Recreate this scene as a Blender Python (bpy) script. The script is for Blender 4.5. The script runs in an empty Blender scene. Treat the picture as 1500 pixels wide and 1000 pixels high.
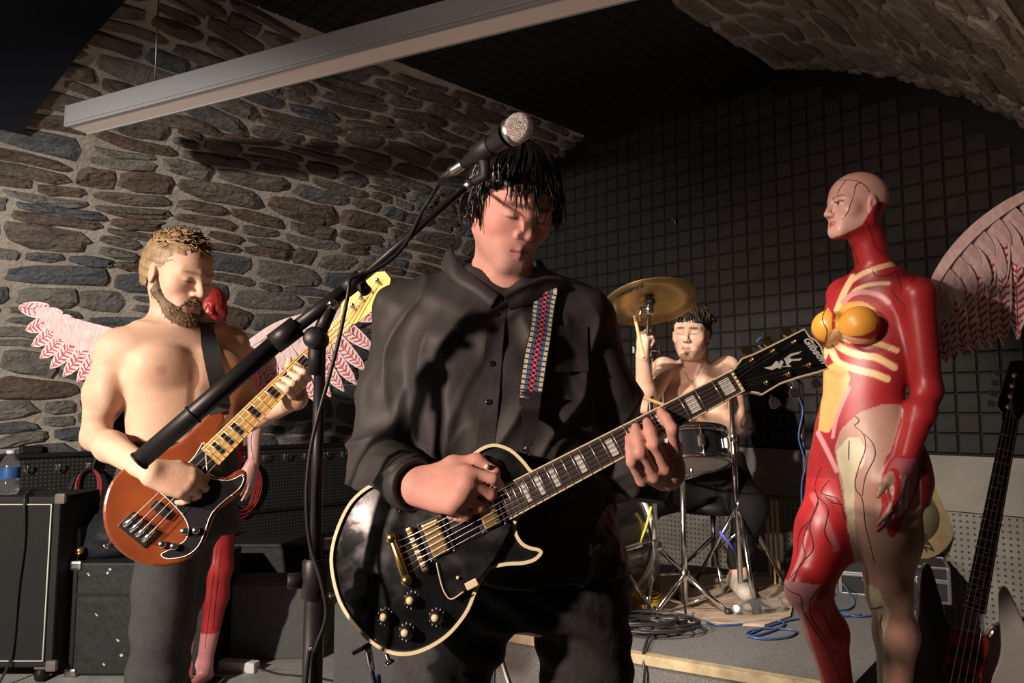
import bpy, bmesh, math, random
import numpy as np
from mathutils import Vector, Matrix, noise
from mathutils.bvhtree import BVHTree

random.seed(7)
RNG = np.random.default_rng(7)
SC = bpy.context.scene
COL = SC.collection

# ------------------------------------------------------------------ camera, world, lights, exposure
FPX, CAM_H = 1083.0, 1.25
PITCH = math.atan(100 / FPX)
cam_data = bpy.data.cameras.new('camera')
cam_data.sensor_width = 36.0
cam_data.lens = 36.0 * FPX / 1500.0
cam = bpy.data.objects.new('camera', cam_data)
COL.objects.link(cam)
cam.location = (0, 0, CAM_H)
cam.rotation_euler = (math.pi / 2 + PITCH, 0, 0)
cam_data.clip_start = 0.05
SC.camera = cam

world = bpy.data.worlds.new('world')
SC.world = world
world.use_nodes = True
world.node_tree.nodes['Background'].inputs[0].default_value = (1.0, 0.78, 0.62, 1)
world.node_tree.nodes['Background'].inputs[1].default_value = 0.020

def spot(name, loc, target, energy, color, size, blend, radius):
    d = bpy.data.lights.new(name, 'SPOT')
    d.energy = energy; d.color = color; d.spot_size = math.radians(size); d.spot_blend = blend
    d.shadow_soft_size = radius
    o = bpy.data.objects.new(name, d); COL.objects.link(o)
    o.location = loc
    o.rotation_euler = (Vector(target) - Vector(loc)).to_track_quat('-Z', 'Y').to_euler()
    return o
spot('stage_spotlight', (-2.6, 0.0, 2.0), (-1.80, 3.5, 0.05), 710, (1.0, 0.90, 0.80), 92, 0.45, 0.05)
spot('added_drum_fill', (-1.2, 1.0, 2.75), (0.75, 3.05, 1.10), 680, (1.0, 0.88, 0.76), 40, 0.5, 0.05)  # added fill, no known lamp: brightens the drummer and platform, misses the bassist
spot('added_mannequin_fill', (-0.95, 1.72, 2.78), (0.98, 2.12, 0.80), 90, (1.0, 0.85, 0.72), 40, 0.7, 0.05)  # added narrow fill, no known lamp: brightens the large mannequin's red leg
spot('front_spotlight', (-2.0, -0.25, 1.85), (-0.05, 1.65, 1.15), 430, (1.0, 0.74, 0.62), 52, 0.6, 0.06)
spot('added_vault_fill', (-1.2, -0.95, 1.6), (0.35, 1.9, 3.15), 120, (1.0, 0.76, 0.66), 60, 0.8, 0.2)  # added upward fill, no known lamp: lifts the right vault and batten underside

SC.view_settings.view_transform = 'Standard'
SC.view_settings.look = 'None'
SC.view_settings.exposure = 0.0
SC.view_settings.gamma = 1.0
SC.view_settings.use_curve_mapping = False

# ------------------------------------------------------------------ helpers
def pdir(px, py):
    cx, cy = (px - 750) / FPX, (500 - py) / FPX
    s, c = math.sin(PITCH), math.cos(PITCH)
    return Vector((cx, c - s * cy, s + c * cy))
def P(px, py, Y):
    d = pdir(px, py)
    return Vector((0, 0, CAM_H)) + d * (Y / d.y)
def PH(px, py, h):
    d = pdir(px, py)
    return Vector((0, 0, CAM_H)) + d * ((h - CAM_H) / d.z)
def PP(px, py, O, N):
    d = pdir(px, py); c = Vector((0, 0, CAM_H))
    return c + d * ((O - c).dot(N) / d.dot(N))
def proj(p):
    x, y, z = p[0], p[1], p[2] - CAM_H
    s, c = math.sin(PITCH), math.cos(PITCH)
    f = c * y + s * z; u = -s * y + c * z
    return 750 + FPX * x / f, 500 - FPX * u / f
def proj_np(V):
    s, c = math.sin(PITCH), math.cos(PITCH)
    z = V[:, 2] - CAM_H
    f = c * V[:, 1] + s * z; u = -s * V[:, 1] + c * z
    return 750 + FPX * V[:, 0] / f, 500 - FPX * u / f

MATS = {}
def mat(name, col=(.5, .5, .5), rough=.6, metal=0., nscale=0., namt=0., col2=None, bump=0., bscale=60., spec=.5, coat=0., trans=0., ior=1.45, attr=None, emit=None, stretch=None, alpha=1.):
    m = bpy.data.materials.new(name); m.use_nodes = True
    nt = m.node_tree; N = nt.nodes; L = nt.links
    b = N['Principled BSDF']
    b.inputs['Base Color'].default_value = (*col, 1)
    b.inputs['Roughness'].default_value = rough
    b.inputs['Metallic'].default_value = metal
    b.inputs['Specular IOR Level'].default_value = spec
    b.inputs['Coat Weight'].default_value = coat
    b.inputs['Coat Roughness'].default_value = .08
    b.inputs['Transmission Weight'].default_value = trans
    b.inputs['IOR'].default_value = ior
    b.inputs['Alpha'].default_value = alpha
    tc = N.new('ShaderNodeTexCoord')
    vec = tc.outputs['Object']
    if stretch:
        mp = N.new('ShaderNodeMapping'); mp.inputs['Scale'].default_value = stretch
        L.new(vec, mp.inputs['Vector']); vec = mp.outputs['Vector']
    src = None
    if attr:
        a = N.new('ShaderNodeAttribute'); a.attribute_name = attr; src = a.outputs['Color']
    if nscale:
        n = N.new('ShaderNodeTexNoise'); n.inputs['Scale'].default_value = nscale; n.inputs['Detail'].default_value = 6
        n.inputs['Roughness'].default_value = .62
        L.new(vec, n.inputs['Vector'])
        r = N.new('ShaderNodeMapRange'); r.inputs['From Min'].default_value = .3; r.inputs['From Max'].default_value = .7
        L.new(n.outputs['Fac'], r.inputs['Value'])
        mx = N.new('ShaderNodeMix'); mx.data_type = 'RGBA'
        c2 = col2 if col2 else tuple(c * (1 - namt) for c in col)
        if src:
            mu = N.new('ShaderNodeMix'); mu.data_type = 'RGBA'; mu.blend_type = 'MULTIPLY'
            mu.inputs[0].default_value = 1; L.new(src, mu.inputs[6]); mu.inputs[7].default_value = (1 - namt,) * 3 + (1,)
            L.new(src, mx.inputs[6]); L.new(mu.outputs[2], mx.inputs[7])
        else:
            mx.inputs[6].default_value = (*col, 1); mx.inputs[7].default_value = (*c2, 1)
        L.new(r.outputs[0], mx.inputs[0]); src = mx.outputs[2]
    if src: L.new(src, b.inputs['Base Color'])
    if bump:
        n2 = N.new('ShaderNodeTexNoise'); n2.inputs['Scale'].default_value = bscale; n2.inputs['Detail'].default_value = 5
        L.new(vec, n2.inputs['Vector'])
        bp = N.new('ShaderNodeBump'); bp.inputs['Strength'].default_value = bump; bp.inputs['Distance'].default_value = .02
        L.new(n2.outputs['Fac'], bp.inputs['Height']); L.new(bp.outputs['Normal'], b.inputs['Normal'])
    if emit:
        b.inputs['Emission Color'].default_value = (*emit[:3], 1); b.inputs['Emission Strength'].default_value = emit[3]
    MATS[name] = m
    return m

def tag(o, label=None, cat=None, group=None, kind=None):
    if label: o['label'] = label
    if cat: o['category'] = cat
    if group: o['group'] = group
    if kind: o['kind'] = kind
    return o
def attach(o, parent):
    if parent is not None:
        o.parent = parent
        if parent.type == 'EMPTY':
            o.matrix_parent_inverse = Matrix.Translation(-Vector(parent.location))
    return o
def thing(name, loc, label, cat, group=None, kind=None):
    o = bpy.data.objects.new(name, None); COL.objects.link(o)
    o.empty_display_size = .05
    o.location = loc
    return tag(o, label, cat, group, kind)
def mesh_obj(name, V, F, m, parent=None, smooth=False, label=None, kind=None, uv=None, col=None):
    me = bpy.data.meshes.new(name)
    if isinstance(V, np.ndarray):
        V = V.astype(np.float32)
        F = np.asarray(F)
        me.vertices.add(len(V)); me.vertices.foreach_set('co', V.ravel())
        k = F.shape[1]
        me.loops.add(F.size); me.loops.foreach_set('vertex_index', F.astype(np.int32).ravel())
        me.polygons.add(len(F)); me.polygons.foreach_set('loop_start', np.arange(0, F.size, k, dtype=np.int32))
        me.update(calc_edges=True)
    else:
        me.from_pydata([tuple(v) for v in V], [], F)
        me.update()
    if smooth: me.polygons.foreach_set('use_smooth', np.ones(len(me.polygons), dtype=bool))
    if m is not None: me.materials.append(m)
    if col is not None:
        a = me.color_attributes.new('Col', 'FLOAT_COLOR', 'POINT')
        c4 = np.ones((len(col), 4), np.float32); c4[:, :3] = col
        a.data.foreach_set('color', c4.ravel())
    if uv is not None:
        l = me.uv_layers.new(name='UVMap')
        vi = np.zeros(len(me.loops), np.int32); me.loops.foreach_get('vertex_index', vi)
        l.data.foreach_set('uv', np.asarray(uv, np.float32)[vi].ravel())
    o = bpy.data.objects.new(name, me); COL.objects.link(o)
    attach(o, parent)
    if label: o['label'] = label
    if kind: o['kind'] = kind
    return o

def frame(d, up=Vector((0, 0, 1))):
    d = Vector(d).normalized()
    if abs(d.dot(up)) > .97: up = Vector((1, 0, 0)) if abs(d.x) < .9 else Vector((0, 1, 0))
    x = up.cross(d).normalized(); y = d.cross(x)
    return x, y, d
class MB:
    """collects shapes, world coordinates, into one mesh"""
    def __init__(s): s.v = []; s.f = []; s.uv = []; s.smooth = []
    def add(s, V, F, sm=False):
        o = len(s.v); s.v += [Vector(v) for v in V]
        s.f += [[i + o for i in f] for f in F]; s.smooth += [sm] * len(F); return s
    def box(s, c, size, M=None, bev=0.):
        x, y, z = [k / 2 for k in size]
        if bev > 0:
            b = min(bev, x * .9, y * .9, z * .9)
            bm = bmesh.new(); bmesh.ops.create_cube(bm, size=1)
            for v in bm.verts: v.co = Vector((v.co.x * 2 * x, v.co.y * 2 * y, v.co.z * 2 * z))
            bmesh.ops.bevel(bm, geom=bm.edges[:] , offset=b, segments=2, affect='EDGES', profile=.6)
            bm.verts.index_update()
            V = [v.co.copy() for v in bm.verts]; F = [[v.index for v in f.verts] for f in bm.faces]; bm.free()
        else:
            V = [Vector((i * x, j * y, k * z)) for i in (-1, 1) for j in (-1, 1) for k in (-1, 1)]
            F = [[0, 1, 3, 2], [4, 6, 7, 5], [0, 4, 5, 1], [2, 3, 7, 6], [0, 2, 6, 4], [1, 5, 7, 3]]
        R = M if M is not None else Matrix.Identity(3)
        return s.add([Vector(c) + R @ v for v in V], F)
    def tube(s, pts, r, n=8, cap=True, up=None):
        pts = [Vector(p) for p in pts]
        rs = r if hasattr(r, '__len__') else [r] * len(pts)
        V = []; F = []
        up0 = up
        px = None
        for i, p in enumerate(pts):
            d = (pts[min(i + 1, len(pts) - 1)] - pts[max(i - 1, 0)])
            if d.length < 1e-9: d = Vector((0, 0, 1))
            d.normalize()
            if px is None: x, y, d = frame(d)
            else:
                x = (px - d * px.dot(d))
                if x.length < 1e-6: x, y, d = frame(d)
                x.normalize(); y = d.cross(x)
            px = x
            for k in range(n):
                a = 2 * math.pi * k / n
                V.append(p + (x * math.cos(a) + y * math.sin(a)) * rs[i])
        for i in range(len(pts) - 1):
            for k in range(n):
                F.append([i * n + k, i * n + (k + 1) % n, (i + 1) * n + (k + 1) % n, (i + 1) * n + k])
        if cap:
            F.append(list(range(n))[::-1]); F.append([(len(pts) - 1) * n + k for k in range(n)])
        return s.add(V, F, True)
    def cyl(s, p, q, r, r2=None, n=12):
        return s.tube([p, q], [r, r if r2 is None else r2], n)
    def lathe(s, prof, O, axis, n=24):
        x, y, d = frame(axis); V = []; F = []
        for (r, h) in prof:
            for k in range(n):
                a = 2 * math.pi * k / n
                V.append(Vector(O) + d * h + (x * math.cos(a) + y * math.sin(a)) * max(r, 1e-5))
        for i in range(len(prof) - 1):
            for k in range(n):
                F.append([i * n + k, i * n + (k + 1) % n, (i + 1) * n + (k + 1) % n, (i + 1) * n + k])
        return s.add(V, F, True)
    def ball(s, c, r, n=10, sc=(1, 1, 1), M=None):
        V = []; F = []; R = M if M is not None else Matrix.Identity(3)
        for i in range(n + 1):
            t = math.pi * i / n
            for k in range(2 * n):
                a = math.pi * k / n
                V.append(Vector(c) + R @ Vector((r * sc[0] * math.sin(t) * math.cos(a), r * sc[1] * math.sin(t) * math.sin(a), r * sc[2] * math.cos(t))))
        for i in range(n):
            for k in range(2 * n):
                F.append([i * 2 * n + k, (i + 1) * 2 * n + k, (i + 1) * 2 * n + (k + 1) % (2 * n), i * 2 * n + (k + 1) % (2 * n)])
        return s.add(V, F, True)
    def prism(s, pts, n, t, bev=0.):
        """closed outline of world points, extruded by -n*t"""
        n = Vector(n).normalized(); k = len(pts); pts = [Vector(p) for p in pts]
        V = pts + [p - n * t for p in pts]
        F = [list(range(k)), list(range(2 * k - 1, k - 1, -1))]
        F += [[i, i + k, (i + 1) % k + k, (i + 1) % k] for i in range(k)]
        return s.add(V, F)
    def build(s, name, m, parent=None, label=None, kind=None):
        me = bpy.data.meshes.new(name)
        me.from_pydata([tuple(v) for v in s.v], [], s.f)
        bm = bmesh.new(); bm.from_mesh(me)
        bmesh.ops.recalc_face_normals(bm, faces=bm.faces[:]); bm.to_mesh(me); bm.free()
        for p, sm in zip(me.polygons, s.smooth): p.use_smooth = sm
        me.materials.append(m)
        o = bpy.data.objects.new(name, me); COL.objects.link(o)
        attach(o, parent)
        if label: o['label'] = label
        if kind: o['kind'] = kind
        return o
def spline(pts, n=8, closed=False):
    """Catmull-Rom through points (any dimension)"""
    A = [np.array(p, float) for p in pts]; out = []; m = len(A)
    rng = range(m) if closed else range(m - 1)
    for i in rng:
        if closed: p0, p1, p2, p3 = A[(i - 1) % m], A[i], A[(i + 1) % m], A[(i + 2) % m]
        else: p0, p1, p2, p3 = A[max(i - 1, 0)], A[i], A[i + 1], A[min(i + 2, m - 1)]
        for k in range(n):
            t = k / n
            out.append(.5 * ((2 * p1) + (-p0 + p2) * t + (2 * p0 - 5 * p1 + 4 * p2 - p3) * t * t + (-p0 + 3 * p1 - 3 * p2 + p3) * t ** 3))
    if not closed: out.append(A[-1])
    return [tuple(o) for o in out]
def wires(name, pts, r, m, parent=None, n=6, sub=8):
    return MB().tube([Vector(p) for p in spline(pts, sub)], r, n).build(name, m, parent)
def text_mesh(name, body, size, M, m, parent=None, shear=.3, ext=.0006, bold=0.):
    c = bpy.data.curves.new(name, 'FONT'); c.body = body; c.size = size; c.shear = shear; c.extrude = ext
    c.align_x = 'CENTER'; c.align_y = 'CENTER'; c.resolution_u = 3; c.offset = bold
    t = bpy.data.objects.new(name + '_tmp', c); COL.objects.link(t)
    dg = bpy.context.evaluated_depsgraph_get()
    me = bpy.data.meshes.new_from_object(t.evaluated_get(dg))
    bpy.data.objects.remove(t)
    bpy.data.curves.remove(c)
    me.transform(M); me.materials.clear(); me.materials.append(m); me.name = name
    o = bpy.data.objects.new(name, me); COL.objects.link(o)
    return attach(o, parent)
def basis(O, X, Y, Z):
    M = Matrix.Identity(4)
    for i, a in enumerate((X, Y, Z)):
        for j in range(3): M[j][i] = a[j]
    for j in range(3): M[j][3] = O[j]
    return M

def inpoly(px, py, poly):
    r = np.zeros(len(px), bool); k = len(poly)
    for i in range(k):
        x1, y1 = poly[i]; x2, y2 = poly[(i + 1) % k]
        if y1 == y2: continue
        c = ((y1 > py) != (y2 > py)) & (px < (x2 - x1) * (py - y1) / (y2 - y1) + x1); r ^= c
    return r
def dpoly(px, py, pts):
    d = np.full(len(px), 1e9)
    for (x1, y1), (x2, y2) in zip(pts[:-1], pts[1:]):
        L = (x2 - x1) ** 2 + (y2 - y1) ** 2 + 1e-9
        t = np.clip(((px - x1) * (x2 - x1) + (py - y1) * (y2 - y1)) / L, 0, 1)
        d = np.minimum(d, np.hypot(px - x1 - t * (x2 - x1), py - y1 - t * (y2 - y1)))
    return d

# ------------------------------------------------------------------ common materials
m_black = mat('black_paint', (.012, .012, .013), .45)
m_blackmatte = mat('black_matte', (.012, .012, .012), .8, nscale=30, namt=.5)
m_rubber = mat('black_rubber', (.01, .01, .01), .55)
m_chrome = mat('chrome', (.75, .74, .72), .18, 1.)
m_steel = mat('brushed_steel', (.5, .5, .5), .35, 1.)
m_gold = mat('gold_plate', (.85, .62, .26), .28, 1., nscale=80, namt=.3)
m_white = mat('white_plastic', (.75, .72, .66), .5)
m_string = mat('string_steel', (.8, .78, .75), .3, 1.)
# ------------------------------------------------------------------ the vaulted cellar
PHI = math.radians(46)
AX = Vector((math.sin(PHI), math.cos(PHI), 0))       # along the vault, away from the camera
BX = Vector((math.cos(PHI), -math.sin(PHI), 0))      # along the end wall, to the right
CEN = Vector((1.02, 4.61, 0)); VR = 2.73; SPR = .567
def room(r, w, z): return CEN + BX * r - AX * w + Vector((0, 0, z))
STRIP = .71                                          # half width of the foam strip along the crown
ALPHA = math.acos(STRIP / VR)
def vault(side, w, s, off=0.):
    """side -1 left, +1 right; s = arc length from the floor; off = towards the inside"""
    if s < SPR: r, z, nr, nz = VR, s, -1., 0.
    else:
        a = (s - SPR) / VR
        r, z, nr, nz = VR * math.cos(a), SPR + VR * math.sin(a), -math.cos(a), -math.sin(a)
    return room(side * (r + nr * off), w, z + nz * off)
SMAX = SPR + VR * ALPHA

m_mortar = mat('lime_mortar', (.48, .435, .37), .92, nscale=6, col2=(.30, .265, .225), bump=.5, bscale=45)
m_floor = mat('worn_grey_floor', (.44, .415, .39), .85, nscale=9, col2=(.30, .285, .27), bump=.25, bscale=160)
stone_m = [mat('slate_stone_' + n, c, .8, nscale=9, col2=c2, bump=.95, bscale=30, stretch=(1, 1, 2.2)) for n, c, c2 in (
    ('grey', (.17, .17, .162), (.085, .085, .085)), ('blue', (.14, .15, .155), (.065, .072, .08)),
    ('brown', (.185, .15, .12), (.09, .075, .063)), ('pale', (.23, .215, .185), (.13, .12, .105)), ('rust', (.17, .12, .092), (.085, .06, .05)))]
m_foam = mat('charcoal_foam', (.022, .0205, .019), .9, nscale=14, namt=.35, bump=.3, bscale=120)
m_foamgap = mat('black_foam_backing', (.006, .006, .006), .95)
m_navy = mat('navy_acoustic_felt', (.006, .008, .018), .95, nscale=40, namt=.4)

fl = MB(); fl.box((0, 3.0, -.05), (9, 11, .1)); fl = fl.build('floor', m_floor); tag(fl, 'worn dark grey venue floor', 'floor', kind='structure')

m_vplaster = mat('rough_vault_plaster', (.60, .52, .44), .92, nscale=5, col2=(.40, .34, .285), bump=.5, bscale=40)
def vault_shell(name, side, w0, w1, label, s0=0.):
    nw, ns = int((w1 - w0) / .06), int((SMAX - s0) / .06)
    V = []; F = []
    for i in range(nw + 1):
        for j in range(ns + 1):
            w = w0 + (w1 - w0) * i / nw; s = s0 + (SMAX - s0) * j / ns
            V.append(vault(side, w, s, .012 * noise.noise(Vector((w * 3, s * 3, side * 5)))))
    for i in range(nw):
        for j in range(ns):
            a = i * (ns + 1) + j; q = [a, a + 1, a + ns + 2, a + ns + 1]
            F.append(q if side < 0 else q[::-1])
    # outer skin gives the wall a thickness
    o = len(V)
    V += [vault(side, w, s, -.3) for w in (w0, w1) for s in np.linspace(s0, SMAX, ns + 1)]
    for j in range(ns): F.append([o + j, o + ns + 1 + j, o + ns + 2 + j, o + j + 1])
    return tag(mesh_obj(name, V, F, m_mortar if side < 0 else m_vplaster, smooth=True), label, 'wall', kind='structure')
W_L, W_R = 5.2, 3.0
wall_left = vault_shell('wall_left', -1, -.3, W_L, 'rubble stone vault wall with pale mortar behind the bare-chested bassist')
CUTZ = 2.05; CUTS = SPR + VR * math.asin((CUTZ - SPR) / VR); CUTR = math.sqrt(VR * VR - (CUTZ - SPR) ** 2)
wall_right = vault_shell('wall_right', 1, -.3, W_R, 'rough plastered stone vault above the foam-covered end wall', CUTS)
# the right flank rests on the edge of a low side bay
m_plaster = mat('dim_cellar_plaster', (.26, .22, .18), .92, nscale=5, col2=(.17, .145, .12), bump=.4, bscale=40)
bay = MB()
bay.prism([room(CUTR - .01, -.3, CUTZ), room(4.2, -.3, CUTZ + .03), room(4.2, W_R + .2, CUTZ + .03), room(CUTR - .01, W_R + .2, CUTZ)], (0, 0, -1), .18)
bay.prism([room(4.2, -.3, 0), room(4.2, W_R + .2, 0), room(4.2, W_R + .2, CUTZ + .1), room(4.2, -.3, CUTZ + .1)], -BX, .2)
bay.prism([room(VR - .05, 0, 0), room(4.2, 0, 0), room(4.2, 0, CUTZ + .1), room(VR - .05, 0, CUTZ + .1)], -AX, .2)
bay.prism([room(CUTR - .35, 0, 1.4), room(VR + .1, 0, 1.4), room(VR + .1, 0, CUTZ + .1), room(CUTR - .35, 0, CUTZ + .1)], -AX, .19)
tag(bay.build('wall_bay', m_plaster), 'dim plastered side bay under the right flank of the vault', 'wall', kind='structure')

vstone_m = [mat('plastered_stone_' + n, c, .85, nscale=9, col2=c2, bump=.8, bscale=30) for n, c, c2 in (('tan', (.34, .29, .24), (.20, .17, .14)), ('umber', (.27, .225, .18), (.15, .125, .10)), ('ash', (.38, .335, .285), (.24, .21, .175)))]
def stones(side, w0, w1, parent, seed, hmin, hmax, wmin, wmax, proud, s0=.02):
    rnd = random.Random(seed); cells = []
    s = s0
    while s < SMAX - .03:
        h = min(rnd.uniform(hmin, hmax), SMAX - s)
        w = w0 + rnd.uniform(-.3, 0)
        while w < w1:
            l = rnd.uniform(wmin, wmax) * (1.25 if h > (hmin + hmax) / 2 else 1)
            if h > .115 and rnd.random() < .3:
                c = rnd.uniform(.38, .62)
                cells += [(w, s, l, h * c), (w, s + h * c, l, h * (1 - c))]
            else: cells.append((w, s, l, h))
            w += l
        s += h
    out = []
    def wob(w, s): return (.10 * noise.noise(Vector((w * .9, s * 1.6, seed * 3.1))) + .035 * noise.noise(Vector((w * 3.1, s * 3, seed * 7.7))))
    for (w, s, l, h) in cells:
        if l < .05: continue
        g = rnd.uniform(.002, .009)
        K = 11
        hh = proud * rnd.uniform(.5, 1.3)
        cw, cs = w + l / 2, s + h / 2
        ex = rnd.uniform(4.0, 11.)
        ring = []
        tilt = rnd.uniform(-.10, .10)
        for k in range(K):
            a = 2 * math.pi * (k + rnd.uniform(-.22, .22)) / K
            ca, sa = math.cos(a), math.sin(a)
            rr = 1 / ((abs(ca) ** ex + abs(sa) ** ex) ** (1 / ex)) * rnd.uniform(.90, 1.05)
            ring.append((ca * rr * (l / 2 - g), sa * rr * (h / 2 - g) + tilt * ca * rr * l * .25))
        V = []
        tx, ty = rnd.uniform(-.5, .5), rnd.uniform(-.5, .5)
        for f, o in ((1.0, -.012), (.93, hh * .6), (.72, hh)):
            for (x, y) in ring:
                W, S = cw + x * f, cs + y * f
                S2 = min(max(S + wob(W, S), s0 - .015), SMAX - .002)
                e = 0 if o < 0 else rnd.uniform(-.4, .4) * hh + (tx * x / l + ty * y / h) * hh
                V.append(vault(side, W, S2, o + e))
        V.append(vault(side, cw, min(cs + wob(cw, cs), SMAX - .002), hh * rnd.uniform(.9, 1.15)))
        F = []
        for q in (0, 1):
            for k in range(K):
                n = (k + 1) % K
                f = [q * K + k, q * K + n, (q + 1) * K + n, (q + 1) * K + k]
                F.append(f)
        for k in range(K): F.append([2 * K + k, 2 * K + (k + 1) % K, 3 * K])
        if side > 0: F = [f[::-1] for f in F]
        F = [f[::-1] for f in F]
        c = V[-1]
        px, py = proj(c)
        vis = -40 < px < 1540 and -40 < py < 760 and c.y > .3
        size = l * h / max(c.y, .3) ** 2
        # part of the wall behind the navy panel or the foam is not in view
        out.append((vis, size, V, F, rnd.randrange(len(stone_m)), cs))
    vis = sorted([o for o in out if o[0]], key=lambda o: -o[1])[:300]
    ids = set(id(o) for o in vis)
    for o in vis:
        mi = o[4]
        if o[5] > 2.4 and mi in (0, 1) and rnd.random() < .65: mi = rnd.choice((2, 4))  # browner high, greyer low: partly real stone colour, partly light put into it
        if o[5] < 2.15 and mi in (2, 4) and rnd.random() < .8: mi = rnd.choice((0, 1, 3))
        mesh_obj('stone', o[2], o[3], stone_m[mi] if side < 0 else vstone_m[mi % 3], parent, smooth=False)
    for mi in range(len(stone_m)):
        VV = []; FF = []
        for o in out:
            if id(o) in ids or o[4] != mi: continue
            b = len(VV); VV += o[2]; FF += [[i + b for i in f] for f in o[3]]
        if VV: mesh_obj('small_stones', VV, FF, stone_m[mi] if side < 0 else vstone_m[mi % 3], parent, kind='stuff')
stones(-1, -.2, W_L, wall_left, 3, .07, .18, .14, .47, .026)
stones(1, -.2, W_R, wall_right, 5, .08, .18, .16, .46, .014, CUTS + .06)

# end wall: arch-shaped slab, pale board below, square foam tiles above
ew = MB()
arc = [room(-VR, 0, 0)] + [room(-VR * math.cos(a), 0, SPR + VR * math.sin(a)) for a in np.linspace(0, math.pi, 40)] + [room(VR, 0, 0)]
ew.prism(arc, -AX, .2)
wall_back = ew.build('wall_back', m_foamgap); tag(wall_back, 'dark end wall of the vault covered in square foam tiles', 'wall', kind='structure')
TIL = .094; TZ0 = 1.045
tile_b = MB()
h = TIL / 2 - .0035
tile_b.add([(-h, -h, 0), (h, -h, 0), (h, h, 0), (-h, h, 0), (-h + .004, -h + .004, .014), (h - .004, -h + .004, .014), (h - .004, h - .004, .014), (-h + .004, h - .004, .014)],
           [[4, 5, 6, 7], [0, 1, 5, 4], [1, 2, 6, 5], [2, 3, 7, 6], [3, 0, 4, 7]])
proto = tile_b.build('foam_tile', m_foam, wall_back)
tme = proto.data
tiles = []
for j in range(24):
    z = TZ0 + TIL * (j + .5)
    for i in range(-29, 30):
        r = i * TIL
        if r * r + (z + TIL / 2 - SPR) ** 2 > (VR - .08) ** 2: continue
        p = room(r, .001, z); px, py = proj(p)
        tiles.append((p, px, py))
RT = Matrix((BX, Vector((0, 0, 1)), -AX)).transposed()     # local x -> BX, y -> z, z -> -AX
RT4 = RT.to_4x4()
def score(t):
    p, px, py = t
    if not (800 < px < 1500 and 300 < py < 670): return 9e9
    if 1215 < px < 1370 and py > 420: return 9e8 + py
    return -py
tiles.sort(key=score)
first = True
for t in tiles[:300]:
    o = proto if first else proto.copy()
    if not first: COL.objects.link(o)
    first = False
    o.matrix_local = Matrix.Translation(t[0]) @ RT4
VV = []; FF = []
for t in tiles[300:]:
    b = len(VV); VV += [t[0] + RT @ v.co for v in tme.vertices]; FF += [[i + b for i in p.vertices] for p in tme.polygons]
mesh_obj('foam_tiles', VV, FF, m_foam, wall_back, kind='stuff')

# pale perforated board along the foot of the end wall
def holes(m, scale, dark, vecmode='Object', rad=.3):
    nt = m.node_tree; N = nt.nodes; L = nt.links; b = N['Principled BSDF']
    uv = N.new('ShaderNodeUVMap'); sc = N.new('ShaderNodeVectorMath'); sc.operation = 'SCALE'; sc.inputs['Scale'].default_value = scale
    fr = N.new('ShaderNodeVectorMath'); fr.operation = 'FRACTION'
    sb = N.new('ShaderNodeVectorMath'); sb.operation = 'SUBTRACT'; sb.inputs[1].default_value = (.5, .5, 0)
    ln = N.new('ShaderNodeVectorMath'); ln.operation = 'LENGTH'
    L.new(uv.outputs[0], sc.inputs[0]); L.new(sc.outputs[0], fr.inputs[0]); L.new(fr.outputs[0], sb.inputs[0]); L.new(sb.outputs[0], ln.inputs[0])
    lt = N.new('ShaderNodeMath'); lt.operation = 'LESS_THAN'; lt.inputs[1].default_value = rad; L.new(ln.outputs['Value'], lt.inputs[0])
    mx = N.new('ShaderNodeMix'); mx.data_type = 'RGBA'; L.new(lt.outputs[0], mx.inputs[0])
    old = b.inputs['Base Color'].links[0].from_socket if b.inputs['Base Color'].links else None
    if old: L.new(old, mx.inputs[6])
    else: mx.inputs[6].default_value = b.inputs['Base Color'].default_value
    mx.inputs[7].default_value = (*dark, 1); L.new(mx.outputs[2], b.inputs['Base Color'])
m_peg = mat('pale_perforated_board', (.20, .19, .165), .8, nscale=5, col2=(.13, .12, .105)); holes(m_peg, 36, (.03, .028, .025), rad=.2)
m_concrete = mat('pale_grey_board', (.22, .205, .18), .85, nscale=4, col2=(.15, .14, .12), bump=.2, bscale=80)
def wallboard(name, r0, r1, z0, z1, m, off, parent):
    V = [room(r, off, z) for r in (r0, r1) for z in (z0, z1)] + [room(r, 0, z) for r in (r0, r1) for z in (z0, z1)]
    F = [[0, 2, 3, 1], [1, 3, 7, 5], [2, 6, 7, 3], [0, 1, 5, 4], [0, 4, 6, 2]]
    uv = [(r, z) for r in (r0, r1) for z in (z0, z1)] * 2
    return mesh_obj(name, V, F, m, parent, uv=uv)
wallboard('upper_board', -2.4, 2.6, .78, 1.035, m_concrete, .02, wall_back)
wallboard('perforated_board', -2.4, 2.6, .0, .775, m_peg, .016, wall_back)

# ceiling strip of black foam along the crown, flat between the two stone flanks
cz = SPR + VR * math.sin(ALPHA)
ce = MB()
ce.prism([room(-STRIP, 0, cz), room(STRIP, 0, cz), room(STRIP, W_L, cz), room(-STRIP, W_L, cz)], (0, 0, -1), .3)
ceiling = ce.build('ceiling', m_foamgap); tag(ceiling, 'black foam tiled strip along the crown of the vault', 'ceiling', kind='structure')
VV = []; FF = []
RC = Matrix((BX, AX, Vector((0, 0, -1)))).transposed()
m_foamdark = mat('black_foam', (.014, .013, .012), .9, nscale=12, namt=.3)
for i in range(15):
    for j in range(int(W_L / TIL)):
        p = room(-STRIP + .004 + TIL * (i + .5), TIL * (j + .5), cz - .001)
        b = len(VV); VV += [p + RC @ v.co for v in tme.vertices]; FF += [[k + b for k in q.vertices] for q in tme.polygons]
mesh_obj('foam_tiles', VV, FF, m_foamdark, ceiling, kind='stuff')

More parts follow.
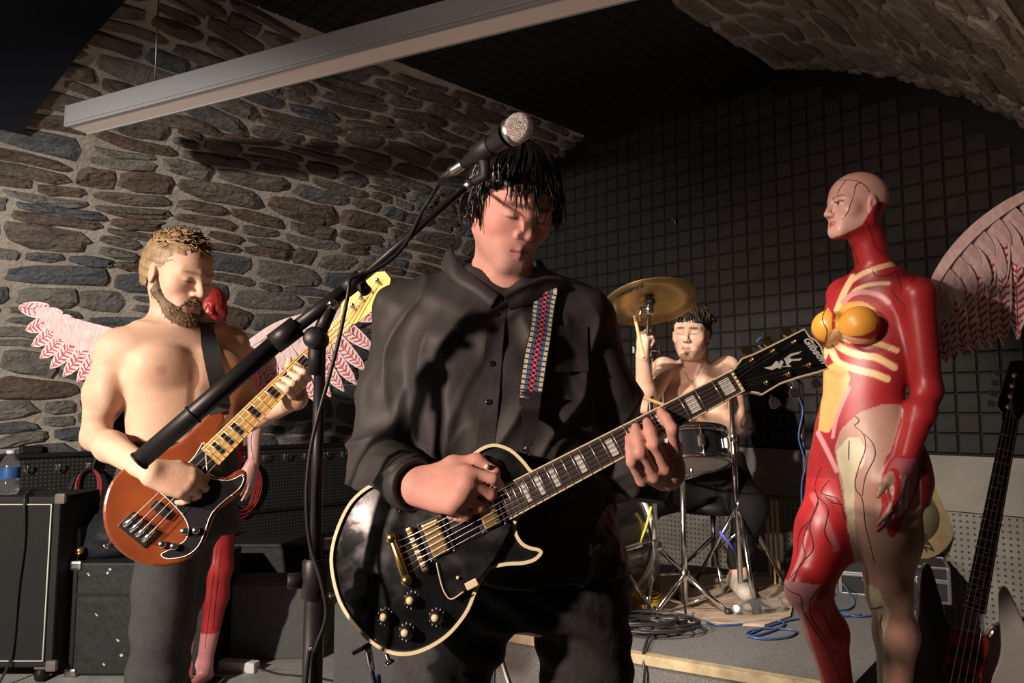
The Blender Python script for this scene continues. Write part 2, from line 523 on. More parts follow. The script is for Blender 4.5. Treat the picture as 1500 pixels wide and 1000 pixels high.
# navy felt panel fixed to the left flank of the vault
def find_ws(px, py, side=-1, off=.0):
    d = pdir(px, py); c = Vector((0, 0, CAM_H)); best = None
    lo = .5
    for k in range(1, 1600):
        t = k * .005 + lo
        p = c + d * t; q = p - CEN; r = q.dot(BX); w = -q.dot(AX)
        z = p.z - SPR
        inside = (r * r + z * z < (VR - off) ** 2) if z > 0 else abs(r) < VR - off
        if not inside and side * r > 0:
            s = SPR + VR * math.atan2(z, abs(r)) if z > 0 else p.z
            return w, s, p
    return None
print('WS left', find_ws(30, 185), find_ws(170, 0), find_ws(0, 600), find_ws(470, 0), find_ws(0, 180))
pw, ps, _ = find_ws(30, 186)
qw, qs, _ = find_ws(170, 0)
nv = []; ns_ = 14
V = []; F = []
for k in range(ns_ + 1):
    s = ps + (SMAX - .02 - ps) * k / ns_
    w0 = pw + (qw - pw) * (s - ps) / max(qs - ps, .01)
    for w in (w0, W_L + .2):
        for o in (.055, .0):
            V.append(vault(-1, w, s, o))
for k in range(ns_):
    a = k * 4; b = a + 4
    F += [[a, a + 2, b + 2, b], [a + 1, b + 1, b + 3, a + 3], [a, b, b + 1, a + 1], [a + 2, a + 3, b + 3, b + 2]]
F += [[0, 1, 3, 2], [ns_ * 4, ns_ * 4 + 2, ns_ * 4 + 3, ns_ * 4 + 1]]
pn = mesh_obj('acoustic_panel', V, F, m_navy)
tag(pn, 'dark navy felt panel fixed to the stone vault beyond the light batten end', 'acoustic panel')

# raised drum platform
RH = .42
m_carpet = mat('grey_stage_carpet', (.20, .193, .187), .95, nscale=220, col2=(.085, .082, .08), bump=.6, bscale=300)
m_trim = mat('worn_cream_edge_trim', (.45, .36, .21), .6, nscale=16, col2=(.22, .17, .1))
rA = PH(640, 909, RH); rB = PH(1243, 1009, RH); rD = PH(1361, 887, RH); rD = rB + (rD - rB) * 1.28; rC = rA + (rD - rB)
rA.z = rB.z = rC.z = rD.z = RH
ri = thing('drum_platform', ((rA + rB + rC + rD) / 4) * Vector((1, 1, 0)) if False else Vector(((rA.x + rD.x) / 2, (rA.y + rD.y) / 2, 0)), 'low grey carpeted platform carrying the drum kit', 'platform')
MB().prism([rA, rB, rD, rC], (0, 0, 1), RH).build('platform_block', m_carpet, ri)
ft = (rB - rA).normalized(); fn = Vector((ft.y, -ft.x, 0))
tb = MB()
tb.prism([rA + fn * .012 + Vector((0, 0, .004)), rB + fn * .012 + Vector((0, 0, .004)), rB - fn * .022 + Vector((0, 0, .004)), rA - fn * .022 + Vector((0, 0, .004))], (0, 0, 1), .032)
tb.build('edge_trim', m_trim, ri)

# linear light batten, switched off
LZ = 2.52
lw = .115; lh = .085
la = PH(113, 191, LZ); lb = PH(845, 6, LZ)
ld = (lb - la).normalized(); lb = la + ld * 4.2
lp = Vector((-ld.y, ld.x, 0))
m_alu = mat('grey_painted_aluminium', (.36, .37, .38), .38, .3)
m_diff = mat('pinkish_diffuser_plastic', (.90, .80, .74), .45, spec=.4)
LT = thing('ceiling_batten_light', (la + lb) / 2, 'long grey ceiling batten light with pale diffuser hanging under the vault', 'ceiling light')
RL = Matrix((ld, lp, Vector((0, 0, 1)))).transposed()
lc = (la + lb) / 2; ll = (lb - la).length
MB().box(lc + Vector((0, 0, .012 + lh / 2)), (ll, lw, lh), RL, .004).build('housing', m_alu, LT)
MB().box(lc + Vector((0, 0, .006)), (ll - .01, lw - .012, .012), RL, .003).build('diffuser', m_diff, LT)
for sd in (-1, 1): MB().box(lc + lp * sd * (lw / 2 - .006) + Vector((0, 0, .003)), (ll, .009, .012), RL).build('diffuser_rail', m_alu, LT)
for e in (la - ld * .003, lb + ld * .003): MB().box(e + Vector((0, 0, .05)), (.006, lw + .004, .1), RL, .002).build('end_cap', m_alu, LT)
for f in (.12, .88):
    p = la + ld * ll * f + Vector((0, 0, lh + .01)); q = p - CEN; r = q.dot(BX)
    zt = SPR + math.sqrt(max(VR * VR - r * r, .1)); zt = min(zt, cz if abs(r) < STRIP else zt)
    MB().cyl(p, Vector((p.x, p.y, zt + .01)), .003).build('hanging_wire', m_steel, LT)
# ------------------------------------------------------------------ instruments
m_lp = mat('black_lacquer', (.007, .009, .010), .24, spec=.7, coat=.7, nscale=25, namt=.3, bump=.035, bscale=16)
m_cream = mat('aged_cream_binding', (.74, .66, .40), .4)
m_ebony = mat('dark_fretboard', (.045, .032, .03), .45, nscale=60, namt=.4)
m_pearl = mat('pearl_inlay', (.72, .74, .70), .3, nscale=70, namt=.35)
m_fret = mat('fret_wire', (.82, .80, .74), .3, .9)
m_neckwood = mat('dark_neck_finish', (.02, .016, .014), .3)

_n = m_lp.node_tree.nodes; _l = m_lp.node_tree.links
_sm = _n.new('ShaderNodeTexNoise'); _sm.inputs['Scale'].default_value = 22; _sm.inputs['Detail'].default_value = 8; _tc = _n.new('ShaderNodeTexCoord'); _l.new(_tc.outputs['Object'], _sm.inputs['Vector'])
_mr = _n.new('ShaderNodeMapRange'); _mr.inputs['From Min'].default_value = .35; _mr.inputs['From Max'].default_value = .7; _mr.inputs['To Min'].default_value = .12; _mr.inputs['To Max'].default_value = .42
_l.new(_sm.outputs['Fac'], _mr.inputs['Value']); _l.new(_mr.outputs[0], _n['Principled BSDF'].inputs['Roughness'])
def fretpos(scale, k): return scale - scale / 2 ** (k / 12)      # from the nut
class Plank:
    """local frame of a guitar: u along the neck from the bridge, v up across it, n out of the face"""
    def __init__(s, O, U, N):
        s.O = Vector(O); s.N = Vector(N).normalized(); U = Vector(U); s.U = (U - s.N * U.dot(s.N)).normalized(); s.V = s.N.cross(s.U)
    def __call__(s, u, v, n=0.): return s.O + s.U * u + s.V * v + s.N * n
    def px(s, x, y, n=0.):
        p = PP(x, y, s.O + s.N * n, s.N) - s.O
        return p.dot(s.U), p.dot(s.V)
    def R(s): return Matrix((s.U, s.V, s.N)).transposed()
def offset_poly(pts, d):
    out = []; k = len(pts)
    area = sum(pts[i][0] * pts[(i + 1) % k][1] - pts[(i + 1) % k][0] * pts[i][1] for i in range(k))
    sg = 1 if area > 0 else -1
    for i in range(k):
        a, b = pts[i - 1], pts[(i + 1) % k]
        t = Vector((b[0] - a[0], b[1] - a[1])); t.normalize()
        out.append((pts[i][0] - t.y * d * sg, pts[i][1] + t.x * d * sg))
    return out
def plate(G, pts, n0, t, bevel=0.):
    """flat plate from a 2-D outline in the guitar frame; face at n0, depth t, with an optional rounded edge"""
    b = MB(); k = len(pts)
    rings = [(pts, n0 - t), (pts, n0 - bevel)]
    if bevel: rings += [(offset_poly(pts, bevel * .3), n0 - bevel * .3), (offset_poly(pts, bevel), n0)]
    V = []; F = []
    for ps, n in rings: V += [G(u, v, n) for u, v in ps]
    for r in range(len(rings) - 1):
        F += [[r * k + i, r * k + (i + 1) % k, (r + 1) * k + (i + 1) % k, (r + 1) * k + i] for i in range(k)]
    F.append(list(range(k))[::-1]); F.append([(len(rings) - 1) * k + i for i in range(k)])
    return b.add(V, F)
def tri_fill(o):
    bm = bmesh.new(); bm.from_mesh(o.data); bmesh.ops.triangulate(bm, faces=[f for f in bm.faces if len(f.verts) > 4]); bm.to_mesh(o.data); bm.free(); return o

# ---- the singer's single-cutaway electric guitar
SO = P(612, 805, 1.315)
SN = P(1070, 567, 1.325)
G = Plank(SO, SN - SO, Vector((-.13, -1., .15)))
SCALE = (SN - SO).length
def c6(x, y): return (460 + x * .36, 640 + y * .36)
lp_px = [c6(*p) for p in [(905, 165), (880, 130), (850, 92), (800, 48), (740, 28), (690, 38), (640, 72), (600, 118), (550, 158), (480, 176), (400, 172), (320, 174), (255, 184),
         (205, 208), (150, 258), (108, 330), (76, 420), (65, 500), (75, 585), (100, 670), (140, 740), (190, 800), (250, 852), (320, 884), (395, 886), (470, 860),
         (540, 815), (592, 760), (632, 700), (662, 625), (690, 568), (725, 535), (785, 522), (850, 518), (900, 503), (929, 472), (917, 454), (885, 447), (850, 430), (826, 392), (820, 352), (838, 318), (862, 300)]]
lp_uv = [G.px(*p) for p in lp_px]
lp_uv = spline(lp_uv[:], 3, True)
gt = thing('electric_guitar', SO, 'black single-cutaway electric guitar with cream binding and gold hardware', 'guitar')
tri_fill(plate(G, lp_uv, -.006, .040).build('body', m_lp, gt))
# carved top: the outline shrinks while it rises
from mathutils.geometry import delaunay_2d_cdt
def domed(pts, n_edge, rise, run, step, mname, m, parent, G):
    """arched plate over a 2-D outline: height grows with the distance from the edge"""
    P2 = np.array(pts); k = len(P2)
    gx, gy = np.meshgrid(np.arange(P2[:, 0].min(), P2[:, 0].max(), step), np.arange(P2[:, 1].min(), P2[:, 1].max(), step))
    q = np.stack([gx.ravel(), gy.ravel()], 1)
    ins = inpoly(q[:, 0], q[:, 1], pts); d = dpoly(q[:, 0], q[:, 1], list(pts) + [pts[0]])
    q = q[ins & (d > step * .45)]
    vv = [Vector(p) for p in P2] + [Vector(p) for p in q]
    r = delaunay_2d_cdt(vv, [(i, (i + 1) % k) for i in range(k)], [], 1, 1e-6)
    W = np.array([(v.x, v.y) for v in r[0]]); d = dpoly(W[:, 0], W[:, 1], list(pts) + [pts[0]])
    t = np.clip(d / run, 0, 1); hh = n_edge + rise * np.sin(t * math.pi / 2) ** 1.3
    VV = [G(u, v, z) for (u, v), z in zip(W, hh)]
    o = mesh_obj(mname, VV, [list(f) for f in r[2]], m, parent, smooth=True)
    bm = bmesh.new(); bm.from_mesh(o.data); bmesh.ops.recalc_face_normals(bm, faces=bm.faces[:])
    bm.faces.ensure_lookup_table()
    if sum(f.normal.dot(G.N) * f.calc_area() for f in bm.faces) < 0: bmesh.ops.reverse_faces(bm, faces=bm.faces[:])
    bm.to_mesh(o.data); bm.free(); return o
k = len(lp_uv)
top = domed(lp_uv, -.006, .0145, .125, .006, 'carved_top', m_lp, gt, G)
bi = MB()
o1 = offset_poly(lp_uv, -.0006); o2 = offset_poly(lp_uv, .0052)
VV = [G(u, v, -.012) for u, v in o1] + [G(u, v, .0006) for u, v in o1] + [G(u, v, .0006) for u, v in o2] + [G(u, v, -.012) for u, v in o2]
FF = []
for r in range(4): FF += [[r * k + i, r * k + (i + 1) % k, ((r + 1) % 4) * k + (i + 1) % k, ((r + 1) % 4) * k + i] for i in range(k)]
bi.add(VV, FF).build('body_binding', m_cream, top)
# neck and fretboard
def fb_half(u): return .0215 + (.0285 - .0215) * (SCALE - u) / (SCALE * .72)
u_end = SCALE - fretpos(SCALE, 22) - .006
nk = MB(); VV = []; FF = []
st = np.linspace(u_end + .02, SCALE + .004, 10)
for u in st:
    hw = fb_half(u)
    for a in np.linspace(0, math.pi, 9): VV.append(G(u, -hw * math.cos(a), .004 - .02 * math.sin(a)))
for i in range(9):
    for j in range(8): FF.append([i * 9 + j, i * 9 + j + 1, (i + 1) * 9 + j + 1, (i + 1) * 9 + j])
    FF.append([i * 9, (i + 1) * 9, (i + 1) * 9 + 8, i * 9 + 8])
nk.add(VV, FF, True).build('neck', m_neckwood, gt)
FBN = .0125
q = [(u_end, -fb_half(u_end)), (SCALE, -fb_half(SCALE)), (SCALE, fb_half(SCALE)), (u_end, fb_half(u_end))]
fbo = plate(G, q, FBN, .009).build('fretboard', m_ebony, gt)
bb = MB()
for sd in (-1, 1):
    for n in (0,):
        qq = [(u_end, sd * fb_half(u_end)), (SCALE, sd * fb_half(SCALE)), (SCALE, sd * (fb_half(SCALE) - .0022)), (u_end, sd * (fb_half(u_end) - .0022))]
        bb.prism([G(u, v, FBN + .0004) for u, v in qq], G.N, .0085)
bb.build('fretboard_binding', m_cream, fbo)
for f in range(1, 23):
    u = SCALE - fretpos(SCALE, f)
    MB().cyl(G(u, -fb_half(u) + .001, FBN + .0006), G(u, fb_half(u) - .001, FBN + .0006), .0011, n=6).build('fret', m_fret, fbo)
for f in (1, 3, 5, 7, 9, 12, 15, 17, 19):
    a = SCALE - fretpos(SCALE, f - 1); c = SCALE - fretpos(SCALE, f); m_ = (a + c) / 2; w = (a - c) * .56 / 2; hv = fb_half(m_) * .62
    MB().prism([G(m_ - w, -hv, FBN + .0004), G(m_ + w, -hv, FBN + .0004), G(m_ + w, hv, FBN + .0004), G(m_ - w, hv, FBN + .0004)], G.N, .002).build('block_inlay', m_pearl, fbo)
MB().box(G(SCALE + .0025, 0, .012), (.005, .043, .008), G.R(), .001).build('nut', m_cream, gt)
# headstock, tilted back
TB = math.tan(math.radians(13))
class Head:
    def __init__(s, G, u0, n0): s.G = G; s.u0 = u0; s.n0 = n0
    def __call__(s, u, v, n=0.): return s.G(u, v, s.n0 + n - TB * (u - s.u0))
HD = Head(G, SCALE, .008)
def ch(x, y): return (1040 + x * .14, 460 + y * .14)
hd_px = [ch(*p) for p in [(235, 590), (290, 515), (330, 462), (470, 408), (640, 325), (820, 235), (985, 152), (1045, 235), (1110, 272), (1165, 340), (1190, 420), (1195, 490), (1242, 570), (1120, 612), (920, 665), (740, 728), (620, 800), (545, 845), (500, 828), (430, 818), (360, 822), (285, 838)]]
# the pixel outline is read on the tilted face
hn = (G.N + G.U * TB).normalized()
def hpx(x, y):
    p = PP(x, y, HD(SCALE, 0), hn) - G.O
    return p.dot(G.U), p.dot(G.V)
hd = [hpx(*p) for p in hd_px]
hs = tri_fill(plate(HD, hd, 0., .014).build('headstock', m_lp, gt))
kk = len(hd); e1 = offset_poly(hd, -.0004); e2 = offset_poly(hd, .0024)
VV = [HD(u, v, -.004) for u, v in e1] + [HD(u, v, .0008) for u, v in e1] + [HD(u, v, .0008) for u, v in e2] + [HD(u, v, -.004) for u, v in e2]
FF = []
for r in range(4): FF += [[r * kk + i, r * kk + (i + 1) % kk, ((r + 1) % 4) * kk + (i + 1) % kk, ((r + 1) % 4) * kk + i] for i in range(kk)]
MB().add(VV, FF).build('headstock_binding', m_cream, hs)
for poly in [[(560, 560), (640, 545), (690, 490), (720, 500), (700, 560), (650, 585)], [(690, 560), (745, 480), (770, 500), (740, 570)], [(770, 470), (840, 415), (965, 385), (930, 415), (850, 440), (790, 490)],
             [(800, 450), (870, 470), (965, 462), (940, 485), (860, 492), (820, 520), (850, 545), (810, 548), (790, 500)], [(760, 545), (850, 543), (850, 549), (760, 552)]]:
    MB().prism([HD(*hpx(*ch(*p)), .0006) for p in poly], hn, .001).build('pearl_ornament', m_pearl, hs)
lo_u, lo_v = hpx(*ch(1098, 375)); hu = (hpx(*ch(1160, 450))); hl = hpx(*ch(1030, 290))
tx = (HD(*hu) - HD(*hl)).normalized(); ty = hn.cross(tx)
text_mesh('headstock_lettering', 'Gibson', .019, basis(HD(lo_u, lo_v, .0006), tx, ty, hn), m_pearl, hs, shear=.35, ext=.0005, bold=.0006)
posts = [(445, 480), (665, 385), (885, 290), (590, 715), (820, 625), (1040, 530)]
pegs = [(405, 375), (615, 275), (815, 170), (690, 915), (900, 815), (1125, 715)]
for i, (a, b_) in enumerate(zip(posts, pegs)):
    u, v = hpx(*ch(*a)); pu, pv = hpx(*ch(*b_))
    tn = MB().lathe([(0, .0075), (.003, .0075), (.0035, .004), (.0028, .002), (.0055, .0005), (.0055, 0)], HD(u, v, 0), hn, 14).build('tuner_post', m_gold, hs)
    MB().tube([HD(u + (pu - u) * .55, v + (pv - v) * .55, -.012), HD(u + (pu - u) * .85, v + (pv - v) * .85, -.012)], .0022, 8).build('tuner_shaft', m_gold, tn)
    a_ = HD(pu, pv, -.012); ax = (HD(pu, pv) - HD(u, v)).normalized()
    b = MB(); sx = ax; sy = hn.cross(sx)
    b.add([a_ + sx * x + sy * y + hn * z for z in (-.0028, .0028) for x, y in ((-.009, -.0045), (-.003, -.0085), (.008, -.009), (.0095, 0), (.008, .009), (-.003, .0085), (-.009, .0045))],
          [[0, 1, 2, 3, 4, 5, 6], [13, 12, 11, 10, 9, 8, 7]] + [[j, (j + 1) % 7, (j + 1) % 7 + 7, j + 7] for j in range(7)])
    b.build('tuner_key', m_gold if i < 3 else m_steel, tn)
# hardware on the top
def G6(x, y, n=0.): return G(*G.px(*c6(x, y), n), n + .0035)
tp1, tp2 = G6(318, 410, .014), G6(380, 582, .014)
tpb = MB().tube([tp1 + (tp1 - tp2) * .03, tp1, tp2, tp2 + (tp2 - tp1) * .03], [.005, .0075, .0075, .005], 10).build('stop_tailpiece', m_gold, gt)
for e in (tp1, tp2): MB().lathe([(0, .004), (.0085, .003), (.0095, 0), (.0095, -.006), (.004, -.008), (.004, -.018)], e + G.N * .005, G.N, 14).build('stud', m_gold, tpb)
br1, br2 = G6(392, 380, .013), G6(455, 535, .013)
brd = (br2 - br1).normalized(); brx = G.N.cross(brd)
RB = Matrix((brd, brx, G.N)).transposed()
bo = MB().box((br1 + br2) / 2, ((br2 - br1).length + .012, .013, .009), RB, .004).build('bridge', m_gold, gt)
for i in range(6):
    p = br1 + (br2 - br1) * (i + .7) / 6.4
    MB().box(p + G.N * .004, (.0075, .0085, .006), RB, .001).build('saddle', m_steel if i % 2 else m_gold, bo)
for e in (br1, br2): MB().lathe([(0, .003), (.0055, .003), (.006, 0), (.006, -.012)], e, G.N, 12).build('thumb_wheel', m_gold, bo)
def pickup(q, name, cover=True):
    c = sum((G6(x, y, .010) for x, y in q), Vector()) / 4
    ex = (G6(*q[1], .01) - G6(*q[0], .01)); ey = (G6(*q[3], .01) - G6(*q[0], .01))
    x = ex.normalized(); y = (ey - x * ey.dot(x)).normalized()
    R = Matrix((x, y, x.cross(y))).transposed()
    if (R @ Vector((0, 0, 1))).dot(G.N) < 0: R = Matrix((x, -y, x.cross(-y))).transposed()
    r = MB().box(c - G.N * .006, (ex.length + .018, ey.length + .012, .010), R, .003).build(name, m_black, gt)
    MB().box(c, (ex.length, ey.length, .012), R, .003).build('pickup_cover', m_gold, r)
    for i in range(6):
        p = c + y * ((i - 2.5) * ey.length / 6.6) + x * ex.length * .3 + G.N * .006
        MB().cyl(p, p + G.N * .0012, .0022, n=10).build('pole_screw', m_gold if cover else m_black, r)
    for sx in (-1, 1):
        for sy in (-1, 1):
            p = c + x * sx * (ex.length / 2 + .005) + y * sy * (ey.length / 2 + .002)
            MB().ball(p - G.N * .001, .0028, 5).build('ring_screw', m_chrome, r)
pickup([(437, 362), (505, 332), (560, 460), (495, 492)], 'bridge_pickup')
pickup([(655, 260), (722, 232), (768, 350), (700, 380)], 'neck_pickup', False)
tw = G6(718, 135, .001)
sw = MB().lathe([(.022, .0), (.022, .0018), (.006, .0022), (.006, .007), (.003, .0075)], tw, G.N, 28).build('switch_plate', m_black, gt)
MB().lathe([(.0105, .002), (.0125, .003), (.0125, .0042), (.0095, .0045)], tw, G.N, 20).build('gold_ring', m_gold, sw)
MB().tube([tw, tw + G.N * .018 + G.V * .004], [.0022, .0018], 8).build('switch_lever', m_cream, sw)
MB().ball(tw + G.N * .022 + G.V * .005, .005, 6).build('switch_tip', m_cream, sw)
for x, y in ((402, 660), (295, 727), (382, 790), (503, 730)):
    p = G6(x, y, .0)
    kb = MB().lathe([(.0125, 0), (.0125, .006), (.0098, .016), (.0092, .0175), (0, .0178)], p, G.N, 20).build('control_knob', m_black, gt)
    MB().lathe([(.0062, .0178), (.0062, .0186), (0, .0188)], p, G.N, 16).build('knob_cap', m_cream, kb)
    for j in range(9):
        a = j * .6; r0 = Vector(G.U * math.cos(a) + G.V * math.sin(a))
        MB().box(p + r0 * .0123 + G.N * .004, (.0012, .0012, .006)).build('knob_mark', m_white, kb)
pg = [G.px(*c6(*p), .012) for p in [(500, 505), (560, 462), (700, 396), (790, 345), (800, 360), (770, 430), (715, 520), (655, 600), (560, 660), (540, 650), (520, 580)]]
pgo = plate(G, pg, .0125, .0025, .001).build('pickguard', m_lp, gt)
wl = MB(); wl.tube([Vector(p) for p in spline([G6(500, 510, .0135), G6(512, 565, .0135), (G6(530, 625, .0135)), G6(560, 658, .0135), G6(610, 628, .0135)], 6)], .0013, 6); wl.build('pickguard_edge', m_cream, pgo)
MB().box(G6(645, 597, .006), (.022, .013, .014), G.R(), .002).build('pickguard_bracket', m_cream, pgo)
MB().cyl(G6(587, 571, .0125), G6(587, 571, .0145), .0032).build('pickguard_screw', m_cream, pgo)
# strings
for i in range(6):
    f = (i - 2.5) / 5
    a = tp1 + (tp2 - tp1) * (.5 - f * .80 * -1) if False else tp1 + (tp2 - tp1) * (.12 + .76 * (i / 5))
    bpt = br1 + (br2 - br1) * (.14 + .72 * (i / 5)) + G.N * .0078
    c = G(SCALE + .002, .0175 - .035 * i / 5, .0178)
    order = [0, 1, 2, 5, 4, 3]
    po = posts[[0, 1, 2, 5, 4, 3][i]]
    e = HD(*hpx(*ch(*po)), .004)
    MB().tube([a, bpt, c, e], [.00075 - .00008 * i] * 4, 5).build('string', m_string, gt)
# strap buttons
for p, ax in ((G(*G.px(774, 662), -.02), G.V),):
    MB().lathe([(.004, -.004), (.004, .006), (.008, .009), (.008, .012), (0, .013)], p, ax, 14).build('strap_button', m_chrome, gt)
p = G(*G.px(562, 966), -.022)
MB().lathe([(.004, -.012), (.004, .004), (.009, .008), (.009, .012), (0, .013)], p, -G.V, 14).build('strap_button', m_chrome, gt)
jp = G(*G.px(533, 948), -.02)
MB().box(jp, (.05, .008, .03), G.R(), .002).build('jack_plate', m_black, gt)
jk = jp + Vector((.003, 0, -.012))
MB().tube([jp, jk, jk + Vector((.004, .004, -.03))], .006, 10).build('cable_plug', m_chrome, gt)
MB().lathe([(.004, -.01), (.004, .006), (.010, .010), (0, .013)], G(*G.px(487, 872), -.02), -G.U, 12).build('strap_lock', m_black, gt)

# ---- the bassist's four-string
m_sun = mat('amber_brown_lacquer', (.20, .048, .013), .2, spec=.6, coat=.5, nscale=5, col2=(.10, .020, .007))
m_maple = mat('amber_maple', (.60, .36, .11), .35, coat=.3, nscale=30, namt=.2)
m_pgb = mat('black_pickguard', (.014, .014, .015), .25)
BO = P(205, 773, 1.85); BNUT = P(468, 523, 2.37)
BG = Plank(BO, BNUT - BO, Vector((.42, -1., .22)))
BS = (BNUT - BO).length
print('bass scale', BS, 'guitar scale', SCALE)
bas = thing('bass_guitar', BO, 'amber brown four-string bass with black pickguard and maple neck played by the bearded man', 'bass guitar')
b_px = [(322, 600), (306, 606), (288, 624), (262, 648), (228, 664), (190, 680), (163, 704), (151, 738), (153, 772), (168, 800), (194, 820), (226, 829), (260, 825), (285, 812), (300, 794), (308, 772), (318, 750), (336, 735), (353, 722), (361, 706), (361, 691), (350, 687), (334, 697), (318, 698), (304, 690), (296, 676), (305, 652), (320, 630), (330, 612)]
b_uv = spline([BG.px(*p) for p in b_px], 3, True)
tri_fill(plate(BG, b_uv, 0., .042, .007).build('body', m_sun, bas))
pgp = [c3 for c3 in [(300, 648), (288, 664), (278, 676), (258, 694), (231, 700), (228, 714), (243, 728), (266, 752), (276, 772), (272, 790), (258, 800), (246, 806), (236, 812), (246, 818), (272, 814), (290, 800), (300, 778), (310, 752), (330, 732), (350, 716), (357, 702), (355, 695), (338, 703), (318, 702), (304, 694)]]
pgu = spline([BG.px(*p, .001) for p in pgp], 3, True)
pgb = tri_fill(plate(BG, pgu, .0025, .004).build('pickguard', m_pgb, bas))
MB().tube([BG(u, v, .0026) for u, v in pgu] + [BG(*pgu[0], .0026)], .0011, 5).build('pickguard_edge', m_white, pgb)
def bh(u): return .021 + (.031 - .021) * (BS - u) / (BS * .7)
bu_end = BS - fretpos(BS, 20) - .008
VV = []; FF = []
for u in np.linspace(bu_end, BS + .004, 10):
    hw = bh(u)
    for a in np.linspace(0, math.pi, 9): VV.append(BG(u, -hw * math.cos(a), .004 - .022 * math.sin(a)))
for i in range(9):
    for j in range(8): FF.append([i * 9 + j, i * 9 + j + 1, (i + 1) * 9 + j + 1, (i + 1) * 9 + j])
MB().add(VV, FF, True).build('neck', m_maple, bas)
fbo = plate(BG, [(bu_end, -bh(bu_end)), (BS, -bh(BS)), (BS, bh(BS)), (bu_end, bh(bu_end))], .0115, .009).build('fretboard', m_maple, bas)
for f in range(1, 21):
    u = BS - fretpos(BS, f)
    MB().cyl(BG(u, -bh(u), .0118), BG(u, bh(u), .0118), .0012, n=5).build('fret', m_fret, fbo)
for f in (3, 5, 7, 9, 12, 15, 17, 19):
    a = BS - fretpos(BS, f - 1); c = BS - fretpos(BS, f); m_ = (a + c) / 2; w = (a - c) * .36
    MB().prism([BG(m_ - w, -bh(m_) * .62, .0119), BG(m_ + w, -bh(m_) * .62, .0119), BG(m_ + w, bh(m_) * .62, .0119), BG(m_ - w, bh(m_) * .62, .0119)], BG.N, .001).build('block_inlay', m_pgb, fbo)
hb = [(BS, -.021), (BS + .03, -.03), (BS + .08, -.035), (BS + .16, -.03), (BS + .2, -.008), (BS + .205, .02), (BS + .185, .036), (BS + .12, .042), (BS + .06, .046), (BS + .035, .043), (BS + .02, .028), (BS, .021)]
hso = plate(BG, hb, .004, .015).build('headstock', m_maple, bas)
for i in range(4):
    u = BS + .05 + .038 * i; v = .018
    tnr = MB().lathe([(0, .012), (.005, .012), (.005, .003), (.009, .001), (.009, 0)], BG(u, v, .004), BG.N, 12).build('tuner_post', m_chrome, hso)
    MB().box(BG(u, v + .045, -.012), (.022, .024, .005), BG.R(), .004).build('tuner_key', m_chrome, tnr)
bp = BG(-.005, 0, 0)
bpl = MB().box(bp + BG.N * .003, (.045, .082, .005), BG.R(), .001).build('bridge_plate', m_chrome, bas)
for i in range(4):
    v = (1.5 - i) * .019
    MB().tube([BG(-.018, v, .011), BG(.016, v, .011)], .0062, 10).build('saddle', m_chrome, bpl)
    nu = BG(BS, (1.5 - i) * .0105, .0165)
    MB().tube([BG(-.02, v, .016), BG(.0, v, .018), nu, BG(BS + .05 + .038 * i, .018, .012)], .0013 - .0001 * i, 5).build('string', m_string, bas)
MB().box(BG(.06, -.005, .006), (.02, .05, .012), BG.R(), .003).build('pickup', m_black, pgb)
for x, y in ((238, 797), (255, 800), (270, 778), (287, 777)):
    q = BG(*BG.px(x, y, .003), .003)
    MB().lathe([(.009, 0), (.009, .012), (.0075, .014), (0, .0142)], q, BG.N, 14).build('control_knob', m_chrome, pgb)
for x, y in ((299, 650), (257, 696), (229, 712), (268, 752), (302, 775), (340, 725), (356, 698), (330, 702)):
    MB().ball(BG(*BG.px(x, y, .003), .003), .003, 4).build('pickguard_screw', m_chrome, pgb)
MB().lathe([(.004, -.012), (.004, .006), (.009, .01), (0, .013)], BG(*BG.px(322, 604), -.02), BG.U, 12).build('strap_button', m_chrome, bas)
MB().lathe([(.004, -.012), (.004, .006), (.009, .01), (0, .013)], BG(*BG.px(158, 795), -.02), -BG.U, 12).build('strap_button', m_chrome, bas)

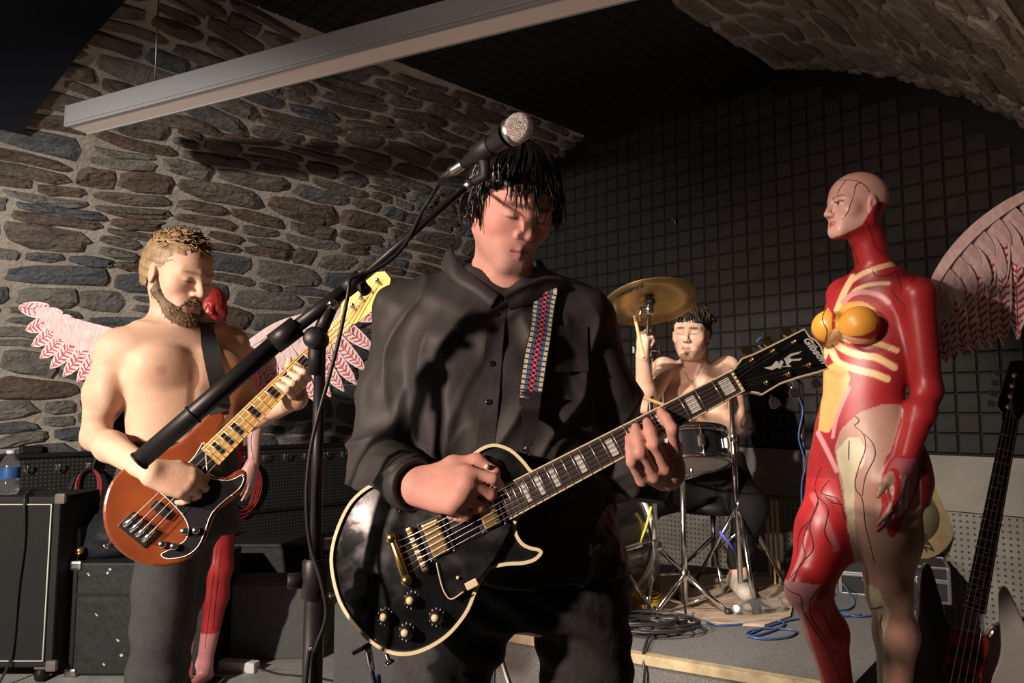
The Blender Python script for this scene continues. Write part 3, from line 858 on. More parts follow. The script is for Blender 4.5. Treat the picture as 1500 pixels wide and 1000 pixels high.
# ---- two instruments standing at the right
def stand_guitar(name, O, U, N, label, group, bodymat, scale, frets, strings, outline, pgmat, pgout, stringm, nut_hw, headpts):
    H = Plank(O, U, N); t = thing(name, O, label, 'bass guitar' if strings == 4 else 'guitar', group)
    bd = tri_fill(plate(H, spline(outline, 4, True), 0., .042, .007).build('body', bodymat, t))
    if pgout: tri_fill(plate(H, spline(pgout, 3, True), .0028, .004).build('pickguard', pgmat, t))
    def hw(u): return nut_hw + .009 * (scale - u) / (scale * .7)
    ue = scale - fretpos(scale, frets) - .008
    VV = []; FF = []
    for u in np.linspace(ue, scale + .004, 8):
        for a in np.linspace(0, math.pi, 9): VV.append(H(u, -hw(u) * math.cos(a), .004 - .022 * math.sin(a)))
    for i in range(7):
        for j in range(8): FF.append([i * 9 + j, i * 9 + j + 1, (i + 1) * 9 + j + 1, (i + 1) * 9 + j])
    MB().add(VV, FF, True).build('neck', m_neckwood, t)
    fb = plate(H, [(ue, -hw(ue)), (scale, -hw(scale)), (scale, hw(scale)), (ue, hw(ue))], .0115, .009).build('fretboard', m_ebony, t)
    for f in range(1, frets + 1):
        u = scale - fretpos(scale, f); MB().cyl(H(u, -hw(u), .0118), H(u, hw(u), .0118), .0011, n=5).build('fret', m_fret, fb)
    for f in (3, 5, 7, 9, 12, 15, 17, 19):
        u = scale - (fretpos(scale, f) + fretpos(scale, f - 1)) / 2
        MB().cyl(H(u, 0, .0115), H(u, 0, .0121), .0035, n=10).build('dot_inlay', m_pearl, fb)
    ho = plate(H, [(scale + a, b) for a, b in headpts], .002, .015).build('headstock', m_neckwood, t)
    for i in range(strings):
        u = scale + .045 + .034 * i
        pt = MB().lathe([(0, .012), (.005, .012), (.005, .003), (.009, 0)], H(u, .012, .002), H.N, 10).build('tuner_post', m_chrome, ho)
        MB().box(H(u, .058, -.01), (.02, .022, .005), H.R(), .004).build('tuner_key', m_chrome, pt)
        v = (i - (strings - 1) / 2) * .019 * 4 / strings
        MB().tube([H(-.02, v, .014), H(0, v, .018), H(scale, v * .55, .016), H(u, .012, .01)], .0012, 5).build('string', stringm, t)
    bp_ = MB().box(H(-.005, 0, .003), (.045, .085, .006), H.R(), .001).build('bridge_plate', m_chrome, t)
    for i in range(strings):
        v = (i - (strings - 1) / 2) * .019 * 4 / strings
        MB().tube([H(-.016, v, .01), H(.016, v, .01)], .006, 8).build('saddle', m_chrome, bp_)
    for u_ in (.07, .13):
        MB().box(H(u_, 0, .006), (.022, .085, .012), H.R(), .003).build('pickup', m_black, t)
    for i in range(3):
        MB().lathe([(.009, 0), (.009, .012), (0, .014)], H(-.02 + .03 * i, -.1 + .005 * i, 0), H.N, 12).build('control_knob', m_chrome, t)
    return H
bass_out = [(.20, .05), (.27, .09), (.36, .135), (.345, .155), (.27, .15), (.15, .14), (.03, .165), (-.08, .155), (-.135, .08), (-.14, -.04), (-.10, -.14), (.0, -.165), (.09, -.14), (.16, -.115), (.24, -.135), (.275, -.145), (.285, -.125), (.235, -.06), (.20, -.04)]
bass_head = [(0, -.02), (.03, -.03), (.1, -.034), (.17, -.026), (.2, 0), (.19, .03), (.1, .038), (.04, .042), (.02, .025), (0, .02)]
m_dark = mat('dark_wine_lacquer', (.02, .01, .01), .25, coat=.4)
m_tort = mat('red_tortoise_plastic', (.28, .03, .015), .3, nscale=25, col2=(.08, .01, .008))
m_pale = mat('pale_grey_lacquer', (.34, .34, .32), .35, nscale=4, namt=.25)
bt = P(1402, 1022, 2.33); tt = P(1470, 570, 2.50)
stand_guitar('bass_guitar', bt, tt - bt, Vector((-.35, -1., .12)), 'dark bass guitar with red tortoise pickguard standing by the perforated board', None, m_dark, .864, 20, 4, bass_out, m_tort,
             [(.20, .046), (.21, .05), (.14, .052), (.09, .05), (.05, .046), (.05, -.046), (.09, -.05), (.14, -.052), (.20, -.046)], m_string, .021, bass_head)
bt2 = P(1546, 1052, 2.22); tt2 = P(1562, 690, 2.40)
gtr_out = [(a * .92, b * 1.02) for a, b in bass_out]
stand_guitar('electric_guitar', bt2, tt2 - bt2, Vector((-.6, -1., .12)), 'pale grey electric guitar standing beside the dark bass guitar', None, m_pale, .648, 21, 6, gtr_out, m_pgb, None, m_string, .021, bass_head)
for (o_, b_, u_, lab) in ((bt, 'bass', tt - bt, 'black folding stand holding the dark bass guitar'), (bt2, 'g', tt2 - bt2, 'black folding stand holding the pale grey electric guitar')):
    base = Vector((o_.x + .02, o_.y + .16, 0)); s_ = thing('guitar_stand', base, lab, 'stand')
    z0 = o_.z - .145
    up_ = Vector((base.x, base.y + .02, z0 + .3))
    MB().tube([base + Vector((0, 0, .06)), up_], .011, 8).build('upright', m_black, s_)
    for dx, dy in ((-.16, -.2), (.16, -.2), (0, .16)):
        MB().tube([base + Vector((0, 0, .12)), base + Vector((dx, dy, .01))], .009, 8).build('leg', m_black, s_)
    for dx in (-.07, .07):
        MB().tube([base + Vector((0, 0, .13)), Vector((o_.x + dx, o_.y + .06, z0 + .0)), Vector((o_.x + dx, o_.y - .06, z0 - .002)), Vector((o_.x + dx, o_.y - .07, z0 + .03))], .009, 8).build('cradle_arm', m_rubber, s_)
# ------------------------------------------------------------------ organic surfaces: smooth distance fields turned into one closed mesh
def A3(p): return np.array([p[0], p[1], p[2]], np.float64)
class Sdf:
    def __init__(s, h=.005): s.h = h; s.pr = []
    def _add(s, fn, lo, hi, k, op): s.pr.append((fn, np.array(lo), np.array(hi), k, op))
    def cone(s, p, q, r1, r2=None, k=.02, op='u', ax=None, sc=1.):
        """tapered capsule; ax/sc flattens it along one direction"""
        p, q = A3(p), A3(q); r2 = r1 if r2 is None else r2
        M = np.eye(3)
        if ax is not None:
            a = A3(ax); a = a / np.linalg.norm(a); M = np.eye(3) + (1 / sc - 1) * np.outer(a, a)
        P0, D = M @ p, M @ (q - p); L = max(D @ D, 1e-12)
        g = math.sqrt(abs(sc)) if ax is not None else 1.
        def fn(X, Y, Z):
            if ax is None: x, y, z = X - P0[0], Y - P0[1], Z - P0[2]
            else:
                x = M[0, 0] * X + M[0, 1] * Y + M[0, 2] * Z - P0[0]; y = M[1, 0] * X + M[1, 1] * Y + M[1, 2] * Z - P0[1]; z = M[2, 0] * X + M[2, 1] * Y + M[2, 2] * Z - P0[2]
            t = np.clip((x * D[0] + y * D[1] + z * D[2]) / L, 0, 1)
            return (np.sqrt((x - t * D[0]) ** 2 + (y - t * D[1]) ** 2 + (z - t * D[2]) ** 2) - (r1 + (r2 - r1) * t)) * g
        r = max(r1, r2)
        s._add(fn, np.minimum(p, q) - r, np.maximum(p, q) + r, k, op)
    def chain(s, pts, rs, k=.02, **kw):
        for i in range(len(pts) - 1): s.cone(pts[i], pts[i + 1], rs[i], rs[i + 1], k, **kw)
    def ell(s, c, r, R=None, k=.02, op='u'):
        c = A3(c); R = np.eye(3) if R is None else np.array(R)     # columns are the axes
        def fn(X, Y, Z):
            x, y, z = X - c[0], Y - c[1], Z - c[2]
            a = (R[0, 0] * x + R[1, 0] * y + R[2, 0] * z); b = (R[0, 1] * x + R[1, 1] * y + R[2, 1] * z); d = (R[0, 2] * x + R[1, 2] * y + R[2, 2] * z)
            k0 = np.sqrt((a / r[0]) ** 2 + (b / r[1]) ** 2 + (d / r[2]) ** 2)
            k1 = np.sqrt((a / r[0] ** 2) ** 2 + (b / r[1] ** 2) ** 2 + (d / r[2] ** 2) ** 2) + 1e-9
            return k0 * (k0 - 1) / k1
        ex = np.sqrt(((R * np.array(r)) ** 2).sum(1))
        s._add(fn, c - ex, c + ex, k, op)
    def loft(s, rows, L, F, k=.03, op='u', n=2.2):
        """rows (z ascending): (centre, half width along L, half depth along F) stacked in world z"""
        rows = sorted(rows, key=lambda r: r[0][2])
        z = np.array([r[0][2] for r in rows]); cx = np.array([r[0][0] for r in rows]); cy = np.array([r[0][1] for r in rows])
        a = np.array([r[1] for r in rows]); b = np.array([r[2] for r in rows])
        # smooth interpolation of the rows
        zz = np.linspace(z[0], z[-1], 96)
        def pch(v):
            out = np.interp(zz, z, v); ker = np.array([1, 4, 6, 4, 1]) / 16
            for _ in range(3): out = np.convolve(np.pad(out, 2, mode='edge'), ker, 'valid')
            return out
        CX, CY, AA, BB = pch(cx), pch(cy), pch(a), pch(b)
        L = A3(L); F = A3(F)
        def fn(X, Y, Z):
            zf = Z.ravel()
            c_x, c_y, a_, b_ = (np.interp(zf, zz, v).reshape(Z.shape) for v in (CX, CY, AA, BB))
            x, y = X - c_x, Y - c_y
            u = np.abs(x * L[0] + y * L[1]) / a_; v = np.abs(x * F[0] + y * F[1]) / b_
            rr = (u ** n + v ** n) ** (1 / n)
            d = (rr - 1) * np.minimum(a_, b_)
            e = np.maximum(z[0] - Z, Z - z[-1])
            return np.maximum(d, e)
        m = max(a.max(), b.max())
        s._add(fn, [cx.min() - m, cy.min() - m, z[0]], [cx.max() + m, cy.max() + m, z[-1]], k, op)
    def half(s, p, n, lo, hi, k=.006):
        """cut away everything on the +n side of the plane inside the box lo-hi"""
        p, n = A3(p), A3(n); n = n / np.linalg.norm(n)
        def fn(X, Y, Z): return -((X - p[0]) * n[0] + (Y - p[1]) * n[1] + (Z - p[2]) * n[2])
        s._add(fn, lo, hi, k, 's')
    def field(s, fn_disp=None):
        h = s.h
        us = [p for p in s.pr if p[4] == 'u']
        lo = np.min([p[1] - p[3] for p in us], 0) - 3 * h; hi = np.max([p[2] + p[3] for p in us], 0) + 3 * h
        n = np.ceil((hi - lo) / h).astype(int) + 1
        D = np.full(n, 1.0, np.float32)
        ax = [lo[i] + h * np.arange(n[i]) for i in range(3)]
        for fn, a, b, k, op in s.pr:
            m = k * .6 + 3 * h
            i0 = np.maximum(np.floor((a - m - lo) / h).astype(int), 0); i1 = np.minimum(np.ceil((b + m - lo) / h).astype(int) + 1, n)
            if (i1 <= i0).any(): continue
            X, Y, Z = ax[0][i0[0]:i1[0], None, None], ax[1][None, i0[1]:i1[1], None], ax[2][None, None, i0[2]:i1[2]]
            d = fn(X, Y, Z).astype(np.float32)
            S = tuple(slice(i0[i], i1[i]) for i in range(3)); c = D[S]
            if op == 'u':
                g = np.maximum(k - np.abs(c - d), 0) / k
                D[S] = np.minimum(c, d) - g * g * k * .25
            else:
                d = -d; g = np.maximum(k - np.abs(c - d), 0) / k
                D[S] = np.maximum(c, d) + g * g * k * .25
        return D, lo
    def mesh(s, smooth=1, disp=None):
        D, lo = s.field()
        V, F = surfnet(D, lo, s.h)
        V = lap(V, F, smooth)
        if disp is not None:
            nrm = vnormals(V, F); V = V + nrm * disp(V, nrm)[:, None]
        return V, F
def surfnet(D, lo, h):
    S = D < 0
    c = np.zeros(np.array(D.shape) - 1, np.int8)
    nx, ny, nz = D.shape
    for i in (0, 1):
        for j in (0, 1):
            for k in (0, 1): c += S[i:nx - 1 + i, j:ny - 1 + j, k:nz - 1 + k]
    mask = (c > 0) & (c < 8)
    ci = np.argwhere(mask); idx = np.full(mask.shape, -1, np.int32); idx[mask] = np.arange(len(ci))
    acc = np.zeros((len(ci), 3)); num = np.zeros(len(ci))
    cs = [(i, j, k) for i in (0, 1) for j in (0, 1) for k in (0, 1)]
    for a in cs:
        for b in cs:
            if sum(b) - sum(a) == 1 and all(y >= x for x, y in zip(a, b)):
                va = D[ci[:, 0] + a[0], ci[:, 1] + a[1], ci[:, 2] + a[2]]; vb = D[ci[:, 0] + b[0], ci[:, 1] + b[1], ci[:, 2] + b[2]]
                x = (va < 0) != (vb < 0)
                t = np.where(x, va / np.where(x, va - vb, 1), 0)
                acc += np.where(x[:, None], np.array(a) + t[:, None] * (np.array(b) - np.array(a)), 0); num += x
    V = lo + h * (ci + acc / num[:, None])
    Fs = []
    for ax in range(3):
        o = [i for i in range(3) if i != ax]
        sl0 = [slice(1, -1)] * 3; sl1 = [slice(1, -1)] * 3
        sl0[ax] = slice(0, -1); sl1[ax] = slice(1, None)
        s0, s1 = S[tuple(sl0)], S[tuple(sl1)]
        for flip in (0, 1):
            e = np.argwhere((s0 & ~s1) if not flip else (~s0 & s1))
            if not len(e): continue
            base = e.copy(); base[:, o[0]] += 1; base[:, o[1]] += 1
            q = []
            for d0, d1 in ((-1, -1), (0, -1), (0, 0), (-1, 0)):
                p = base.copy(); p[:, o[0]] += d0; p[:, o[1]] += d1
                q.append(idx[p[:, 0], p[:, 1], p[:, 2]])
            q = np.stack(q, 1)
            if (ax == 1) != bool(flip): q = q[:, ::-1]
            Fs.append(q)
    F = np.concatenate(Fs)
    return V, F[(F >= 0).all(1)]
def lap(V, F, it=1, lam=.5):
    if not it: return V
    e = np.concatenate([F[:, [0, 1]], F[:, [1, 2]], F[:, [2, 3]], F[:, [3, 0]]])
    deg = np.bincount(e[:, 0], minlength=len(V)) + 1e-9
    for _ in range(it):
        M = np.stack([np.bincount(e[:, 0], V[e[:, 1], i], len(V)) for i in range(3)], 1) / deg[:, None]
        V = V + lam * (M - V)
    return V
def vnormals(V, F):
    n = np.cross(V[F[:, 2]] - V[F[:, 0]], V[F[:, 3]] - V[F[:, 1]])
    N = np.zeros_like(V)
    for k in range(4):
        for i in range(3): N[:, i] += np.bincount(F[:, k], n[:, i], len(V))
    return N / (np.linalg.norm(N, axis=1)[:, None] + 1e-12)
def rot3(yaw=0, pitch=0, roll=0):
    """head axes in world: columns x (person's left), y forward, z up; yaw 0 faces the camera, + turns to the picture's right"""
    R = Matrix.Rotation(yaw, 3, 'Z') @ Matrix.Rotation(math.pi, 3, 'Z') @ Matrix.Rotation(-pitch, 3, 'X') @ Matrix.Rotation(roll, 3, 'Y')
    R = np.array(R)
    R = R.copy(); R[:, 0] = -R[:, 0] * -1
    return R
def noise3(V, f, seed=0.):
    """cheap smooth pseudo-noise on an array of points"""
    x, y, z = (V * f).T
    return (np.sin(x * 1.3 + 2.1 * np.sin(y * .9 + seed) + seed) * np.cos(y * 1.1 + 1.7 * np.sin(z * 1.2 + seed * 2)) + np.sin(z * 1.7 + 1.3 * np.sin(x * .8 - seed))) * .5

class HeadF:
    """adds a head to a field; local x = sideways, y = forward, z = up, origin between the ears"""
    def __init__(s, f, O, R, sc=1., female=False, brow=1., nose=1., jaw=1., mouth=0., eyes='down'):
        s.O = A3(O); s.R = R; s.sc = sc
        T = s.T; c = lambda a, b, r1, r2, k, op='u': f.cone(T(a), T(b), r1 * sc, r2 * sc, k * sc, op)
        e = lambda a, r, k, op='u', Rl=None: f.ell(T(a), [x * sc for x in r], R if Rl is None else R @ Rl, k * sc, op)
        w = .93 if female else 1.
        e((0, -.018, .038), (.075 * w, .096, .084), .02)
        e((0, .022, .03), (.066 * w, .066, .062), .03)
        e((0, .028, -.035), (.058 * w, .060, .078 if not female else .070), .03)
        for sx in (-1, 1):
            c((sx * .056 * w * jaw, -.008, -.052), (sx * .018, .066, -.098 if not female else -.088), .017 * jaw, .016, .03)
            e((sx * .043 * w, .052, -.022), (.024, .022, .022), .03)
            e((sx * .030, .101, .001), (.020, .017, .012), .012, 's')
        c((-.012, .070, -.100 if not female else -.09), (.012, .070, -.100 if not female else -.09), .0165, .0165, .02)
        b = .0105 * brow if not female else .008
        for sx in (-1, 1): c((sx * .008, .087, .019), (sx * .046 * w, .068, .021), b, b * .8, .016)
        for sx in (-1, 1): e((sx * .031, .0745, -.001), (.0165, .0145, .0125), .004)
        # nose
        c((0, .086, .012), (0, .108 * (1 + (nose - 1) * .12), -.030), .0075, .0098 * nose, .012)
        e((0, .107, -.034), (.0105 * nose, .010, .0088), .006)
        for sx in (-1, 1): e((sx * .0125 * nose, .0965, -.036), (.0075, .010, .0075), .006)
        # mouth
        lz = -.066 if not female else -.062; ly = .0865
        e((0, .066, lz - .004), (.038, .020, .028), .02)
        for sx in (-1, 1):
            c((0, ly + .0035, lz + .002), (sx * .027, ly - .0135, lz - .002), .0050, .0028, .005)
            c((0, ly + .0015, lz - .0085 - mouth), (sx * .024, ly - .0115, lz - .005 - mouth * .3), .0060, .003, .005)
            c((0, ly + .007, lz - .003 - mouth * .5), (sx * .024, ly - .008, lz - .0035 - mouth * .3), .0013 + mouth * .35, .001, .003, 's')
        # ears
        for sx in (-1, 1):
            Rl = np.array(Matrix.Rotation(sx * -.35, 3, 'Z') @ Matrix.Rotation(.15, 3, 'X'))
            e((sx * .0765 * w, -.012, -.006), (.0085, .0185, .031), .006, 'u', Rl)
            e((sx * .0855 * w, -.006, -.006), (.006, .010, .017), .006, 's', Rl)
        s.f = f
    def T(s, p): return s.O + s.R @ (np.array(p, float) * s.sc)
    def loc(s, V): return ((V - s.O) @ s.R) / s.sc

def hand(f, W, D, N, right, curls, thumb=None, size=1., spread=.03, k=.008, lens=1., r=1.):
    """W wrist, D wrist->knuckles, N back-of-hand normal; curls per finger index..little = 3 angles in degrees; returns joints"""
    W, D, N = Vector(W), Vector(D).normalized(), Vector(N); N = (N - D * N.dot(D)).normalized()
    X = N.cross(D) if right else D.cross(N)          # thumb side
    def T(x, y, z): return W + (X * x + D * y + N * z) * size
    mcp = [(.031, .088, .0), (.011, .093, .003), (-.010, .088, .001), (-.029, .078, -.003)]
    ph = [(.043, .026, .021), (.048, .030, .022), (.044, .028, .022), (.034, .021, .019)]
    rad = [.0092, .0095, .009, .0080]
    joints = []
    for i, (m, l, ra) in enumerate(zip(mcp, ph, rad)):
        ra *= r
        f.cone(T(m[0] * .55, .008, -.002), T(m[0], m[1], m[2] - .004), .0155 * size, .0115 * size * (.9 if i == 3 else 1), .018 * size)
        p = T(*m); pts = [p]; a = 0.; sp = (1.5 - i) * spread
        Df = (D + X * sp).normalized()
        for j in range(3):
            a += math.radians(curls[i][j])
            p = p + (Df * math.cos(a) - N * math.sin(a)) * l[j] * size * lens; pts.append(p)
        f.chain(pts, [ra * 1.08 * size, ra * size, ra * .92 * size, ra * .78 * size], k=k * size * .45)
        joints.append(pts)
    f.ell(T(.002, .055, -.006), (.036 * size, .046 * size, .0145 * size), np.array(Matrix((X, D, N)).transposed()), .02 * size)
    th = thumb or [(.020, .022, -.010), (.043, .055, -.022), (.052, .083, -.030), (.052, .106, -.034)]
    tp = [T(*t) for t in th]
    f.chain(tp, [.0165 * size, .0115 * size * r, .0100 * size * r, .0082 * size * r], k=.012 * size)
    joints.append(tp)
    return joints

m_skin = mat('skin', (.6, .4, .3), .56, attr='Col', nscale=35, namt=.12, bump=.07, bscale=240, spec=.32)
m_paint = mat('painted_mannequin', (.6, .1, .1), .38, attr='Col', nscale=14, namt=.18, spec=.5)

class Paint:
    """colours the vertices of a figure on the side turned to the room"""
    def __init__(s, V, F, base):
        s.V = V; s.n = vnormals(V, F); s.col = np.tile(np.array(base, float), (len(V), 1))
        s.px, s.py = proj_np(V)
        view = V - np.array([0, 0, CAM_H]); s.front = (s.n * view).sum(1) < .02
    def poly(s, pts, c, both=False, mask=None):
        m = inpoly(s.px, s.py, pts) & (s.front | both)
        if mask is not None: m &= mask
        s.col[m] = c
    def stroke(s, pts, w, c, soft=1.2, mask=None):
        d = dpoly(s.px, s.py, spline(pts, 5)); a = np.clip((w - d) / soft + .5, 0, 1) * s.front
        if mask is not None: a = a * mask
        s.col = s.col * (1 - a[:, None]) + np.array(c) * a[:, None]
    def soft(s, w, c): s.col = s.col * (1 - w[:, None]) + np.array(c) * w[:, None]
class Skin:
    """ray tests against a finished surface, to lay things on it"""
    def __init__(s, V, F): s.b = BVHTree.FromPolygons([Vector(v) for v in V], [list(map(int, f)) for f in F])
    def hit(s, px, py):
        d = pdir(px, py).normalized(); l, n, i, t = s.b.ray_cast(Vector((0, 0, CAM_H)), d)
        return (l, n) if l is not None else (None, None)
    def path(s, pts, off=.001, sub=6, keep=None):
        out = []
        for x, y in spline(pts, sub):
            l, n = s.hit(x, y)
            if l is not None and (keep is None or keep(l)): out.append((l + n * off, n))
        return out
    def tube(s, name, pts, r, m, parent, off=.0005, sub=6, keep=None):
        q = [p for p, n in s.path(pts, off, sub, keep)]
        if len(q) < 2: return None
        k = len(q)
        return MB().tube(q, [r * (.6 + .4 * math.sin(math.pi * (i + .5) / k)) for i in range(k)], 5).build(name, m, parent)
def ribbon(name, path, w, t, m, parent, label=None):
    """path: list of (point, normal); a strap of width w, thickness t with UV along its length"""
    V = []; F = []; uv = []; k = len(path); s = 0.
    for i, (p, n) in enumerate(path):
        d = Vector(path[min(i + 1, k - 1)][0]) - Vector(path[max(i - 1, 0)][0]); d.normalize()
        n = Vector(n); x = d.cross(n).normalized(); n = x.cross(d).normalized()
        if i: s += (Vector(p) - Vector(path[i - 1][0])).length
        ww = w[i] if hasattr(w, '__len__') else w
        for a, b in ((-1, 1), (1, 1), (1, 0), (-1, 0)):
            V.append(Vector(p) + x * a * ww / 2 + n * b * t); uv.append(((a + 1) / 2, s))
    for i in range(k - 1):
        for j in range(4): F.append([i * 4 + j, i * 4 + (j + 1) % 4, (i + 1) * 4 + (j + 1) % 4, (i + 1) * 4 + j])
    F += [[0, 1, 2, 3][::-1], [(k - 1) * 4 + j for j in range(4)]]
    o = mesh_obj(name, V, F, m, parent, smooth=False, uv=uv, label=label)
    bm = bmesh.new(); bm.from_mesh(o.data); bmesh.ops.recalc_face_normals(bm, faces=bm.faces[:]); bm.to_mesh(o.data); bm.free()
    return o
def strands(name, curves, m, parent, n=4):
    """many tapered locks joined into one mesh: curves = list of (points, radii)"""
    VV = []; FF = []
    for pts, rs in curves:
        pts = np.array(pts, float); k = len(pts); o = len(VV)
        T = np.gradient(pts, axis=0); T /= np.linalg.norm(T, axis=1)[:, None] + 1e-9
        ref = np.array([.3, .2, 1.]); X = np.cross(T, ref); X /= np.linalg.norm(X, axis=1)[:, None] + 1e-9; Yv = np.cross(T, X)
        for i in range(k):
            for j in range(n):
                a = 2 * math.pi * j / n; VV.append(pts[i] + (X[i] * math.cos(a) + Yv[i] * math.sin(a)) * rs[i])
        for i in range(k - 1):
            for j in range(n): FF.append([o + i * n + j, o + i * n + (j + 1) % n, o + (i + 1) * n + (j + 1) % n, o + (i + 1) * n + j])
    return mesh_obj(name, np.array(VV), np.array(FF), m, parent, smooth=True)
def hair_cap(H, m, parent, name='hair', puff=.010, front=.045, back=-.06, side=-.02, amp=.004, freq=90, h=.005, fwd=.0):
    f = Sdf(h); sc = H.sc
    f.ell(H.T((0, -.018, .038)), [(.075 + puff) * sc, (.096 + puff) * sc, (.084 + puff) * sc], H.R, .01)
    f.ell(H.T((0, -.05, -.01)), [(.068 + puff * .6) * sc, (.058 + puff) * sc, (.075) * sc], H.R, .03)
    V, F = f.mesh(1)
    l = H.loc(V)
    nrm = vnormals(V, F)
    V = V + nrm * (amp * noise3(l, freq, 1.3) + amp * .6 * noise3(l, freq * 2.3, 4.))[:, None]
    # hairline: keep faces above a curve that runs from the forehead over the ears to the nape
    ang = np.arctan2(l[:, 1], np.abs(l[:, 0]))
    lim = np.interp(ang, [-1.57, -.6, -.1, .35, .9, 1.57], [back, back + .01, side, side + .015, front, front])
    keep = l[:, 2] > lim
    F = F[keep[F].all(1)]
    return mesh_obj(name, V, F, m, parent, smooth=True)
# ------------------------------------------------------------------ the singer with the black guitar
m_shirt = mat('black_shirt_cloth', (.044, .043, .042), .58, nscale=5, namt=.3, bump=.30, bscale=9, stretch=(1, 1, .35), spec=.35)
m_jeans = mat('black_denim', (.042, .041, .043), .85, nscale=60, namt=.35, bump=.25, bscale=22, stretch=(1, 1, .8), spec=.2)
m_hairk = mat('wet_black_hair', (.008, .007, .007), .28, spec=.6)
m_shoe = mat('black_shoe_leather', (.012, .012, .012), .4)
def smooth_step(x, a, b): t = np.clip((x - a) / (b - a), 0, 1); return t * t * (3 - 2 * t)
def face_paint(p, H, lips=(.5, .2, .18), brow=None, flush=None, lash=(.05, .03, .025), stubble=None):
    l = H.loc(p.V); x, y, z = l.T; near = (np.abs(x) < .1) & (y > .0) & (np.abs(z) < .13)
    def g(cx, cz, rx, rz, m=1.): return np.exp(-(((np.abs(x) - cx) / rx) ** 2 + ((z - cz) / rz) ** 2)) * near * m
    if flush is not None:
        p.soft(g(.045, -.03, .022, .022, .5), flush); p.soft(g(0, -.035, .012, .012, .45), flush)
        e = ((np.abs(x) > .066) & (np.abs(y + .01) < .03) & (np.abs(z) < .045)) * .45; p.soft(e, flush)
    if stubble is not None: p.soft(smooth_step(-z, .045, .075) * (y > -.01) * near * .35, stubble)
    w = (np.abs(x) < .026) & (y > .074) & (z < -.059) & (z > -.082); p.soft(w * .75 * np.exp(-((x / .022) ** 4)), lips)
    p.soft(((np.abs(x) < .021) & (y > .07) & (np.abs(z + .0695) < .0022)) * .8, (.12, .04, .035))
    if brow is not None: p.soft(np.clip(g(.029, .021 , .019, .0042) * 1.6 * (y > .05), 0, .85), brow)
    p.soft(np.clip(g(.031, -.0055, .0135, .0022) * 1.5 * (y > .06), 0, .9), lash)

def lower_body(f, pel, hips, knees, ankles, r, k=.04, pelr=(.16, .12, .1), R=None, toes=None, foot=True):
    f.ell(pel, pelr, R, k)
    for h, kn, an in zip(hips, knees, ankles):
        f.cone(h, kn, r[0], r[1], k); f.cone(kn, an, r[1], r[2], .03)
    if foot:
        for an, t in zip(ankles, toes):
            an = Vector(an); heel = Vector((an.x, an.y, .035)); f.cone(an, heel, r[2] * .9, .035, .03); f.cone(heel, Vector((t[0], t[1], .03)), .035, .028, .03)
def shoe(parent, an, toe, m, name='shoe'):
    f = Sdf(.007); an = Vector(an); t = Vector((toe[0], toe[1], 0)); d = (t - Vector((an.x, an.y, 0))).normalized()
    h = Vector((an.x, an.y, .045)) - d * .03
    f.cone(h, Vector((t.x, t.y, .04)), .046, .040, .03, ax=(0, 0, 1), sc=.85); f.cone(h + d * .02 + Vector((0, 0, .02)), h + d * .03 + Vector((0, 0, .075)), .045, .043, .03)
    f.half((0, 0, .0), (0, 0, -1), [h.x - .4, h.y - .4, -.3], [h.x + .4, h.y + .4, .1])
    V, F = f.mesh(1); return mesh_obj(name, V, F, m, parent, smooth=True)

SL = Vector((1, .12, 0)).normalized(); SF = Vector((.12, -1, 0)).normalized()
sroot = thing('person', Vector((.02, 1.52, 0)), 'dark-haired singer in a black shirt and black jeans looking down while playing guitar', 'person')
body = Sdf(.0040)
HS = HeadF(body, P(750, 305, 1.475), rot3(math.radians(24), math.radians(27), math.radians(-4)), .98, mouth=.003, nose=1.1)
nb = P(735, 420, 1.545)
body.cone(HS.T((0, -.022, -.045)), nb, .054, .062, .03)
srows = [(P(728, 418, 1.545), .085, .065), (P(727, 445, 1.54), .155, .085), (P(727, 500, 1.54), .172, .10), (P(736, 600, 1.535), .165, .10), (P(752, 700, 1.53), .15, .10), (P(772, 800, 1.53), .15, .10), (P(785, 850, 1.53), .15, .10)]
body.loft(srows, SL, SF, .04)
s_rsh, s_rel, s_rwr = P(596, 462, 1.54), P(560, 678, 1.52), P(610, 711, 1.318)
s_lsh, s_lel, s_lwr = P(856, 468, 1.56), P(905, 690, 1.60), P(968, 682, 1.42)
body.cone(nb, s_rsh, .05, .05, .04); body.cone(nb, s_lsh, .05, .05, .04)
body.chain([s_rsh, s_rel, s_rwr], [.05, .038, .029], .02); body.chain([s_lsh, s_lel, s_lwr], [.05, .038, .029], .02)
s_pel = P(785, 860, 1.53)
s_hips = [P(700, 870, 1.54), P(845, 870, 1.54)]; s_kn = [P(585, 1130, 1.50), P(878, 1130, 1.50)]
s_an = [Vector((s_kn[0].x - .05, 1.56, .09)), Vector((s_kn[1].x + .01, 1.58, .09))]
s_toe = [(s_an[0].x - .05, 1.40), (s_an[1].x + .06, 1.42)]
lower_body(body, s_pel, s_hips, s_kn, s_an, (.078, .055, .04), toes=s_toe, pelr=(.15, .10, .09))
# picking hand: thumb and forefinger pinched, back of the hand to the room
hand(body, s_rwr, P(676, 716, 1.27) - s_rwr, Vector((-.10, -.90, .52)), True,
     [(30, 62, 22), (56, 76, 34), (66, 80, 36), (70, 82, 36)],
     thumb=[(.016, .020, -.002), (.046, .052, -.004), (.060, .088, -.016), (.050, .118, -.034)], size=1.08, spread=.012)
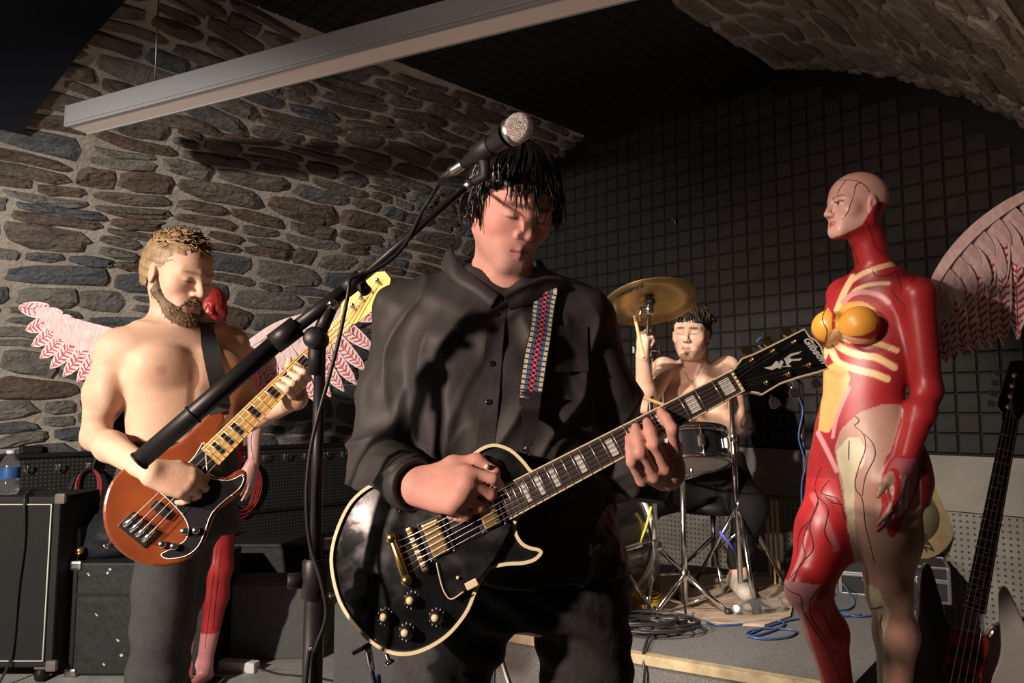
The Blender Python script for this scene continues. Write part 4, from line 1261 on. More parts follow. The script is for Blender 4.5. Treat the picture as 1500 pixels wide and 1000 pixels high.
# fretting hand: palm behind the neck, fingers curled over the fretboard
def NG(px, py, n): return G(*G.px(px, py, n), n)
s_palm = NG(975, 690, -.03)
body.chain([s_lwr, NG(975, 690, -.035), NG(962, 668, -.04)], [.028, .030, .026], .02)
body.ell(NG(962, 678, -.03), (.045, .022, .032), np.array(G.R()), .02)
for (kx, ky), (mx, my), (tx_, ty_), ra in (((992, 655), (985, 628), (968, 603), .0102), ((978, 682), (958, 650), (948, 618), .0104), ((962, 694), (938, 662), (931, 625), .0100), ((944, 700), (925, 676), (921, 640), .0088)):
    body.chain([NG(kx, ky, -.030), NG(kx - 4, ky + 4, .006), NG(mx, my, .040), NG((mx + tx_) / 2, (my + ty_) / 2 - 2, .036), NG(tx_, ty_, .021)], [ra * 1.15, ra * 1.1, ra, ra * .96, ra * .82], k=.006)
body.chain([NG(985, 690, -.04), NG(962, 660, -.045), NG(945, 630, -.038)], [.015, .012, .010], .01)
V, F = body.mesh(1)
pt = Paint(V, F, (.68, .355, .285))
face_paint(pt, HS, lips=(.55, .22, .21), brow=(.03, .02, .018), flush=(.72, .32, .27), stubble=(.42, .28, .25))
pt.soft(np.exp(-((np.linalg.norm(V - A3(P(640, 745, 1.29)), axis=1) / .06) ** 2)) * .35, (.75, .36, .30))
mesh_obj('body', V, F, m_skin, sroot, smooth=True, col=pt.col)
for i, jt in enumerate([]): pass
# shirt
sh = Sdf(.0050)
shirt_rows = [(P(730, 404, 1.55), .085, .065), (P(728, 425, 1.55), .150, .090), (P(727, 450, 1.55), .190, .105), (P(728, 500, 1.54), .205, .125), (P(738, 600, 1.53), .200, .132), (P(756, 700, 1.52), .190, .135), (P(775, 780, 1.52), .188, .135), (P(790, 842, 1.525), .190, .135)]
sh.loft(shirt_rows, SL, SF, .03)
sh.cone(nb, s_rsh, .062, .066, .04); sh.cone(nb, s_lsh, .062, .064, .04)
sh.chain([s_rsh, P(580, 580, 1.55), s_rel, P(572, 697, 1.41), s_rwr], [.068, .077, .068, .058, .044], .025)
sh.chain([s_lsh, P(885, 580, 1.585), s_lel, P(938, 690, 1.49), s_lwr], [.066, .074, .066, .055, .043], .025)
sh.cone(nb + Vector((0, 0, -.02)), HS.T((0, -.012, -.045)), .064, .072, .008, 's')
# open neck
sh.cone(P(738, 400, 1.44), P(738, 432, 1.42), .040, .012, .008, 's')
sh.half(P(790, 838, 1.52), (0, 0, -1), [-.5, 1.2, .5], [.5, 1.8, 1.02])
wr_d = (s_rwr - P(572, 697, 1.41)).normalized(); sh.half(s_rwr - wr_d * .006, wr_d, A3(s_rwr) - .08, A3(s_rwr) + .08)
wl_d = (s_lwr - s_lel).normalized(); sh.half(s_lwr - wl_d * .0, wl_d, A3(s_lwr) - .08, A3(s_lwr) + .08)
def crease(x): return (1 - np.abs(np.sin(x))) ** 2
def folds(V, n):
    px, py = proj_np(V)
    w = noise3(V, 11, 3.); w2 = noise3(V, 22, 1.2)
    a = .005 * noise3(V * np.array([1, 1, .30]), 34, .7) + .0025 * noise3(V * np.array([1, 1, .5]), 75, 2.)
    arm = smooth_step(655 - px, 0, 40)
    low = smooth_step(py, 520, 640)
    a = a + arm * low * (.012 * crease(py * .042 + (px - 580) * .030 + 1.6 * w) - .004)
    a = a + arm * (1 - low) * (.007 * crease((px - 580) * .055 + py * .012 + 1.3 * w) - .002)
    tor = smooth_step(px, 630, 670)
    a = a + tor * smooth_step(py, 430, 480) * (.011 * crease((px - 690) * .036 + (py - 480) * .011 + 1.2 * w + .5 * w2) - .003)
    a = a + tor * smooth_step(py, 600, 680) * (.008 * crease((py - 640) * .05 + (px - 700) * .02 + 1.5 * w2) - .002)
    return a
VS, FS = sh.mesh(2, folds)
shirt = mesh_obj('shirt', VS, FS, m_shirt, sroot, smooth=True)
SK = Skin(VS, FS)
# collar: two folded flaps that meet at the open neck, joined by the stand behind the neck
BK = Skin(V, F)
def flap(name, inner, outer):
    ri = []; ro = []
    for (x, y, Yd) in inner:
        l, n = BK.hit(x, y); q = P(x, y, Yd)
        if l is not None and abs(l.y - Yd) < .06: q = l + n * .005
        ri.append(q)
    for (x, y) in outer:
        l, n = SK.hit(x, y); ro.append(l + n * .006 if l is not None else P(x, y, 1.5))
    ri = [Vector(p) for p in spline(ri, 4)]; ro = [Vector(p) for p in spline(ro, 4)]
    cv = []; k = len(ri)
    for a_, b_ in zip(ri, ro):
        mid = a_.lerp(b_, .5) + Vector((0, -.008, .006))
        cv += [a_ + Vector((0, .004, -.012)), a_ + Vector((0, 0, .006)), a_.lerp(mid, .35) + Vector((0, -.005, .007)), mid, b_, b_ + Vector((0, .006, -.001))]
    cf = [[i * 6 + j, i * 6 + j + 1, (i + 1) * 6 + j + 1, (i + 1) * 6 + j] for i in range(k - 1) for j in range(5)]
    return mesh_obj(name, cv, cf, m_shirt, shirt, smooth=True)
flap('collar_flap', [(662, 362, 1.56), (668, 380, 1.50), (684, 400, 1.46), (704, 417, 1.43), (732, 438, 1.41)], [(646, 384), (654, 402), (670, 417), (692, 431), (718, 452)])
flap('collar_flap', [(736, 438, 1.41), (752, 430, 1.42), (770, 420, 1.44), (790, 410, 1.48), (808, 402, 1.54)], [(748, 455), (770, 449), (794, 441), (814, 432), (834, 424)])
nc = P(738, 392, 1.56); st_v = []; st_f = []
for i in range(19):
    a_ = math.radians(-5 + 190 * i / 18); d_ = Vector((math.cos(a_), math.sin(a_), 0))
    st_v += [nc + d_ * .074 + Vector((0, 0, -.02)), nc + d_ * .070 + Vector((0, 0, .018)), nc + d_ * .080 + Vector((0, 0, .016)), nc + d_ * .098 + Vector((0, 0, -.016))]
st_f = [[i * 4 + j, i * 4 + j + 1, (i + 1) * 4 + j + 1, (i + 1) * 4 + j] for i in range(18) for j in range(3)]
mesh_obj('collar_stand', st_v, st_f, m_shirt, shirt, smooth=True)
pl = SK.path([(733, 441), (727, 470), (724, 500), (721, 540), (717, 590), (712, 640), (710, 668)], .0005, 5)
ribbon('button_placket', pl, .034, .0028, m_shirt, shirt)
m_button = mat('black_button', (.01, .01, .01), .15, spec=.7)
for x, y in ((727, 462), (724, 484), (721, 533), (716, 589)):
    l, n = SK.hit(x, y)
    if l is not None: MB().lathe([(0, .0046), (.0035, .0046), (.0055, .0055), (.0062, .004), (.0062, .002), (.0045, .001)], l, n, 14).build('button', m_button, shirt)
# chest pocket
gx = np.linspace(812, 860, 7); gy = np.linspace(478, 545, 7); pv = []; okp = True
for y in gy:
    for x in gx:
        l, n = SK.hit(x, y)
        if l is None: okp = False; break
        pv.append(l + n * .0035)
    if not okp: break
if okp: mesh_obj('chest_pocket', pv, [[j * 7 + i, (j + 1) * 7 + i, (j + 1) * 7 + i + 1, j * 7 + i + 1] for j in range(6) for i in range(6)], m_shirt, shirt, smooth=True)
# sleeve cuff with its button
cd = wr_d; cx_, cy_, _ = frame(cd)
cb = MB(); c0 = s_rwr - wr_d * .052; c1 = s_rwr - wr_d * .002
cb.lathe([(.044, .0), (.0515, .004), (.0505, .025), (.047, .050), (.043, .052), (.036, .046), (.034, .02)], c0, wr_d, 28)
cf_o = cb.build('cuff', m_shirt, shirt)
bp_ = c0 + wr_d * .03 + (Vector((.25, -.75, -.6)) - wr_d * Vector((.25, -.75, -.6)).dot(wr_d)).normalized() * .051
MB().ball(bp_, .006, 6).build('cuff_button', m_button, cf_o)
# trousers
tr = Sdf(.0065)
tr.loft([(P(785, 800, 1.53), .165, .118), (P(785, 850, 1.53), .172, .125), (P(782, 905, 1.53), .172, .12)], SL, SF, .03)
tr.half(P(785, 806, 1.53), (0, 0, 1), [-.4, 1.2, .9], [.5, 1.8, 1.2])
for i in (0, 1):
    tr.cone(s_hips[i], s_kn[i], .100, .082, .035); tr.cone(s_kn[i], s_an[i] + Vector((0, 0, .02)), .082, .07, .03)
    tr.half(s_an[i] - Vector((0, 0, .03)), (0, 0, -1), [s_an[i].x - .15, s_an[i].y - .2, -.2], [s_an[i].x + .15, s_an[i].y + .2, .2])
def jfold(V, n):
    px, py = proj_np(V)
    return .003 * noise3(V, 26, .4) + .0035 * np.sin(V[:, 2] * 95 + V[:, 0] * 60 + 2 * noise3(V, 8)) * smooth_step(1.0 - V[:, 2], 0, .12)
VT, FT = tr.mesh(2, jfold)
jeans = mesh_obj('jeans', VT, FT, m_jeans, sroot, smooth=True)
ST = Skin(VT, FT)
for i in (0, 1): shoe(sroot, s_an[i], s_toe[i], m_shoe)
# hair: a wet cap and loose locks over the brow
rnd = random.Random(11)
hc = hair_cap(HS, m_hairk, sroot, puff=.010, front=.050, back=-.075, side=-.005, amp=.003)
cur = []
down = HS.R.T @ np.array([0, 0, -1.])
def lock(az, ph0, ph1, hang, r, wob=.004, puff=.013, spread=.010, n=5, wave=.0):
    """a clump of wet hair: several strings that start apart and meet at the tip"""
    c = np.array([0, -.018, .038]); tipo = np.array([rnd.uniform(-1, 1), rnd.uniform(-1, 1), rnd.uniform(-1, 1)]) * .003
    seed = rnd.uniform(0, 6); drift = np.array([rnd.uniform(-1, 1), rnd.uniform(-.3, .5), 0]) * wob
    for s_ in range(n):
        a0 = az + rnd.uniform(-1, 1) * spread * 9; pf = puff + rnd.uniform(-.003, .004); rr = np.array([.075 + pf, .096 + pf, .084 + pf])
        pts = []; n1, n2 = 8, 9
        for i in range(n1):
            f = i / (n1 - 1); ph = ph0 + (ph1 - ph0) * f; aa = a0 + (az - a0) * f * .75 + .05 * math.sin(4 * f + seed)
            d = np.array([math.sin(ph) * math.cos(aa), math.sin(ph) * math.sin(aa), math.cos(ph)]); pts.append(c + d * rr)
        t = pts[-1] - pts[-2]; t /= np.linalg.norm(t); p = pts[-1].copy(); L = hang * rnd.uniform(.75, 1.1); st = L / n2
        side = np.cross(t, down); side /= np.linalg.norm(side) + 1e-6
        for i in range(n2):
            t = t * .74 + down * .26 + drift + side * wave * math.cos(i * .9 + seed + s_ * .3); t /= np.linalg.norm(t); p = p + t * st; pts.append(p.copy())
        W = [HS.T(q) for q in pts]; k = len(W); r_ = r * rnd.uniform(.6, 1.2)
        cur.append((W, [r_ * (1 - (i / k) ** 3) + .0004 for i in range(k)]))
for i in range(150):
    az = rnd.uniform(0, 2 * math.pi); fr = math.sin(az)           # fr = 1 straight ahead
    if fr > .45: hang = rnd.uniform(.012, .050); ph1 = rnd.uniform(.95, 1.30)
    elif fr > -.2: hang = rnd.uniform(.025, .085); ph1 = rnd.uniform(1.30, 1.62)
    else: hang = rnd.uniform(.02, .07); ph1 = rnd.uniform(1.6, 2.0)
    lock(az, rnd.uniform(.05, .7), ph1, hang, rnd.uniform(.0012, .0026), wob=.10, puff=rnd.uniform(.008, .020), wave=rnd.uniform(.05, .22))
for i in range(22):                                                # wet strings over the brow and eyes
    az = rnd.uniform(.8, 2.5); lock(az, .3, rnd.uniform(1.05, 1.3), rnd.uniform(.05, .095), rnd.uniform(.0009, .0014), wob=.12, puff=.017, n=2, wave=.2)
for i in range(26):                                                # curls round the ear and nape on the lit side
    az = rnd.uniform(-.5, .35); lock(az, .5, rnd.uniform(1.45, 1.8), rnd.uniform(.05, .10), rnd.uniform(.0012, .0022), wob=.18, puff=.015, n=4, wave=.38)
strands('hair_locks', cur, m_hairk, hc)

# ---- woven guitar strap
m_strap = mat('woven_strap', (.02, .02, .03), .8)
nt = m_strap.node_tree; N_ = nt.nodes; L_ = nt.links; bs = N_['Principled BSDF']
uvn = N_.new('ShaderNodeUVMap'); sep = N_.new('ShaderNodeSeparateXYZ'); L_.new(uvn.outputs[0], sep.inputs[0])
def mth(op, a, b=None, c=None):
    n = N_.new('ShaderNodeMath'); n.operation = op
    for i, v in enumerate((a, b, c)):
        if v is None: continue
        if isinstance(v, (int, float)): n.inputs[i].default_value = v
        else: L_.new(v, n.inputs[i])
    return n.outputs[0]
def mixc(f, a, b):
    n = N_.new('ShaderNodeMix'); n.data_type = 'RGBA'; L_.new(f, n.inputs[0])
    for i, v in ((6, a), (7, b)):
        if isinstance(v, tuple): n.inputs[i].default_value = (*v, 1)
        else: L_.new(v, n.inputs[i])
    return n.outputs[2]
u_, v_ = sep.outputs[0], sep.outputs[1]
ctr = mth('ABSOLUTE', mth('SUBTRACT', u_, .5))                      # 0 centre .. .5 edge
fv = mth('FRACT', mth('MULTIPLY', v_, 95)); fz = mth('ABSOLUTE', mth('SUBTRACT', fv, .5))
edge = mth('MULTIPLY', mth('GREATER_THAN', ctr, .30), mth('LESS_THAN', ctr, .46))
sq = mth('MULTIPLY', edge, mth('GREATER_THAN', mth('ADD', fz, mth('ABSOLUTE', mth('SUBTRACT', ctr, .38))), .17))
c1_ = mixc(sq, (.012, .012, .016), (.62, .58, .40))
blue = mth('MULTIPLY', mth('GREATER_THAN', ctr, .16), mth('LESS_THAN', ctr, .28))
c2_ = mixc(mth('MULTIPLY', blue, mth('GREATER_THAN', fz, .12)), c1_, (.05, .15, .34))
zig = mth('LESS_THAN', mth('ABSOLUTE', mth('SUBTRACT', ctr, mth('MULTIPLY', fz, .28))), .045)
c3_ = mixc(mth('MULTIPLY', zig, mth('LESS_THAN', ctr, .15)), c2_, (.55, .06, .10))
dia = mth('LESS_THAN', mth('ADD', ctr, mth('MULTIPLY', fz, .4)), .045)
c4_ = mixc(dia, c3_, (.55, .52, .48))
L_.new(c4_, bs.inputs['Base Color'])
strap = thing('guitar_strap', P(785, 500, 1.4), 'woven patterned guitar strap over the singer\'s shoulder with black leather end', 'strap')
fp = SK.path([(800, 428), (795, 450), (790, 490), (782, 540), (775, 585)], .004, 6)
def calm(path, it=6):
    pp = [Vector(p) for p, n in path]; nn = [Vector(n) for p, n in path]
    for _ in range(it):
        pp = [pp[0]] + [(pp[i - 1] + pp[i] * 2 + pp[i + 1]) / 4 for i in range(1, len(pp) - 1)] + [pp[-1]]
        nn = [(nn[max(i - 1, 0)] + nn[i] + nn[min(i + 1, len(nn) - 1)]).normalized() for i in range(len(nn))]
    return list(zip(pp, nn))
fp = calm(fp)
# continue over the shoulder and down the back to the tail of the guitar
top_p = fp[0][0]
back = [top_p + Vector((.0, .03, .012)), top_p + Vector((-.01, .10, .01)), top_p + Vector((-.05, .165, -.07)), top_p + Vector((-.14, .185, -.25)), top_p + Vector((-.27, .12, -.42)), top_p + Vector((-.33, .02, -.50))]
bp2 = [Vector(q) for q in spline([top_p] + back, 5)][1:]
cs_ = P(735, 500, 1.54)
bpath = []
for i, q in enumerate(bp2):
    n = Vector((0, -.2, 1)) if i < 6 else (q - Vector((cs_.x, cs_.y, q.z))).normalized()
    bpath.append((q, n))
ribbon('woven_band', list(reversed(fp)) + bpath, .045, .0025, m_strap, strap)
m_leather = mat('black_leather', (.014, .013, .012), .5)
l0, n0 = fp[-1]
btn = G(*G.px(774, 655), -.02)
le = [(Vector(q), Vector((0, -1, .1))) for q in spline([l0 + Vector((0, -.001, .015)), l0 + Vector((0, -.002, -.02)), l0 * .5 + btn * .5 + Vector((0, -.01, 0)), btn + G.V * .006], 6)]
ribbon('leather_end', le, [.045 - .026 * i / (len(le) - 1) for i in range(len(le))], .003, m_leather, strap)

# ------------------------------------------------------------------ the bearded bassist
m_blond = mat('sandy_blond_hair', (.15, .085, .038), .55, nscale=60, col2=(.32, .20, .10))
m_beard = mat('brown_beard_hair', (.085, .05, .028), .7, nscale=90, col2=(.20, .12, .065))
m_trous = mat('charcoal_trousers', (.045, .044, .043), .85, nscale=80, namt=.25, bump=.2, bscale=15, spec=.2)
def PB(x, y, Y): return P(x, y, Y + .06)
broot = thing('person', Vector((-.95, 2.1, 0)), 'bare-chested bearded man in charcoal trousers playing an amber bass guitar', 'person')
yb = math.radians(44); BF = Vector((math.sin(yb), -math.cos(yb), 0)); BL = Vector((math.cos(yb), math.sin(yb), 0))
bd = Sdf(.0045)
HB = HeadF(bd, PB(262, 403, 2.09), rot3(math.radians(63), math.radians(17), 0), 1.03, nose=1.12, brow=1.15)
bnb = PB(262, 482, 2.13)
bd.cone(HB.T((0, -.028, -.04)), bnb, .058, .066, .03)
brow_ = [(PB(262, 484, 2.12), .090, .066), (PB(262, 503, 2.12), .158, .085), (PB(264, 530, 2.115), .174, .105), (PB(266, 556, 2.11), .172, .108), (PB(266, 595, 2.11), .152, .100), (PB(263, 640, 2.11), .140, .095), (PB(262, 690, 2.11), .140, .095), (PB(262, 740, 2.11), .14, .095)]
bd.loft(brow_, BL, BF, .035, n=2.4)
b_rsh, b_rel, b_rwr = PB(172, 510, 2.02), PB(140, 640, 2.01), BG(*BG.px(222, 695), .058)
b_lsh, b_lel = PB(338, 505, 2.25), PB(362, 612, 2.24)
nk_u, nk_v = BG.px(430, 560)
nkc = BG(nk_u, 0, 0)
b_lwr = nkc + BG.V * -.052 + BG.N * -.035 - BG.U * .02
bd.cone(bnb + Vector((0, .01, .01)), b_rsh + Vector((.03, 0, .01)), .055, .05, .05); bd.cone(bnb + Vector((0, .01, .01)), b_lsh, .055, .05, .05)
bd.ell(b_rsh + Vector((-.002, 0, -.018)), (.053, .056, .068), None, .03)
bd.chain([b_rsh, PB(150, 575, 2.01), b_rel], [.049, .047, .036], .02)
bd.ell(PB(160, 572, 1.99), (.040, .044, .062), None, .02)
bd.chain([b_rel, b_rel.lerp(b_rwr, .30), b_rwr], [.036, .040, .027], .02)
bd.chain([b_lsh, b_lel], [.054, .040], .02); bd.chain([b_lel, b_lel.lerp(b_lwr, .3), b_lwr], [.040, .041, .029], .02)
# chest and belly
for sx, dz in ((-1, 0), (1, 0)):
    c = PB(266, 538, 2.11) + BF * .082 + BL * sx * .075
    bd.ell(c, (.078, .036, .055), np.array(Matrix((BL, BF, Vector((0, 0, 1)))).transposed()), .03)
cm = PB(264, 548, 2.11) + BF * .128
bd.cone(cm + Vector((0, 0, .05)), cm + Vector((0, 0, -.09)) - BF * .014, .005, .004, .02, 's')
bn = PB(262, 632, 2.11) + BF * .106; bd.ell(bn, (.006, .01, .008), None, .008, 's')
b_pel = PB(262, 745, 2.11)
b_hip = [PB(252, 765, 2.05), PB(274, 765, 2.17)]; b_kn = [PB(228, 1000, 2.02), PB(236, 985, 2.22)]
b_an = [Vector((b_kn[0].x + .0, 2.08, .09)), Vector((b_kn[1].x + .10, 2.34, .09))]
b_toe = [(b_an[0].x + .12, 1.98), (b_an[1].x + .13, 2.24)]
lower_body(bd, b_pel, b_hip, b_kn, b_an, (.066, .050, .038), toes=b_toe, pelr=(.12, .11, .07))
# plucking hand over the strings
hdirs = BG(*BG.px(283, 712), .045) - b_rwr
hand(bd, b_rwr, hdirs, (BG.N * .8 + BG.V * .6), True, [(32, 52, 30), (38, 58, 32), (42, 62, 34), (46, 62, 34)],
     thumb=[(.018, .020, -.006), (.040, .055, -.012), (.046, .085, -.020), (.040, .108, -.026)], size=1.05)
# fretting hand round the neck
pc = nkc + BG.N * -.032 + BG.V * -.018
bd.ell(pc, (.045, .030, .020), np.array(BG.R()), .02); bd.cone(b_lwr, pc, .028, .026, .02)
for i in range(4):
    du = .034 - .022 * i
    a = nkc + BG.U * du + BG.V * -.034 + BG.N * -.016
    bd.chain([a - BG.N * .012, a + BG.V * -.006 + BG.N * .024, nkc + BG.U * (du - .004) + BG.V * -.022 + BG.N * .040, nkc + BG.U * (du - .006) + BG.V * .006 + BG.N * .026], [.0105, .0100, .0095, .008], .006)
bd.chain([pc + BG.U * .01, nkc + BG.U * .03 + BG.V * .02 - BG.N * .030, nkc + BG.U * .045 + BG.V * .036 - BG.N * .014], [.015, .0115, .009], .01)
V, F = bd.mesh(1)
pt = Paint(V, F, (.57, .35, .24))
face_paint(pt, HB, lips=(.46, .23, .19), brow=(.20, .11, .06), flush=(.60, .29, .22))
for sx in (-1, 1):
    c = A3(PB(266, 546, 2.11) + BF * .116 + BL * sx * .095); d = np.linalg.norm(V - c, axis=1)
    pt.soft(np.exp(-(d / .016) ** 4) * .75, (.46, .20, .16))
# fine chest hair darkens the breastbone
d = np.linalg.norm((V - A3(PB(268, 535, 2.11) + BF * .12)) * np.array([1, 1, .8]), axis=1)
pt.soft(np.exp(-(d / .09) ** 2) * (.18 + .14 * noise3(V, 300)), (.34, .19, .12))
mesh_obj('body', V, F, m_skin, broot, smooth=True, col=pt.col)
BSK = Skin(V, F)
tb_ = Sdf(.0065)
tb_.loft([(PB(262, 640, 2.11), .158, .112), (PB(262, 690, 2.11), .165, .118), (PB(262, 750, 2.11), .172, .122), (PB(262, 785, 2.11), .165, .12)], BL, BF, .03)
for i in (0, 1):
    tb_.cone(b_hip[i], b_kn[i], .092, .070, .04); tb_.cone(b_kn[i], b_an[i] + Vector((0, 0, .02)), .070, .066, .03)
    tb_.half(b_an[i] - Vector((0, 0, .03)), (0, 0, -1), [b_an[i].x - .15, b_an[i].y - .2, -.2], [b_an[i].x + .15, b_an[i].y + .2, .2])
tb_.half(PB(262, 645, 2.11), (0, 0, 1), [-1.4, 1.7, 1.0], [-.5, 2.6, 1.4])
V2, F2 = tb_.mesh(2, lambda V, n: .003 * noise3(V, 22, .9) + .003 * np.sin(V[:, 2] * 60 + V[:, 0] * 50 + 2 * noise3(V, 7)))
trs = mesh_obj('trousers', V2, F2, m_trous, broot, smooth=True)
for i in (0, 1): shoe(broot, b_an[i], b_toe[i], m_shoe)
bh_o = hair_cap(HB, m_blond, broot, puff=.008, front=.060, back=-.062, side=.004, amp=.003, freq=130)
cur = []; rnd = random.Random(5)
for i in range(700):
    az = rnd.uniform(0, 2 * math.pi); ph = rnd.uniform(0, 1.35) if math.sin(az) < .3 else rnd.uniform(0, .95)
    d = np.array([math.sin(ph) * math.cos(az), math.sin(ph) * math.sin(az), math.cos(ph)])
    p = np.array([0, -.018, .038]) + d * (np.array([.075, .096, .084]) + .006)
    ln = rnd.uniform(.018, .030) * (1.3 if (p[1] > 0 and p[2] > .08) else .7); t = d * .35 + np.array([0, .8, .12]) + np.array([rnd.uniform(-.45, .45) for _ in range(3)]); t = t - d * max(0., t @ d - .3)
    t /= np.linalg.norm(t); pts = []
    sd = np.array([rnd.uniform(-1, 1) for _ in range(3)])
    for k in range(6):
        pts.append(HB.T(p)); t = t + sd * .22 - d * .10; t /= np.linalg.norm(t); p = p + t * ln / 5
    cur.append((pts, [.0024, .0026, .0024, .0020, .0014, .0005]))
strands('hair_tufts', cur, m_blond, bh_o)
be = Sdf(.005)
def bt(p): return HB.T(p)
for sx in (-1, 1):
    be.chain([bt((sx * .070, .004, -.018)), bt((sx * .064, .012, -.055)), bt((sx * .040, .058, -.096)), bt((0, .076, -.112))], [.005, .0125, .0185, .023], .02)
    be.chain([bt((0, .0965, -.0525)), bt((sx * .024, .086, -.060)), bt((sx * .033, .074, -.085))], [.0042, .0045, .007], .01)
be.chain([bt((-.018, .068, -.112)), bt((.018, .068, -.112))], [.022, .022], .02)
VB, FB = be.mesh(1, lambda V, n: .0012 * noise3(V, 420, .2) + .0010 * noise3(V, 800, 1.))
beo = mesh_obj('beard', VB, FB, m_beard, broot, smooth=True)
cur = []
nB = vnormals(VB, FB); ids = RNG.integers(0, len(VB), 420)
for i in ids:
    n = nB[i]; p = VB[i] - n * .002; t = n * .55 + np.array([.1, -.1, -.75]); t /= np.linalg.norm(t)
    cur.append(([p, p + t * .004, p + t * .008 + np.array([0, 0, -.002])], [.0015, .0012, .0004]))
strands('beard_tufts', cur, m_beard, beo, 3)
# bass strap
bst = thing('guitar_strap', PB(315, 520, 2.1), 'plain black strap holding the amber bass across the bare chest', 'strap')
pa = BSK.path([(299, 478), (305, 500), (312, 530), (318, 560), (323, 585)], .006, 6); pa = calm(pa)
hb_ = BG(*BG.px(322, 603), -.015)
pa2 = pa + [(Vector(q), Vector((.4, -.8, .2))) for q in spline([pa[-1][0] + Vector((.002, -.005, -.012)), hb_ + Vector((0, -.004, .012)), hb_ + Vector((0, 0, -.008))], 4)]
t0 = pa[0][0]
bk = [t0 + Vector((-.02, .05, .012)), t0 + Vector((-.06, .11, -.02)), t0 + Vector((-.16, .10, -.15)), t0 + Vector((-.25, .02, -.30)), t0 + Vector((-.27, -.05, -.42))]
bkp = [(Vector(q), (Vector(q) - Vector((-.94, 2.11, Vector(q).z))).normalized() if i > 4 else Vector((0, .1, 1))) for i, q in enumerate(spline([t0] + bk, 5)[1:])]
m_webbing = mat('black_webbing', (.015, .015, .016), .8)
ribbon('strap_band', list(reversed(pa2)) + bkp, .05, .0025, m_webbing, bst)

# ------------------------------------------------------------------ the drummer
m_brown = mat('dark_brown_hair', (.03, .018, .012), .5, nscale=60, namt=.4)
m_shorts = mat('black_shorts_cloth', (.008, .008, .009), .85, bump=.2, bscale=20)
def PD(x, y, Y): return P(x, y, Y + .2)
droot = thing('person', Vector((.88, 3.5, RH)), 'bare-chested dark-haired drummer with tattooed chest seated behind the cymbal', 'person')
yd = math.radians(-18); DF = Vector((math.sin(yd), -math.cos(yd), 0)); DL = Vector((math.cos(yd), math.sin(yd), 0))
dd = Sdf(.0055)
HDm = HeadF(dd, PD(1012, 489, 3.24), rot3(math.radians(-24), math.radians(2), math.radians(-4)), 1.03)
dnb = PD(1022, 553, 3.32)
dd.cone(HDm.T((0, -.022, -.045)), dnb, .054, .06, .03)
dd.loft([(PD(1022, 553, 3.32), .085, .065), (PD(1022, 565, 3.32), .155, .085), (PD(1023, 585, 3.31), .17, .105), (PD(1026, 610, 3.31), .160, .105), (PD(1032, 640, 3.32), .142, .10), (PD(1038, 670, 3.34), .15, .11), (PD(1042, 695, 3.36), .165, .13)], DL, DF, .035, n=2.4)
d_rsh, d_rel, d_rwr = PD(972, 540, 3.28), PD(947, 592, 3.10), PD(941, 522, 3.0)
d_lsh, d_lel, d_lwr = PD(1066, 538, 3.36), PD(1082, 622, 3.28), PD(1008, 612, 3.10)
dd.cone(dnb, d_rsh, .05, .048, .05); dd.cone(dnb, d_lsh, .05, .048, .05)
dd.chain([d_rsh, d_rel, d_rel.lerp(d_rwr, .3), d_rwr], [.055, .042, .042, .029], .02)
dd.chain([d_lsh, d_lel, d_lel.lerp(d_lwr, .3), d_lwr], [.055, .042, .042, .029], .02)
for sx in (-1, 1):
    dd.ell(PD(1023, 582, 3.31) + DF * .075 + DL * sx * .072, (.072, .036, .05), np.array(Matrix((DL, DF, Vector((0, 0, 1)))).transposed()), .03)
hand(dd, d_rwr, PD(940, 492, 2.97) - d_rwr, Vector((-.9, -.3, .1)), True, [(70, 90, 50)] * 4, thumb=[(.02, .02, -.01), (.036, .05, -.03), (.030, .07, -.045), (.02, .085, -.055)])
hand(dd, d_lwr, PD(980, 604, 3.0) - d_lwr, Vector((.1, -.2, 1)), False, [(60, 85, 50)] * 4, thumb=[(.02, .02, -.01), (.036, .05, -.03), (.030, .07, -.045), (.02, .085, -.055)])
d_pel = PD(1042, 705, 3.38)
d_hip = [PD(1015, 712, 3.32), PD(1068, 712, 3.36)]; d_kn = [PD(938, 738, 3.22), PD(1100, 742, 3.16)]
d_an = [Vector((d_kn[0].x + .03, 3.50, RH + .09)), Vector(PD(1082, 828, 3.26))]
d_an[1].z = RH + .09
dd.ell(d_pel, (.14, .12, .08), None, .04)
for i in (0, 1):
    dd.chain([d_hip[i], d_kn[i], d_an[i]], [.070, .050, .036], .03)
    heel = Vector((d_an[i].x, d_an[i].y + .02, RH + .035)); dd.cone(d_an[i], heel, .036, .034, .03); dd.cone(heel, Vector((d_an[i].x - .02, d_an[i].y - .16, RH + .03)), .034, .028, .03)
V, F = dd.mesh(1)
pt = Paint(V, F, (.72, .46, .33))
face_paint(pt, HDm, lips=(.52, .22, .20), brow=(.04, .025, .018), flush=(.72, .34, .27))
# tattoos on collarbone and chest: fine dark scrolls
tz = pt.front & (V[:, 1] < 3.6) & (V[:, 2] < dnb.z + .012)
for sc_ in ([(1043, 512), (1050, 517), (1047, 524), (1055, 528), (1061, 520), (1057, 512), (1064, 515), (1068, 523), (1062, 530), (1054, 536), (1046, 533), (1040, 527), (1035, 531), (1030, 538)],
            [(1052, 509), (1066, 511), (1070, 520), (1066, 534), (1058, 541)], [(1033, 526), (1041, 538), (1036, 546), (1030, 541)], [(996, 527), (1001, 534), (1003, 542), (1000, 536)], [(992, 530), (998, 537), (1004, 541)],
            [(1058, 517), (1052, 523), (1060, 526)], [(1044, 520), (1038, 534), (1046, 541)]):
    pt.stroke(sc_, 1.0, (.10, .08, .075), 1.6, tz)
mesh_obj('body', V, F, m_skin, droot, smooth=True, col=pt.col)
DSK = Skin(V, F)
ds = Sdf(.008)
